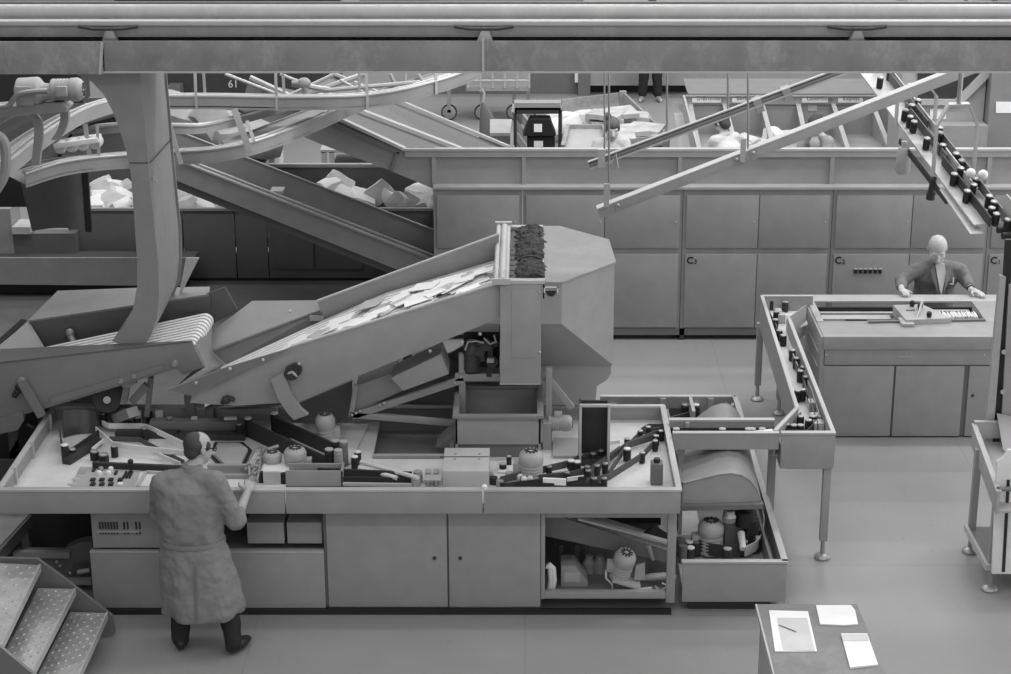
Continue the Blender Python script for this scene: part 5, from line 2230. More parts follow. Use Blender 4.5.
b.box(WX(270, 196, 19.5), WX(283, 196, 19.5), 19.5, 19.7, PY(276, 194, 19.5).z, PY(276, 194, 19.5).z + .03)
b.build('worn_patch', RIM, gq)
b = MB()
for px in (372,):
    X = WX(px, 240, GY1 - .1)
    b.box(X, X + .08, GY1 - .1, GY1 - .02, 0, PY(px, 226 if px < 310 else 255, GY1 - .1).z)
b.build('support_post', PAINT_D, gq)

# ================================================================== LOW PARCEL TROUGH along the left back
pt = thing('parcel_trough', 'long low dark trough cabinet full of parcels, behind the drop chute and slanting chute', 'trough', (-4, 21, 0))
PYF, PYB = 20.9, 22.0
pz = PY(150, 208, PYF).z
xs = [WX(70, 250, PYF), WX(184, 250, PYF), WX(236, 250, PYF), WX(268, 250, PYF), WX(440, 250, PYF)]
for i in range(4):
    b = MB()
    b.box(xs[i] + .006, xs[i + 1] - .006, PYF, PYF + .03, .04, pz - .03)
    b.build('front_panel', CAB_D, pt, bevel=.004)
for pa, pb in ((276, 314), (316, 362)):
    b = MB()
    b.box(WX(pa, 260, PYF), WX(pb, 260, PYF), PYF - .02, PYF, .16, PY(300, 216, PYF).z)
    b.build('panel_door', CAB_D, pt, bevel=.004)
b = MB()
b.box(xs[0], xs[4], PYF - .02, PYF + .04, pz - .03, pz)
b.build('front_rim', PAINT, pt)
b = MB()
b.box(xs[0], xs[4], PYB, PYB + .03, .1, pz + .22)
b.box(xs[0], xs[0] + .03, PYF, PYB, .1, pz + .1)
b.build('back_panel', CAB_D, pt)
b = MB()
b.box(xs[0], xs[4], PYB - .02, PYB + .05, pz + .22, pz + .26)
b.build('back_rim', PAINT_L, pt)
b = MB()
b.box(xs[0], xs[4], PYF + .03, PYB, .5, .52)
b.build('trough_floor', DARK, pt)
b = MB()
b.box(xs[0] + .05, xs[4], PYF + .02, PYB, 0, .04)
b.build('plinth', BLACK, pt)
# parcels
random.seed(21)
def wrapped(w, d, h, seed):
    random.seed(seed)
    q = MB()
    q.box(-w / 2, w / 2, -d / 2, d / 2, -h / 2, h / 2)
    bmesh.ops.subdivide_edges(q.bm, edges=q.bm.edges[:], cuts=5, use_grid_fill=True)
    for v in q.bm.verts:
        e_ = V((v.co.x / (w / 2), v.co.y / (d / 2), v.co.z / (h / 2)))
        e_ = e_.normalized()
        e_ = V((e_.x * w * .62, e_.y * d * .62, e_.z * h * .62))
        v.co = v.co.lerp(e_, .42) + noise.noise_vector(v.co * 8 + V((seed, 0, 0))) * .02
    return q
pm = [wrapped(.3, .24, .2, 1).build('parcel', PAPER), wrapped(.38, .28, .16, 2).build('parcel', PAPER), wrapped(.24, .22, .22, 3).build('parcel', PAPER_G), wrapped(.34, .2, .24, 4).build('parcel', mat('creased pale wrapping', .66, .8, .2, mottle=.1))]
used = [False] * 4
def put_parcel(p, rot, label, group, k, sc=1.0):
    if not used[k]:
        o = pm[k]
        used[k] = True
    else:
        o = pm[k].copy()
        COL.objects.link(o)
    o.location = p
    o.rotation_euler = rot
    o.scale = (sc, sc, sc)
    tag(o, label, 'parcel', group)
    return o
R_ = random.Random(5)
for (x, y, k, dY) in ((94, 194, 1, .5), (105, 190, 3, .6), (112, 187, 0, .75), (122, 195, 0, .5), (97, 203, 0, .25), (108, 201, 3, .3), (118, 205, 1, .2), (129, 204, 2, .3), (102, 185, 3, .85), (126, 188, 2, .8)):
    put_parcel(PY(x, y + 3, PYF + dY), (R_.uniform(-.6, .6), R_.uniform(-.6, .6), R_.uniform(0, 3)), 'white wrapped parcel in the trough heap seen left of the drop chute', 'parcels heaped left of the drop chute', k, .9)
for (x, y, k, dY) in ((184, 194, 0, .5), (192, 200, 1, .35), (200, 203, 3, .3), (210, 205, 1, .25), (186, 204, 3, .2), (182, 186, 1, .7), (203, 198, 2, .5), (219, 206, 2, .3)):
    put_parcel(PY(x, y + 3, PYF + dY), (R_.uniform(-.6, .6), R_.uniform(-.6, .6), R_.uniform(0, 3)), 'pale parcel in the trough heap seen just right of the drop chute', 'parcels heaped right of the drop chute', k, .9)
for (x, y, k, dY) in ((331, 185, 0, .6), (339, 182, 3, .75), (350, 196, 1, .4), (362, 197, 1, .4), (378, 192, 3, .5), (390, 195, 1, .5), (401, 202, 3, .3), (423, 190, 1, .6), (425, 200, 1, .3), (412, 203, 3, .3)):
    put_parcel(PY(x, y + 3, PYF + dY), (R_.uniform(-.6, .6), R_.uniform(-.6, .6), R_.uniform(0, 3)), 'white parcel in the trough behind the slanting chute, by the end of the cabinet row', 'parcels behind the slanting chute', k, 1.0)

# low bench panel on the floor at the far left
lb_ = thing('floor_conveyor', 'low grey floor conveyor with a long flat side board, left of the drop chute foot', 'conveyor', (-5, 20.4, 0))
b = MB()
BY = 20.25
b.prism([PY(-60, 258, BY), PY(193, 258, BY), PY(181, 286, BY), PY(-60, 284, BY)], (0, .03, 0))
b.build('side_board', PAINT, lb_)
b = MB()
b.box(-7, WX(190, 258, BY), BY + .03, BY + .55, PY(100, 258, BY).z - .1, PY(100, 258, BY).z - .08)
b.build('belt', BELT_G, lb_)
b = MB()
b.bar(PY(193, 258, BY - .01), PY(181, 286, BY - .01), .03, .03)
b.build('end_edge', RIM, lb_)
b = MB()
b.box(-6.9, WX(182, 287, BY), BY + .1, BY + .5, .03, PY(100, 284, BY).z)
b.build('underframe', BLACK, lb_)
b = MB()
p = PZ(18, 292, 0)
b.lathe(p, (0, 0, 1), [(0, .05), (.03, .05), (.05, .02), (.15, .02)], 12)
b.build('foot', STEEL, lb_)
# box on the left edge
bx_ = thing('letter_tray_box', 'small grey open box with a white tray beside the curved dark guard', 'box', (-5.6, 20.6, 0))
b = MB()
b.box(WX(-20, 230, 20.7), WX(12, 230, 20.7), 20.7, 21.1, .2, PY(5, 209, 20.7).z)
b.build('box_body', PAINT, bx_)
b = MB()
b.box(WX(13, 230, 20.7), WX(31, 230, 20.7), 20.65, 21.0, PY(20, 233, 20.7).z, PY(20, 226, 20.7).z)
b.build('white_tray', PAPER_G, bx_)
b = MB()
b.box(WX(-20, 260, 20.75), WX(78, 260, 20.75), 20.72, 20.9, .05, PY(20, 234, 20.7).z)
b.build('box_base', CAB_D, bx_)

# ================================================================== CURVED RAIL CHUTES (upper left)
def spline(pts, n=8):
    """smooth curve through points"""
    pts = [V(p) for p in pts]
    P = [pts[0] * 2 - pts[1]] + pts + [pts[-1] * 2 - pts[-2]]
    out = []
    for i in range(1, len(P) - 2):
        for k in range(n):
            t = k / n
            a, b_, c_, d_ = P[i - 1], P[i], P[i + 1], P[i + 2]
            out.append(.5 * ((2 * b_) + (c_ - a) * t + (2 * a - 5 * b_ + 4 * c_ - d_) * t * t + (3 * b_ - a - 3 * c_ + d_) * t ** 3))
    out.append(pts[-1])
    return out
def rail(name, label, pts, hh, width, hoops, hoop_h, back=True, guard=None, straps=()):
    """curved trough: near wall with bead, bed, far wall, guard hoops; pts are places of the near wall top"""
    c = spline(pts)
    t = thing(name, label, 'chute', (sum(p.x for p in c) / len(c), sum(p.y for p in c) / len(c), min(p.z for p in c) - hh))
    up_ = V((0, 0, 1))
    off = []
    for i, p in enumerate(c):
        d = c[min(i + 1, len(c) - 1)] - c[max(i - 1, 0)]
        s = V((-d.y, d.x, 0)).normalized()
        if s.y < 0:
            s = -s
        off.append(s)
    q = MB()
    q.ribbon(c, [p - up_ * hh for p in c], .012)
    q.build('near_wall', RAILM, t)
    q = MB()
    q.tube([p + up_ * .01 for p in c], .018, 8)
    q.tube([p + o * .06 + up_ * .015 for p, o in zip(c, off)], .014, 8)
    q.build('rail_bead', WIRE, t)
    q = MB()
    q.ribbon([p - up_ * (hh - .02) for p in c], [p + o * width - up_ * (hh - .02) for p, o in zip(c, off)], .01)
    q.build('slide_bed', PAINT, t)
    q = MB()
    q.ribbon([p + o * width - up_ * .07 for p, o in zip(c, off)], [p + o * width - up_ * hh for p, o in zip(c, off)], .012)
    q.build('far_wall', RAILM, t)
    for f in hoops:
        i = min(len(c) - 1, max(0, int(f * (len(c) - 1))))
        p, o = c[i], off[i]
        d = V((o.y, -o.x, 0))
        q = MB()
        w2 = .014
        prof = [p - up_ * hh - o * .015, p + up_ * .05 - o * .015, p + up_ * hoop_h * .7 + o * .03, p + up_ * hoop_h + o * width * .3, p + up_ * hoop_h + o * width * .7, p + up_ * hoop_h * .7 + o * (width - .03), p + o * width - up_ * hh]
        q.ribbon([x - d * w2 for x in prof], [x + d * w2 for x in prof], .008)
        q.build('guard_hoop', WIRE, t)
    for q0, q1, wv in straps:
        a_, c_ = PY(q0[0], q0[1], 16.9), PY(q1[0], q1[1], 16.82)
        if q0[0] > 230:
            a_, c_ = PY(q0[0], q0[1], 17.1), PY(q1[0], q1[1], 16.95)
        q = MB()
        q.bar(a_, c_, wv * 2, .012, up=(0, 1, 0))
        q.build('guard_strap', WIRE, t)
    if guard:
        g = spline(guard)
        q = MB()
        q.ribbon(g, [p - up_ * .075 for p in g], .02)
        q.build('guard_rail', RAILM, t)
        q = MB()
        q.tube([p + up_ * .01 for p in g], .022, 8)
        q.build('guard_bead', WIRE, t)
    return t
YA = 17.6
rail('curved_rail_chute', 'upper curved rail chute with thin hoops, level beside the drop chute', [PY(x, y, Y) for x, y, Y in ((166, 97, YA), (215, 97, YA), (270, 98, YA), (320, 98, YA), (362, 96.5, YA + .1), (400, 91, YA + .2), (432, 83, YA + .4), (455, 76, YA + .6), (480, 66, YA + .8))], .12, .5, (.09, .27, .52, .78), .55)
YB_ = 17.0
rail('curved_rail_chute', 'lower curved rail chute with a thick guard rail, sweeping behind the drop chute', [PY(x, y, Y) for x, y, Y in ((25, 175, 16.4), (60, 164, 16.6), (95, 158.5, 16.8), (130, 156, YB_), (175, 153, YB_), (215, 150, YB_), (250, 143.5, YB_ + .1), (285, 132, YB_ + .5), (315, 120, YB_ + 1.0), (342, 108, YB_ + 1.3), (375, 94, YB_ + 1.6))], .12, .5, (), .33, straps=[((234, 109), (250, 152), .03), ((247, 121), (254, 141), .015), ((170, 126), (181, 164), .02), ((85, 124), (91, 166), .02), ((63, 137), (65, 168), .016), ((97, 124), (99, 158), .014)],
     guard=[PY(x, y, Y) for x, y, Y in ((72, 133, YB_ + .3), (100, 127, YB_ + .2), (130, 125, YB_), (172, 126, YB_), (205, 125.5, YB_ + .2), (240, 117, YB_ + .8), (272, 108, YB_ + 1.1), (305, 98, YB_ + 1.4))])
rail('curved_rail_chute', 'wide curved rail chute at the far left edge, sweeping down below the drive motor', [PY(x, y, Y) for x, y, Y in ((132, 96, 17.6), (108, 102, 17.4), (82, 111, 17.1), (58, 125, 16.8), (34, 142, 16.4), (14, 158, 16.0), (-12, 176, 15.6))], .12, .32, (), .4)
b = None
# cross wires seen under the beam
wv = thing('overhead_wire_frame', 'thin pale crossed wire frame under the overhead conveyor, behind the upper rail', 'frame', (-2.5, 18.6, 2.9))
for (q0, q1, Y, r) in (((225, 74), (285, 97), 18.4, .018), ((280, 74), (345, 100), 18.5, .016), ((286, 97), (335, 74), 18.6, .02), ((300, 97), (365, 74), 18.6, .03), ((340, 80), (372, 97), 18.5, .015), ((418, 74), (425, 86), 18.5, .02), ((390, 74), (397, 88), 18.5, .02), ((292, 84), (330, 90), 18.3, .03), ((330, 90), (420, 82), 18.3, .022)):
    b = MB()
    b.cyl(PY(*q0, Y), PY(*q1, Y), r, seg=8)
    b.build('frame_wire', WIRE, wv)
b = MB()
p = PY(304, 83, 18.25)
b.ball(p, .07, sc=(1, .6, .8))
b.cyl(p, p + V((-.12, 0, 0)), .025)
b.cyl(p, p + V((.02, 0, -.15)), .03)
b.build('wire_clamp', RAILM, wv)
# pale roller block on the lower rail
rb2 = thing('roller_block', 'pale oblong roller block with four rollers sitting on the lower curved rail', 'roller block', PY(76, 152, 16.9))
b = MB()
q0, q1 = PY(53, 146, 16.75), PY(98, 140, 16.85)
b.bar(q0, q1, .04, .05)
b.bar(q0 + V((0, .16, 0)), q1 + V((0, .16, 0)), .04, .05)
b.build('block_frame', WHITE, rb2, bevel=.01)
for f in (.12, .38, .63, .9):
    p = q0.lerp(q1, f) + V((0, .08, -.03))
    b = MB()
    b.lathe(p - V((0, .07, 0)), (0, 1, 0), [(0, .05), (.02, .065), (.12, .065), (.14, .05)], 14)
    b.build('block_roller', TRAYM, rb2)
# drive motor unit on its beam (top left)
dm = thing('rail_drive_unit', 'pale electric motor with gearbox on a grey bracket beam at the top left corner', 'motor unit', PY(35, 115, 15.6))
mY = 15.6
mo = motor(dm, PY(52, 90, mY), .1, .27, (1, .0, .02), (0, -1, .1))
b = MB()
b.lathe(PY(30, 92, mY), (1, 0, 0), [(-.12, .07), (-.1, .12), (.08, .13), (.12, .08), (.3, .05)], 18)
b.box(WX(19, 95, mY), WX(36, 95, mY), mY - .12, mY + .1, PY(27, 103, mY).z, PY(27, 84, mY).z)
b.build('gearbox', MOTOR, dm, bevel=.012)
b = MB()
b.tube(spline([PY(x, y, mY - .15) for x, y in ((-4, 107), (8, 106), (14, 99), (20, 94), (32, 92), (48, 91))], 5), .024, 8)
b.build('cable', STEEL, dm)
b = MB()
plate(b, [(-20, 109), (20, 106), (62, 103), (67, 109), (66, 112), (30, 115), (-20, 120)], mY - .1, .25)
b.build('beam', PAINT, dm)
b = MB()
for pts in ([(25, 115), (32, 122), (34, 135), (31, 165)], [(60, 112), (60, 120), (57, 130), (51, 140)]):
    la = spline([PY(x, y, mY - .05) for x, y in pts], 4)
    b.ribbon(la, [p + V((.07, 0, 0)) for p in la], .06, off=(0, 1, 0))
b.build('bracket_leg', PAINT, dm)
b = MB()
b.box(WX(-10, 90, 16.3), WX(82, 90, 16.3), 16.3, 16.6, PY(30, 103, 16.3).z, PY(30, 66, 16.3).z)
b.build('back_box', DARK, dm)
b = MB()
b.tube(spline([PY(x, y, 15.4) for x, y in ((-8, 132), (3, 140), (6, 155), (4, 175), (-4, 190))], 5), .045, 8)
b.build('curved_strut', RAILM, dm)
# big dark curved guard
cg = MB()
la, lb2 = [], []
for k in range(11):
    f = k / 10
    x = 21 + 64 * f
    bul = math.sin(f * PI * .75)
    la.append(PY(x, 184 - 16 * f, 18.4 - .25 * bul))
    x2 = 32 + 57 * f
    lb2.append(PY(x2, 231 - 3 * math.sin(f * PI), 18.6 - .3 * bul))
cg.ribbon(la, lb2, .02)
kg = thing('curved_guard', 'large dark curved sheet guard hanging below the rails at the far left', 'guard', (-4.8, 18.5, 1.0))
cg.build('guard_sheet', CAB_D, kg)
b = MB()
b.bar(lb2[-1], la[-1], .05, .06, up=(1, 0, 0))
b.build('guard_edge', DARK, kg)
# slats behind
sb = thing('rail_support_bars', 'dim slanting bars and dark machinery under the rails at the far left', 'frame', PY(20, 150, 17.8))
for (q0, q1) in (((0, 128), (30, 112)), ((0, 142), (40, 118)), ((8, 160), (32, 138)), ((35, 180), (95, 112)), ((52, 176), (88, 105))):
    b = MB()
    b.bar(PY(*q0, 17.9), PY(*q1, 17.9), .06, .07)
    b.build('bar', PAINT_D, sb)
b = MB()
plate(b, [(-10, 165), (20, 180), (28, 207), (-10, 207)], 18.9, .03)
b.build('dark_panel', BLACK, sb)
b = MB()
plate(b, [(-10, 98), (128, 98), (128, 152), (60, 160), (20, 178), (-10, 165)], 18.95, .03)
b.build('back_panel', PAINT_D, sb)
b = MB()
plate(b, [(88, 124), (118, 116), (120, 130), (92, 131)], 18.9, .03)
b.build('dark_opening', BLACK, sb)
# ================================================================== FAR HALL seen under the overhead conveyor
# dim partition at the far left with its number
fp = thing('far_partition', 'dark far partition with the small number 61, behind the upper rail', 'partition', (-4, 29, 0))
FY = 29.0
b = MB()
b.box(WX(120, 80, FY), WX(342, 80, FY), FY, FY + .1, .0, 3.2)
b.build('panel', mat('far dark partition', .05, .7, .3), fp)
text_mesh('61', .17, PY(228, 87.5, FY - .02), (1, 0, 0), (0, 0, 1)).build('lettering', TRAYM, fp)
b = MB()
b.box(WX(167, 90, FY - .3), WX(180, 90, FY - .3), FY - .3, FY, PY(170, 93, FY).z, PY(170, 83, FY).z)
b.build('switch_box', CAB_D, fp)
b = MB()
b.box(WX(345, 80, FY), WX(360, 80, FY), FY, FY + .3, 0, 3.2)
b.build('pillar', PAINT_L, fp)
# far counters
fc = thing('far_counter', 'long grey counter front far behind, a small white notice on its dark end', 'counter', (0, 32, 0))
FY = 31.8
b = MB()
b.box(WX(583, 85, FY), 9, FY, FY + .6, .17, 1.6)
b.build('counter_front', PAINT, fc)
b = MB()
b.box(WX(430, 85, FY), WX(578, 85, FY), FY + .1, FY + .6, .0, 1.6)
b.build('dark_end', CAB_D, fc)
b = MB()
b.box(WX(583, 85, FY), 9, FY + .3, FY + .6, 0, .17)
b.build('counter_base', BLACK, fc)
b = MB()
p = PY(580, 77, FY)
b.box(p.x - .09, p.x + .09, FY - .03, FY + .08, p.z - .09, p.z + .09)
b.build('notice', WHITE, fc)
b = MB()
b.box(WX(578, 90, FY), WX(590, 90, FY), FY - .05, FY + .1, 0, .7)
b.build('counter_post', CAB_D, fc)
for k in range(9):
    X = -7 + 1.75 * k
    b = MB()
    b.box(X, X + .9, FY + 5 + .1 * (k % 3), FY + 6, 1.0, 1.02 + .5 * ((k * 7) % 3) * .4)
    if k == 0:
        pass
    solo('stacked_tray', b, PAPER_G, 'pale tray glimpsed above the overhead conveyor far behind', 'tray', 'pale trays far behind the overhead conveyor')
fs = thing('far_shelf', 'long low shelf bench far behind carrying pale trays, glimpsed above the overhead conveyor', 'shelf', (0, 37.3, 0))
b = MB()
b.box(-7.2, 8.2, 36.7, 38.0, .95, 1.0)
b.build('shelf_board', BACKM, fs)
for X in (-7.0, 0.5, 8.0):
    b = MB()
    b.box(X - .05, X + .05, 36.8, 37.9, 0, .95)
    b.build('shelf_leg', BACKM, fs)
# cage trolley
tk = thing('cage_trolley', 'wire-sided trolley on small wheels, far behind just under the overhead conveyor', 'trolley', PZ(500, 103, 0))
KY = 29.6
z0c = PY(500, 88, KY).z
b = MB()
b.box(WX(466, 88, KY), WX(530, 88, KY), KY, KY + 1.0, z0c - .05, z0c + .02)
b.build('deck', PAINT, tk)
b = MB()
for f in range(6):
    x = WX(468 + 12.2 * f, 80, KY)
    b.cyl((x, KY, z0c), (x, KY, z0c + .8), .02, seg=8)
for z in (.12, .3, .5, .75):
    b.cyl((WX(467, 85, KY), KY, z0c + z), (WX(530, 85, KY), KY, z0c + z), .02, seg=8)
b.build('wire_side', RIM, tk)
b = MB()
b.box(WX(468, 85, KY), WX(529, 85, KY), KY + .5, KY + .52, z0c, z0c + .8)
b.build('back_board', PAINT_L, tk)
for px in (449, 482, 514, 528):
    b = MB()
    x = WX(px, 100, KY + .2)
    zr_ = .13
    b.lathe((x, KY + .17, zr_), (0, 1, 0), [(0, zr_ * .7), (.005, zr_), (.05, zr_), (.055, zr_ * .7)], 18)
    o = b.build('wheel', BLACK, tk)
    b = MB()
    b.lathe((x, KY + .15, zr_), (0, 1, 0), [(0, .05), (.02, .11), (.03, .11)], 14)
    b.box(x - .03, x + .03, KY + .15, KY + .25, zr_, z0c)
    b.build('wheel_fork', STEEL, o)
b = MB()
b.box(WX(440, 95, KY), WX(480, 95, KY), KY + .2, KY + .8, z0c - .04, z0c + .0)
b.build('drawbar_plate', CAB_D, tk)
# rolled dark sack hanging upright
rs_ = thing('rolled_sack', 'dark folded sack hanging from a hook, left of the framed sack holder', 'sack', PZ(486, 140, .2))
SY = 25.5
b = MB()
rings_ = []
for (px, py, w) in ((483, 103, .02), (485, 108, .06), (487, 118, .1), (489, 128, .13), (491, 139, .16), (491, 144, .15)):
    p = PY(px, py, SY)
    rings_.append([p + V((w * math.cos(2 * PI * k / 14), w * .7 * math.sin(2 * PI * k / 14), 0)) * (1 + .15 * math.sin(k * 2.1)) if False else p + V((w * (1 + .14 * math.sin(k * 2.2)) * math.cos(2 * PI * k / 14), w * .7 * math.sin(2 * PI * k / 14), 0)) for k in range(14)])
b.rings(rings_)
b.build('sack_cloth', CAB_D, rs_)
b = MB()
p = PY(482, 99, SY)
b.tube([p + V((-.02, 0, .1)), p + V((0, 0, .14)), p + V((.03, 0, .08)), p + V((.01, 0, -.05))], .02, 8)
b.build('hook', RIM, rs_)
# small lidded bin
sd2 = thing('small_bin', 'small grey bin with a flat lid beside the square sack holder', 'bin', PZ(500, 160, 0))
QY = 24.2
b = MB()
b.box(WX(492, 140, QY), WX(510, 140, QY), QY, QY + .45, 0, PY(500, 136, QY).z)
b.build('bin_body', CAB_D, sd2)
b = MB()
b.prism([PY(490, 136, QY), PY(510, 136, QY), PY(512, 122, QY + .5), PY(490, 122, QY + .5)], (0, 0, .04))
b.build('lid', PAINT_L, sd2)
# framed sack holder
sf = thing('sack_holder', 'square dark frame holding a dark bag with white cards beside the slatted crate', 'sack holder', PZ(538, 165, 0))
QY = 23.6
z_t, z_b2 = PY(538, 110, QY).z, 0
xa_, xb_ = WX(515, 130, QY), WX(560.5, 130, QY)
b = MB()
for x in (xa_, xb_):
    for dy in (0, .5):
        b.box(x - .02, x + .02, QY + dy, QY + dy + .04, 0, z_t)
b.box(xa_, xb_, QY, QY + .03, z_t - .05, z_t)
b.build('frame', DARK, sf)
b = MB()
b.prism([V((xa_ - .01, QY, z_t)), V((xb_ + .01, QY, z_t)), V((xb_ + .01, QY + .5, z_t)), V((xa_ - .01, QY + .5, z_t))], (0, 0, .03))
b.box(xa_, xb_, QY, QY + .02, z_t, PY(538, 103, QY).z)
b.build('top_board', PAINT, sf)
b = MB()
b.prism([PY(530, 120, QY - .1), PY(550, 120, QY - .1), PY(556, 136, QY - .1), PY(523, 136, QY - .1)], (0, .3, 0))
b.box(WX(527, 140, QY - .05), WX(555, 140, QY - .05), QY - .05, QY + .3, .3, PY(540, 136, QY).z)
bg_ = b.build('bag', BLACK, sf)
b = MB()
plate(b, [(534, 124), (542, 124), (542, 132), (534, 132)], QY - .11, .005)
plate(b, [(534, 141), (543, 141), (543, 147), (534, 147)], QY - .06, .005)
b.build('card', PAPER, bg_)
b = MB()
b.bar(PY(513, 108, QY - .02), PY(522, 120, QY + .4), .03, .12)
b.build('front_slat', PAINT_L, sf)
# big slatted crate
ct = thing('slatted_crate', 'large pale slatted wooden crate full of papers, standing skewed behind the trough', 'crate', PZ(590, 130, 0))
zc = .95
BL, BR, FR = PZ(518, 105, zc), PZ(623, 92.5, zc), PZ(666, 134, zc)
FL = BL + (FR - BR)
def wallslats(p, q, n=4, gap=.05):
    m_ = MB()
    hgt = .78
    for k in range(n):
        z1_ = zc - hgt * k / n
        z0_ = zc - hgt * (k + 1) / n + gap
        d = (q - p)
        s = V((-d.y, d.x, 0)).normalized() * .03
        m_.hexa([V((p.x, p.y, z0_)), V((q.x, q.y, z0_)), V((q.x, q.y, z0_)) + s, V((p.x, p.y, z0_)) + s, V((p.x, p.y, z1_)), V((q.x, q.y, z1_)), V((q.x, q.y, z1_)) + s, V((p.x, p.y, z1_)) + s])
    return m_
for p, q in ((BL, BR), (BR, FR), (FR, FL), (FL, BL)):
    wallslats(p, q).build('slatted_side', WOOD, ct)
b = MB()
for p in (BL, BR, FR, FL):
    b.box(p.x - .05, p.x + .05, p.y - .05, p.y + .05, 0, zc + .02)
b.build('corner_post', WOOD, ct)
b = MB()
b.prism([V((p.x, p.y, .45)) for p in (BL, BR, FR, FL)], (0, 0, .03))
b.build('crate_floor', PAINT_L, ct)
R2 = random.Random(9)
qm = MB()
qm.box(-.23, .23, -.2, .2, 0, .07)
bmesh.ops.subdivide_edges(qm.bm, edges=qm.bm.edges[:], cuts=2, use_grid_fill=True)
for v in qm.bm.verts:
    v.co.z += .012 * noise.noise(v.co * 7)
bd0 = qm.build('paper_bundle', mat('newsprint', .5, .8, .2, mottle=.2), smooth=False)
first = True
for i in range(38):
    u, vv = (i % 3) / 3 * .4 + .62, .55 + .28 * ((i // 3) % 2) + R2.uniform(-.05, .05)
    layer = i // 6
    p = BL.lerp(BR, u).lerp(FL.lerp(FR, u), vv)
    o = bd0 if first else bd0.copy()
    if not first:
        COL.objects.link(o)
    first = False
    o.location = (p.x, p.y, .5 + .08 * layer + R2.uniform(0, .02))
    o.rotation_euler = (R2.uniform(-.1, .1), R2.uniform(-.1, .1), R2.uniform(-.4, .4))
    tag(o, 'white paper bundle in the pile in the right half of the slatted crate', 'paper bundle', 'paper bundles in the crate')
for (u, vv, k) in ((.5, .12, 1), (.42, .2, 0), (.57, .2, 3), (.3, .2, 3), (.2, .25, 1)):
    p = BL.lerp(BR, u).lerp(FL.lerp(FR, u), vv)
    put_parcel(V((p.x, p.y, .72)), (R2.uniform(-.3, .3), R2.uniform(-.3, .3), R2.uniform(0, 3)), 'pale parcel lying in the left half of the slatted crate', 'parcels in the slatted crate', k, 1.2)
# pale open tray in front of the crate
ot = thing('open_tray', 'pale open wooden tray tilted against the trough, between sack holder and crouching girl', 'tray', PZ(585, 160, .9))
QY = 22.6
b = MB()
b.sheet([PY(563, 149, QY), PY(607, 149, QY), PY(603, 129, QY + .5), PY(568, 129, QY + .5)], .02)
b.build('tray_base', PAINT_L, ot)
b = MB()
b.bar(PY(563, 149, QY - .05), PY(568, 128, QY + .45), .05, .12)
b.bar(PY(567, 128.5, QY + .48), PY(604, 128.5, QY + .48), .04, .1)
b.bar(PY(607, 149, QY - .05), PY(604, 128, QY + .45), .05, .1)
b.build('tray_side', WOOD, ot)
b = MB()
for x in (566, 604):
    X = WX(x, 145, QY + .2)
    b.box(X - .03, X + .03, QY + .3, QY + .36, 0, PY(x, 138, QY + .3).z)
b.build('tray_leg', CAB_D, ot)

# ================================================================== PIGEONHOLE BIN RACK (right)
bk_ = thing('bin_rack', 'long row of pale open sorting bins with white name strips along their top', 'rack', (3.0, 24, 0))
RY = 24.6
def rz(y, Y=RY, x=760): return PY(x, y, Y).z
rx0, rx1 = WX(688, 100, RY), WX(915, 100, RY)
b = MB()
b.box(rx0, rx1, RY, RY + .04, .6, rz(95))
b.build('back_wall', PAINT, bk_)
b = MB()
b.sheet([PY(688, 95, RY), PY(915, 95, RY), PY(915, 80, RY + .9), PY(683, 80, RY + .9)], .02)
b.build('top_sheet', mat('bin rack enamel', .22, .6, .3), bk_)
b = MB()
b.box(rx0 - .03, rx1, RY - .03, RY, rz(104), rz(96))
b.box(rx0 - .03, rx1, RY - .05, RY + .02, rz(96.5), rz(95))
b.build('name_rail', PAINT, bk_)
b = MB()
b.prism([PY(685, 95, RY), PY(700, 150, RY - 1.4), PY(700, 170, RY - 1.4), PY(685, 140, RY)], (-.03, 0, 0))
b.build('end_cheek', PAINT_L, bk_)
for x0, x1 in ((690, 699), (724, 737), (762, 774), (798, 808), (833, 848), (872, 890), (908, 925)):
    b = MB()
    b.prism([PY(x0, 104, RY), PY(x1, 150, RY - 1.2), V((PY(x1, 150, RY - 1.2).x, RY - 1.2, .6)), V((PY(x0, 104, RY).x, RY, .6))], (.03, 0, 0))
    d = b.build('divider', PAINT, bk_)
    b = MB()
    b.bar(PY(x0, 103.5, RY), PY(x1, 149.5, RY - 1.2), .06, .03)
    b.build('divider_edge', PAINT_L, d)
b = MB()
b.sheet([PY(690, 134, RY), PY(915, 134, RY), PY(925, 152, RY - 1.2), PY(697, 152, RY - 1.2)], .02)
b.build('bin_floor', PAINT, bk_)
b = MB()
b.box(rx0, rx1, RY - 1.0, RY, .0, .6)
b.build('rack_base', CAB_D, bk_)
for (x0, x1, tx) in ((692, 721, 'D-Brunnern'), (732, 756, 'Berlin-Rundt'), (802, 828, 'Luxemburg'), (838, 863, 'Eulpost')):
    b = MB()
    p0, p1 = PY(x0, 102.5, RY - .04), PY(x1, 98, RY - .04)
    b.box(p0.x, p1.x, RY - .045, RY - .032, p0.z, p1.z)
    o = b.build('name_strip', WHITE, bk_)
    text_mesh(tx, .075, V((p0.x + .06, RY - .048, p0.z + .035)), (1, 0, 0), (0, 0, 1)).build('lettering', PAINT_D, o)
b = MB()
plate(b, [(808, 105), (817, 105), (817, 111), (808, 111)], RY - .01, .006)
b.build('card', PAPER_G, bk_)
# white bundles in the bins
for (x, y, k) in ((774, 133, 0), (783, 135, 1), (790, 136, 3), (756, 142, 1), (748, 141, 3), (764, 143, 0), (798, 144, 1), (742, 145, 3)):
    put_parcel(PY(x, y + 3, RY - .5), (R2.uniform(-.3, .3), R2.uniform(-.3, .3), R2.uniform(0, 3)), 'white bundle lying in the sorting bins under the slanting rails', 'bundles in the sorting bins', k, .9)
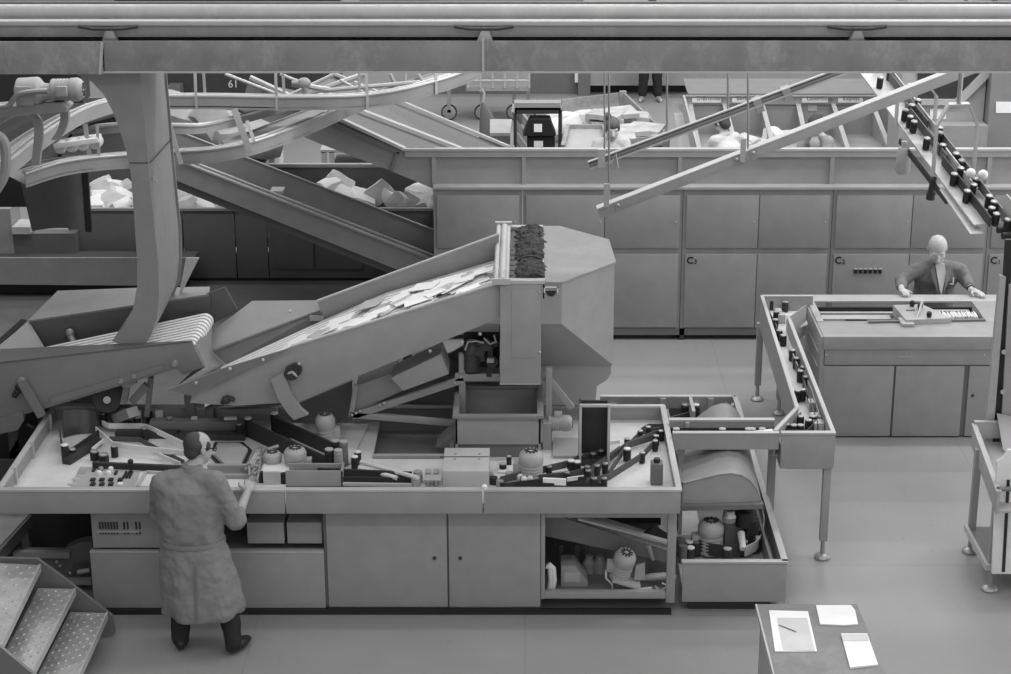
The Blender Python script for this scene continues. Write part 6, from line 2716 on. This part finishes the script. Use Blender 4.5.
# pale boards leaning left of the rack
solo('leaning_board', MB().prism([PY(673, 102, 25.0), PY(686, 105, 25.0), PY(690, 113, 24.9), PY(690, 122, 24.9)], (0, .03, 0)), PAINT_L, 'pale three-cornered board standing at the left end of the bin rack', 'board')
solo('leaning_board', MB().prism([PY(674, 113, 24.6), PY(688, 113, 24.6), PY(692, 150, 23.8), PY(680, 150, 23.8)], (0, .03, 0)), PAINT_L, 'pale tall board leaning below the three-cornered one beside the bin rack', 'board')
# wall cabinets right
wc = thing('far_wall_cabinet', 'pale tall cabinet block with white notices behind the hanging belt line', 'cabinet', (6, 23, 0))
WY = 22.4
b = MB()
b.box(WX(905, 110, WY), WX(990, 110, WY), WY + .3, WY + 1.0, 0, 3.4)
b.build('cabinet_body', PAINT_L, wc)
b = MB()
b.box(WX(991, 110, WY), 7.4, WY + .1, WY + 1.0, 0, 3.4)
b.build('cabinet_side', mat('mid pale enamel', .24, .5, .4), wc)
b = MB()
b.prism([PY(918, 101, WY + .28), PY(958, 101, WY + .28), PY(985, 74, WY + .28), PY(985, 66, WY + .28), PY(918, 66, WY + .28)], (0, .02, 0))
b.build('dark_opening', DARK, wc)
b = MB()
b.bar(PY(958, 102, WY + .25), PY(988, 72, WY + .25), .05, .1)
b.bar(PY(916, 102, WY + .25), PY(960, 102, WY + .25), .05, .07)
b.build('opening_frame', RIM, wc)
b = MB()
b.box(WX(935, 130, WY), WX(988, 130, WY), WY, WY + .3, 0, PY(960, 126, WY).z)
b.build('low_shelf', PAINT, wc)
b = MB()
plate(b, [(930, 109), (946, 109), (946, 119), (930, 119)], WY + .29, .008)
plate(b, [(996, 102), (1015, 102), (1015, 113), (996, 113)], WY + .09, .008)
b.build('notice', PAPER, wc)
# small cart behind the parcels
cr = thing('hand_cart', 'pale table cart with a dark lower shelf behind the parcels of the slanting chute', 'cart', PZ(350, 190, 0))
QY = 23.0
b = MB()
b.box(WX(320, 150, QY), WX(400, 150, QY), QY, QY + .8, PY(350, 153, QY).z, PY(350, 150, QY).z)
b.build('cart_top', PAINT_L, cr)
b = MB()
for x in (324, 332, 397):
    X = WX(x, 165, QY)
    b.box(X - .03, X + .03, QY, QY + .06, 0, PY(350, 152, QY).z)
b.build('cart_leg', PAINT_L, cr)
b = MB()
b.box(WX(332, 175, QY), WX(400, 175, QY), QY + .02, QY + .7, PY(350, 170, QY).z, PY(350, 167, QY).z)
b.box(WX(330, 182, QY), WX(400, 182, QY), QY - .02, QY + .7, PY(350, 186, QY).z, PY(350, 180, QY).z)
b.build('cart_shelf', PAINT, cr)
b = MB()
b.box(WX(334, 175, QY), WX(400, 175, QY), QY + .5, QY + .7, PY(350, 186, QY).z, PY(350, 168, QY).z)
b.build('dark_box', BLACK, cr)
b = MB()
b.lathe((WX(326, 176, QY), QY - .08, PY(326, 176, QY).z), (0, 1, 0), [(0, .08), (.05, .08)], 14)
b.build('cart_wheel', BLACK, cr)
# sacks seen between the rails
R3 = random.Random(2)
for (x, y, k, s, lab) in ((178, 118, 0, 2.0, 'round white sack just right of the drop chute between the two rails'), (205, 128, 3, 2.0, 'pale striped sack between the rails, second from the drop chute'), (225, 133, 2, 2.0, 'grey bulky sack between the rails, left of the thin hoop'), (243, 138, 1, 2.2, 'white crumpled sack below the thick guard rail by the thin hoop')):
    o = put_parcel(PY(x, y, 21.6), (R3.uniform(-.5, .5), R3.uniform(-.5, .5), R3.uniform(0, 3)), lab, None, k, s)
    o.name = 'mail_sack'
    o.data = o.data.copy()
    o.data.materials[0] = mat('grey mail canvas', .4, .9, .1, mottle=.2)
    o['category'] = 'sack'
sk_ = thing('sack_table', 'dark table under the mail sacks, hidden behind the curved rails', 'table', PZ(215, 190, 0))
b = MB()
b.box(WX(165, 145, 21.3), WX(262, 145, 21.3), 21.2, 22.2, 1.28, 1.32)
b.build('table_top', CAB_D, sk_)
b = MB()
for x in (168, 255):
    X = WX(x, 145, 21.6)
    b.box(X - .03, X + .03, 22.0, 22.06, 0, 1.28)
b.build('table_leg', CAB_D, sk_)
wt = thing('paper_cart', 'small pale cart with white and dark papers below the lower curved rail', 'cart', PZ(268, 190, 0))
b = MB()
b.box(WX(258, 150, 23.5), WX(279, 150, 23.5), 23.5, 23.9, .0, PY(268, 143, 23.5).z)
b.build('cart_body', TRAYM, wt)
b = MB()
for (x, y) in ((262, 152), (268, 150), (272, 156)):
    p = PY(x, y, 23.48)
    b.box(p.x - .04, p.x + .03, 23.47, 23.5, p.z - .08, p.z + .08)
b.build('dark_card', CAB_D, wt)
# ================================================================== PEOPLE
def rcone(mb, p0, p1, r0, r1, seg=14):
    """rounded tapering limb piece"""
    mb.tube([p0, p1], [r0, r1], seg)
    mb.ball(p0, r0, seg)
    mb.ball(p1, r1, seg)


def frame(f, u):
    f = V(f).normalized()
    r = f.cross(V(u)).normalized()
    u2 = r.cross(f).normalized()
    return Matrix((r, f, u2)).transposed()      # columns: right, forward, up


def hand(mb, wrist, d, n, side, curl=.5, sc=1.0):
    """palm, four bent fingers of different length and a side thumb; d along fingers, n out of the back of the hand, side=+1 thumb towards d x n"""
    d, n = V(d).normalized(), V(n).normalized()
    s = d.cross(n).normalized() * side
    n = (n - d * n.dot(d)).normalized()
    M = Matrix((s, d, n)).transposed()
    mb.ball(wrist + d * .052 * sc, .05 * sc, 14, (.86, 1.05, .34), M)
    rcone(mb, wrist - d * .015 * sc, wrist + d * .03 * sc, .027 * sc, .03 * sc, 10)
    for k, (off, ln) in enumerate(((.031, .078), (.011, .088), (-.010, .082), (-.029, .064))):
        p = wrist + d * (.092 - .004 * abs(k - 1)) * sc + s * off * sc
        a = .25 + curl * .4
        dd = d + s * (off * 2.0)
        for j, fr_ in enumerate((.45, .32, .25)):
            ang = a + curl * j * .85
            q = p + (dd.normalized() * math.cos(ang) - n * math.sin(ang)) * ln * fr_ * sc
            rcone(mb, p, q, (.0098 - .0012 * j) * sc, (.009 - .0012 * j) * sc, 8)
            p = q
    p = wrist + d * .03 * sc + s * .034 * sc
    q = p + (d * .6 + s * .75 - n * .25).normalized() * .042 * sc
    rcone(mb, p, q, .013 * sc, .011 * sc, 8)
    q2 = q + (d * .9 + s * .25 - n * .35).normalized() * .032 * sc
    rcone(mb, q, q2, .0105 * sc, .008 * sc, 8)


def head(mb, c, f, u, sc=1.0):
    M = frame(f, u)
    def L(x, y, z): return V(c) + M @ (V((x, y, z)) * sc)
    mb.ball(L(0, -.012, .026), .1 * sc, 20, (.8, .95, .86), M)          # skull
    mb.ball(L(0, .032, -.035), .078 * sc, 18, (.86, .9, 1.06), M)         # face
    mb.ball(L(0, .055, -.085), .036 * sc, 14, (1.05, .9, .8), M)         # chin
    rcone(mb, L(0, .098, -.002), L(0, .122, -.036), .010 * sc, .015 * sc, 8)   # nose
    mb.ball(L(0, .112, -.04), .014 * sc, 8, (1.5, 1, .8), M)
    for s in (-1, 1):
        mb.ball(L(s * .030, .077, .018), .02 * sc, 8, (1.4, .7, .5), M)  # brow
        mb.ball(L(s * .040, .066, -.03), .026 * sc, 8, (1, .8, .9), M)   # cheek
        mb.ball(L(s * .078, -.008, -.012), .03 * sc, 10, (.3, .62, 1.1), M)  # ear
    mb.ball(L(0, .094, -.064), .016 * sc, 8, (1.5, .7, .4), M)           # lips
    mb.ball(L(0, .09, -.074), .014 * sc, 8, (1.4, .7, .45), M)
    return L


def voxel(o, size, it=4):
    m = o.modifiers.new('surface', 'REMESH')
    m.mode = 'VOXEL'
    m.voxel_size = size
    m.use_smooth_shade = True
    s = o.modifiers.new('soften', 'SMOOTH')
    s.factor = .5
    s.iterations = it


def cloth(o, size, it, fold=.012, fs=.12):
    voxel(o, size, it)
    tx = bpy.data.textures.get('cloth folds') or bpy.data.textures.new('cloth folds', 'CLOUDS')
    tx.noise_scale = fs
    d = o.modifiers.new('folds', 'DISPLACE')
    d.texture = tx
    d.texture_coords = 'LOCAL'
    d.strength = fold
    d.mid_level = .5


def ellring(c, rx, ry, ang=0, n=24, ripple=0, k=7, ph=0):
    out = []
    for i in range(n):
        a = 2 * PI * i / n
        q = 1 + ripple * math.sin(k * a + ph)
        x, y = rx * math.cos(a) * q, ry * math.sin(a) * q
        out.append(V((c[0] + x * math.cos(ang) - y * math.sin(ang), c[1] + x * math.sin(ang) + y * math.cos(ang), c[2])))
    return out


def eyes(L, parent, sc=1.0):
    b = MB()
    for s in (-1, 1):
        b.ball(L(s * .03, .088, .002), .0055 * sc, 8, (1.2, .6, .7))
    b.build('eyes', INK, parent)


# ---------------- operator at the long bench, seen from behind
op = thing('person', 'balding man in long grey work coat seen from behind, working at the long bench', 'person', (-2.3, 12.0, 0))
hc = PY(199, 447.5, 12.12)
hf, hu = V((.75, .62, -.28)), V((.12, .25, 1))
nk = PY(190, 470, 12.04)
shL, shR = PY(163, 484, 12.0), PY(214, 482, 11.98)
elR, wrR = PY(236, 520, 12.0), PY(247, 493, 12.31)
elL, wrL = PY(159, 512, 12.15), V((PY(172, 490, 12.45).x, 12.42, 1.12))
hipL, hipR = V((-2.42, 11.98, .68)), V((-2.25, 11.98, .68))
knL, knR = V((-2.47, 11.97, .43)), V((-2.14, 11.97, .43))
anL, anR = V((-2.49, 11.93, .09)), V((-2.10, 11.86, .10))
b = MB()
LH = head(b, hc, hf, hu, 1.0)
rcone(b, nk - V((0, 0, .03)), hc - V((.0, .0, .06)), .062, .056)
for p0, p1, r0, r1 in ((shL, elL, .05, .042), (elL, wrL, .042, .028), (shR, elR, .05, .042), (elR, wrR, .043, .028),
                       (shL, nk - V((0, 0, .05)), .045, .045), (shR, nk - V((0, 0, .05)), .045, .045), (hipL, knL, .075, .055), (knL, anL, .055, .04), (hipR, knR, .075, .055), (knR, anR, .058, .042)):
    rcone(b, p0, p1, r0, r1)
tor = (nk + (hipL + hipR) / 2) / 2
rcone(b, nk + V((0, .02, -.14)), (hipL + hipR) / 2 + V((0, .01, .08)), .085, .09)
hand(b, wrR, PY(250.5, 479, 12.42) - wrR, V((.2, -.9, .45)), -1, .75)
hand(b, wrL, V((.3, 1, -.1)), V((0, 0, 1)), 1, .4)
for an, d in ((anL, V((-.02, .2, -.03))), (anR, V((.2, .12, -.02)))):
    rcone(b, an, an + d * .1 + V((0, 0, -.04)), .03, .028)
body = b.build('body', SKIN, op)
voxel(body, .006, 3)
# coat
b = MB()
c0 = V((-2.33, 11.99, 0))
def wcx(xl, xr, y, Yp): return (WX(xl, y, Yp) + WX(xr, y, Yp)) / 2, (WX(xr, y, Yp) - WX(xl, y, Yp)) / 2
rs = []
for (xl, xr, y, ry, rip, Yp) in ((181, 200, 470, .06, 0, 12.06), (166, 213, 477, .10, .0, 12.03), (158, 221, 487, .135, .0, 12.0), (156, 222, 502, .15, .01, 11.99), (158, 223, 520, .15, .015, 11.99), (161, 224, 538, .145, .02, 11.99),
                                 (160, 228, 552, .16, .03, 11.98), (161, 235, 572, .18, .045, 11.97), (163, 241, 592, .2, .06, 11.96), (164, 244, 607, .21, .07, 11.96), (165, 243, 612, .205, .07, 11.96)):
    cxx, rx = wcx(xl, xr, y, Yp)
    rs.append(ellring((cxx, Yp, PY(200, y, Yp).z), rx, ry, 0, 32, rip, 6, .8))
b.rings(rs)
for (p0, p1, p2, ext) in ((shL, elL, wrL, .8), (shR, elR, wrR, .22)):
    rcone(b, p0, p1, .088, .073)
    rcone(b, p1, p1.lerp(p2, ext), .072, .055)
    rcone(b, p0, nk - V((0, 0, .04)), .085, .075)
coat = b.build('coat', COAT, op)
cloth(coat, .011, 5, .03, .11)
b = MB()
b.rings([ellring(tuple(nk + V((.012, .005, .0 + .014 * k))), .082 - .004 * k, .075 - .004 * k, 0, 20) for k in range(4)])
b.build('collar', COAT, op)
zb = PY(200, 539, 11.99).z
cxx, rx = wcx(161, 224, 538, 11.99)
b = MB()
ra_ = ellring((cxx, 11.99, zb - .016), rx + .004, .154, 0, 32)
rb3 = ellring((cxx, 11.99, zb + .016), rx + .004, .154, 0, 32)
ra_.append(ra_[0]); rb3.append(rb3[0])
b.ribbon(ra_, rb3, .008)
b.build('belt', COAT, op)
b = MB()
x = WX(195, 585, 11.75)
b.bar((x, 11.985 - .185, zb - .12), (x - .005, 11.96 - .215, .31), .012, .012, up=(0, 1, 0))
b.build('back_vent', COAT2, op)
# trousers and shoes
b = MB()
for h, k, a in ((hipL, knL, anL), (hipR, knR, anR)):
    rcone(b, h, k, .088, .08)
    rcone(b, k, a + V((0, 0, .0)), .08, .066)
tr_ = b.build('trousers', TROUS, op)
cloth(tr_, .012, 4, .02, .08)
for a, d in ((anL, V((-.03, .24, 0))), (anR, V((.12, .19, .0)))):
    b = MB()
    dn_ = d.normalized()
    M = Matrix((dn_.cross(V((0, 0, 1))), dn_, V((0, 0, 1)))).transposed()
    z = .042 if a is anL else .055
    b.ball(V((a.x, a.y, z)) + d * .28, .135, 16, (.36, .95, .34), M)
    b.ball(V((a.x, a.y, z + .02)) - d * .05, .06, 12, (.72, 1, .9), M)
    sh_ = b.build('shoe', SHOE, op)
    voxel(sh_, .008, 3)
# hair round a bald crown, glasses
b = MB()
M = frame(hf, hu)
b.ball(LH(0, -.035, .018), .1, 20, (.8, .86, .82), M)
b.ball(LH(0, -.045, .035), .1, 18, (.7, .84, .78), M)
b.ball(LH(0, -.06, -.03), .08, 16, (.82, .62, .72), M)
for s in (-1, 1):
    b.ball(LH(s * .066, .022, .022), .038, 10, (.35, .9, 1.0), M)
hr = b.build('hair', HAIR, op)
voxel(hr, .007, 3)
b = MB()
for s in (-1, 1):
    ringp = [LH(s * .033 + .024 * math.cos(2 * PI * k / 12), .108, .004 + .02 * math.sin(2 * PI * k / 12)) for k in range(13)]
    b.tube(ringp, .0035, 6)
    b.tube([LH(s * .057, .106, .008), LH(s * .079, .05, .006), LH(s * .082, -.01, .008)], .0035, 6)
b.tube([LH(-.01, .108, .006), LH(.01, .108, .006)], .0035, 6)
b.build('glasses', INK, op)
eyes(LH, op)

# ---------------- operator behind the coding desk
o2 = thing('person', 'bald older man in dark work jacket bending over the coding desk, facing the viewer', 'person', (4.25, 17.6, 0))
Y2 = 17.55
hc = PY(937.5, 248.5, Y2 - .04)
hf, hu = V((-.05, -.86, -.5)), V((-.02, -.45, .89))
nk = PY(938, 261, Y2 + .05)
shL, shR = PY(914, 269.5, Y2 + .02), PY(960, 268.5, Y2 + .04)     # photo left / right
elL, wrL = PY(901, 281, Y2 - .04), PY(901.5, 288, 17.27)
elR, wrR = PY(966, 280, Y2 - .03), PY(972, 286, 17.25)
wrL.z, wrR.z = 1.045, 1.045
b = MB()
LH = head(b, hc, hf, hu, 1.16)
rcone(b, nk - V((0, -.02, .05)), hc - hu * .05, .07, .062)
hips = [V((nk.x - .1, 17.66, .86)), V((nk.x + .1, 17.66, .86))]
for p0, p1, r0, r1 in ((shL, elL, .05, .042), (elL, wrL, .042, .028), (shR, elR, .05, .042), (elR, wrR, .042, .028), (shL - V((0, 0, .03)), nk - V((0, 0, .07)), .04, .045), (shR - V((0, 0, .03)), nk - V((0, 0, .07)), .04, .045)):
    rcone(b, p0, p1, r0, r1)
rcone(b, nk - V((0, 0, .17)), V((nk.x, 17.65, .9)), .1, .1)
for h in hips:
    rcone(b, h, V((h.x, 17.62, .46)), .085, .06)
    rcone(b, V((h.x, 17.62, .46)), V((h.x, 17.66, .08)), .058, .042)
    rcone(b, V((h.x, 17.66, .06)), V((h.x, 17.5, .035)), .04, .034)
hand(b, wrL, V((.25, -1, .02)), V((.0, 0, 1)), -1, 1.0)
hand(b, wrR, V((.62, -.75, .0)), V((0, 0, 1)), 1, .12)
body = b.build('body', SKIN_P, o2)
voxel(body, .006, 6)
b = MB()
zc2 = [(nk.z + .012, .08, .075), (nk.z - .03, .15, .10), (nk.z - .09, .215, .125), (nk.z - .18, .22, .14), (nk.z - .28, .205, .145), (.92, .2, .15), (.72, .215, .16)]
rs = [ellring((nk.x, Y2 + .06 + (.06 if z < 1.0 else 0), z), rx, ry, 0, 28, .015, 5) for z, rx, ry in zc2]
b.rings(rs)
for (p0, p1, p2) in ((shL, elL, wrL), (shR, elR, wrR)):
    rcone(b, p0 - V((0, 0, .02)), p1, .08, .066)
    rcone(b, p1, p1.lerp(p2, .6), .064, .052)
    rcone(b, p0 - V((0, 0, .02)), nk - V((0, 0, .055)), .08, .08)
jk = b.build('jacket', COAT2, o2)
cloth(jk, .010, 4, .028, .09)
# pale shirt in the open collar, lapels, pocket pens
yf = Y2 + .06 - .19
b = MB()
q = [V((nk.x - .045, yf + .075, nk.z - .0)), V((nk.x + .045, yf + .075, nk.z)), V((nk.x + .055, yf + .015, nk.z - .09)), V((nk.x + .03, yf + .0, nk.z - .2)), V((nk.x + .02, yf + .0, nk.z - .3)), V((nk.x + .0, yf + .0, nk.z - .26)), V((nk.x - .035, yf + .015, nk.z - .1))]
b.prism(q, (0, .03, 0))
b.build('shirt', SHIRT, o2)
b = MB()
for s in (-1, 1):
    b.prism([V((nk.x + s * .06, yf + .06, nk.z - .01)), V((nk.x + s * .1, yf + .035, nk.z - .06)), V((nk.x + s * .085, yf + .0, nk.z - .13)), V((nk.x + s * .02 + .01, yf - .012, nk.z - .3)), V((nk.x + s * .045, yf - .005, nk.z - .12))], (0, .012, 0))
b.build('lapels', COAT2, o2)
b = MB()
p = V((nk.x + .125, yf + .012, nk.z - .17))
b.box(p.x - .006, p.x + .006, p.y - .01, p.y, p.z - .02, p.z + .05)
b.box(p.x - .03, p.x + .0, p.y - .008, p.y, p.z - .02, p.z - .01)
b.build('pocket_pen', WHITE, o2)
b = MB()
for h in hips:
    rcone(b, h, V((h.x, 17.62, .46)), .1, .085)
    rcone(b, V((h.x, 17.62, .46)), V((h.x, 17.66, .1)), .085, .07)
t_ = b.build('trousers', TROUS, o2)
voxel(t_, .014, 3)
for h in hips:
    b = MB()
    b.ball(V((h.x, 17.56, .045)), .14, 14, (.34, 1, .32))
    b.build('shoe', SHOE, o2)
M = frame(hf, hu)
b = MB()
for s in (-1, 1):
    b.ball(LH(s * .064, -.03, .0), .05, 12, (.36, .9, .8), M)
b.ball(LH(0, -.085, -.01), .06, 12, (1.0, .5, .8), M)
h_ = b.build('hair', mat('thin grey hair', .3, .7, .2, bump=.4, bscale=160), o2)
voxel(h_, .007, 3)
b = MB()
for s, wr, el in ((1, wrR, elR),):
    d = (wr - el).normalized()
    b.lathe(wr - d * .05, d, [(0, .034), (.004, .037), (.018, .037), (.022, .034)], 18)
b.build('wristwatch', INK, o2)


def sorter(label, hp, Yp, f, bend, top_m, hair_m, bun=False, arms=None, stand=0.0, sc=1.0, skirt=True):
    """simple full figure standing behind the trough"""
    t = thing('person', label, 'person', (hp.x, Yp, 0))
    f = V(f).normalized()
    u = V((0, 0, 1)) + f * -.0
    b = MB()
    Lh = head(b, hp, f + V((0, 0, -bend)), V((0, 0, 1)), sc)
    nk = hp + V((0, 0, -.13)) - V((f.x, f.y, 0)) * .02 * (1 + 3 * bend)
    r = V((f.y, -f.x, 0)).normalized()
    back = V((-f.x, -f.y, 0)) * bend * .45
    hip = V((nk.x, nk.y, max(.75, nk.z - .58))) + back
    rcone(b, nk - V((0, 0, .04)), hp - V((0, 0, .04)), .05, .048)
    S = [nk + r * s * .17 - V((0, 0, .06)) for s in (-1, 1)]
    E, Wp = [], []
    for i, s in enumerate((-1, 1)):
        e = S[i] + V((f.x, f.y, 0)) * .12 + r * s * .06 - V((0, 0, .24))
        wv = e + V((f.x, f.y, 0)) * .22 - r * s * .05 + V((0, 0, -.02))
        E.append(e); Wp.append(wv)
        rcone(b, S[i], e, .045, .038)
        rcone(b, e, wv, .037, .026)
        rcone(b, S[i], nk, .045, .05)
        hand(b, wv, V((f.x, f.y, -.2)), V((0, 0, 1)), s, .5)
    rcone(b, nk - V((0, 0, .12)), hip, .11, .12)
    for s in (-1, 1):
        h = hip + r * s * .09
        k = V((h.x, h.y, .46))
        rcone(b, h, k, .08, .055)
        rcone(b, k, V((h.x, h.y, .07)), .053, .036)
        rcone(b, V((h.x, h.y, .05)), V((h.x + f.x * .16, h.y + f.y * .16, .035)), .038, .03)
    bo = b.build('body', SKIN_P, t)
    voxel(bo, .009, 3)
    b = MB()
    n = 6
    rs_ = []
    for k in range(n + 1):
        q = nk.lerp(hip, k / n) - V((0, 0, .03))
        w_ = (.09, .19, .2, .19, .175, .17, .19)[k]
        a_ = math.atan2(r.y, r.x)
        rs_.append(ellring(tuple(q), w_, w_ * .65, a_, 20))
    b.rings(rs_)
    for i in range(2):
        rcone(b, S[i], E[i], .07, .062)
        rcone(b, E[i], E[i].lerp(Wp[i], .3), .06, .05)
        rcone(b, S[i], nk - V((0, 0, .04)), .07, .06)
    c_ = b.build('blouse', top_m, t)
    cloth(c_, .014, 4, .02, .08)
    b = MB()
    rs_ = [ellring((hip.x, hip.y, z), w_, w_ * .8, math.atan2(r.y, r.x), 20) for z, w_ in ((hip.z + .05, .18), (hip.z - .05, .2), (.5, .24), (.48, .23))]
    b.rings(rs_)
    b.build('skirt', TROUS, t)
    for s in (-1, 1):
        b = MB()
        h = hip + r * s * .09
        M_ = Matrix((r, V((f.x, f.y, 0)).normalized(), V((0, 0, 1)))).transposed()
        b.ball(V((h.x + f.x * .07, h.y + f.y * .07, .045)), .13, 12, (.33, 1, .34), M_)
        b.build('shoe', SHOE, t)
    M = frame(f + V((0, 0, -bend)), V((0, 0, 1)))
    b = MB()
    b.ball(Lh(0, -.03, .035), .1 * sc, 16, (.88, .95, .92), M)
    b.ball(Lh(0, .0, .055), .092 * sc, 14, (.9, .98, .72), M)
    b.ball(Lh(0, -.05, -.03), .085 * sc, 14, (.9, .7, .9), M)
    for s in (-1, 1):
        b.ball(Lh(s * .07, .02, .02), .04 * sc, 10, (.4, .9, 1.2), M)
    if bun:
        b.ball(Lh(.05, -.04, .13), .045 * sc, 12)
    h_ = b.build('hair', hair_m, t)
    voxel(h_, .009, 3)
    eyes(Lh, t, sc)
    return t


g1 = PY(612, 128.5, 22.1)
sorter('fair-haired young woman with a top bun looking out over the trough rim', g1, 22.1, (.1, -1, 0), .25, mat('white blouse cotton', .6, .9, .1), HAIR_F, True, sc=1.12)
g2 = PY(722, 123, 22.3)
sorter('woman in a white blouse bending into the leftmost bins behind the trough', g2, 22.3, (-.55, .75, 0), .7, mat('white blouse cotton', .6), HAIR, False)
g3 = PY(816, 124, 22.3)
sorter('dark-haired woman in a grey blouse bending by the bins under the lower slanting rail', g3, 22.3, (-.7, -.5, 0), .6, mat('grey blouse cotton', .32, .9, .1), HAIR, False)
# person far behind, only trousers and shoes below the overhead conveyor show
ft = thing('person', 'person in dark trousers standing at the far counter, upper body hidden', 'person', PZ(650, 100, 0))
p = PZ(650, 101, 0)
b = MB()
for s in (-1, 1):
    h = p + V((s * .1, 0, .88))
    rcone(b, h, p + V((s * .11, .0, .47)), .085, .06)
    rcone(b, p + V((s * .11, 0, .47)), p + V((s * .13, .05, .08)), .058, .042)
    rcone(b, p + V((s * .13, .05, .05)), p + V((s * .17, -.13, .035)), .04, .034)
    rcone(b, p + V((s * .2, 0, 1.42)), p + V((s * .27, .02, 1.14)), .05, .042)
    rcone(b, p + V((s * .27, .02, 1.14)), p + V((s * .2, -.16, 1.0)), .042, .03)
    hand(b, p + V((s * .2, -.16, 1.0)), V((-s * .5, -.8, -.2)), V((0, 0, 1)), s, .5)
rcone(b, p + V((0, 0, .9)), p + V((0, 0, 1.36)), .13, .14)
rcone(b, p + V((0, 0, 1.4)), p + V((0, -.0, 1.56)), .058, .055)
LH = head(b, p + V((0, -.02, 1.63)), (0, -1, 0), (0, 0, 1))
bo = b.build('body', SKIN_P, ft)
voxel(bo, .010, 3)
b = MB()
for s in (-1, 1):
    rcone(b, p + V((s * .09, 0, .9)), p + V((s * .11, 0, .47)), .11, .09)
    rcone(b, p + V((s * .11, 0, .47)), p + V((s * .13, .05, .12)), .09, .075)
t_ = b.build('trousers', TROUS, ft)
cloth(t_, .014, 3, .02, .08)
b = MB()
b.rings([ellring((p.x, p.y, p.z + z), w_, w_ * .6, 0, 20) for z, w_ in ((.85, .19), (1.0, .18), (1.25, .2), (1.42, .19), (1.48, .08))])
for s in (-1, 1):
    rcone(b, p + V((s * .2, 0, 1.42)), p + V((s * .27, .02, 1.14)), .07, .06)
    rcone(b, p + V((s * .27, .02, 1.14)), p + V((s * .21, -.13, 1.02)), .058, .048)
s_ = b.build('shirt', COAT, ft)
voxel(s_, .014, 3)
for s in (-1, 1):
    b = MB()
    b.ball(p + V((s * .155, -.04, .045)), .13, 12, (.34, 1, .33))
    b.build('shoe', mat('pale shoe leather', .3, .5, .4), ft)
b = MB()
b.ball(LH(0, -.02, .04), .1, 14, (.82, .98, .9))
b.build('hair', HAIR, ft)
# ================================================================== LIGHT AND CAMERA
wd = bpy.data.worlds.new('hall')
SC.world = wd
wd.use_nodes = True
wd.node_tree.nodes['Background'].inputs[0].default_value = (1, 1, 1, 1)
wd.node_tree.nodes['Background'].inputs[1].default_value = 0.54


def lamp(name, loc, size, power, rot=(0, 0, 0)):
    l = bpy.data.lights.new(name, 'AREA')
    l.shape = 'RECTANGLE'
    l.size, l.size_y = size
    l.energy = power
    o = bpy.data.objects.new(name, l)
    COL.objects.link(o)
    o.location = loc
    o.rotation_euler = rot
    return o


for j, (y, p) in enumerate(((7.0, 48), (13.5, 45), (17.5, 115), (22, 95), (27, 75), (33, 90))):  # front row is unseen fill, added to brighten bench and front faces
    for i, x in enumerate((-6, 0, 6)):
        lamp('ceiling_and_fill_lamp', (x, y, 8.6), (4.0, .5), p * (.7, .9, 1.4)[i])
# daylight from tall windows along the right side
lamp('window_daylight', (14, 17, 5.5), (16, 5), 640, (0, math.radians(68), 0))

cam = bpy.data.cameras.new('camera')
cam.sensor_width = 36
cam.lens = FOC / 1011 * 36
cam.shift_x = -(PCX - 505.5) / 1011
cam.clip_end = 200
co = bpy.data.objects.new('camera', cam)
COL.objects.link(co)
co.location = (0, 0, CAM_H)
co.rotation_euler = (PI / 2 - PITCH, 0, 0)
SC.camera = co
vs = SC.view_settings
vs.view_transform = 'Standard'
vs.look = 'None'
vs.exposure = 0.36
vs.gamma = 1.0
vs.use_curve_mapping = False
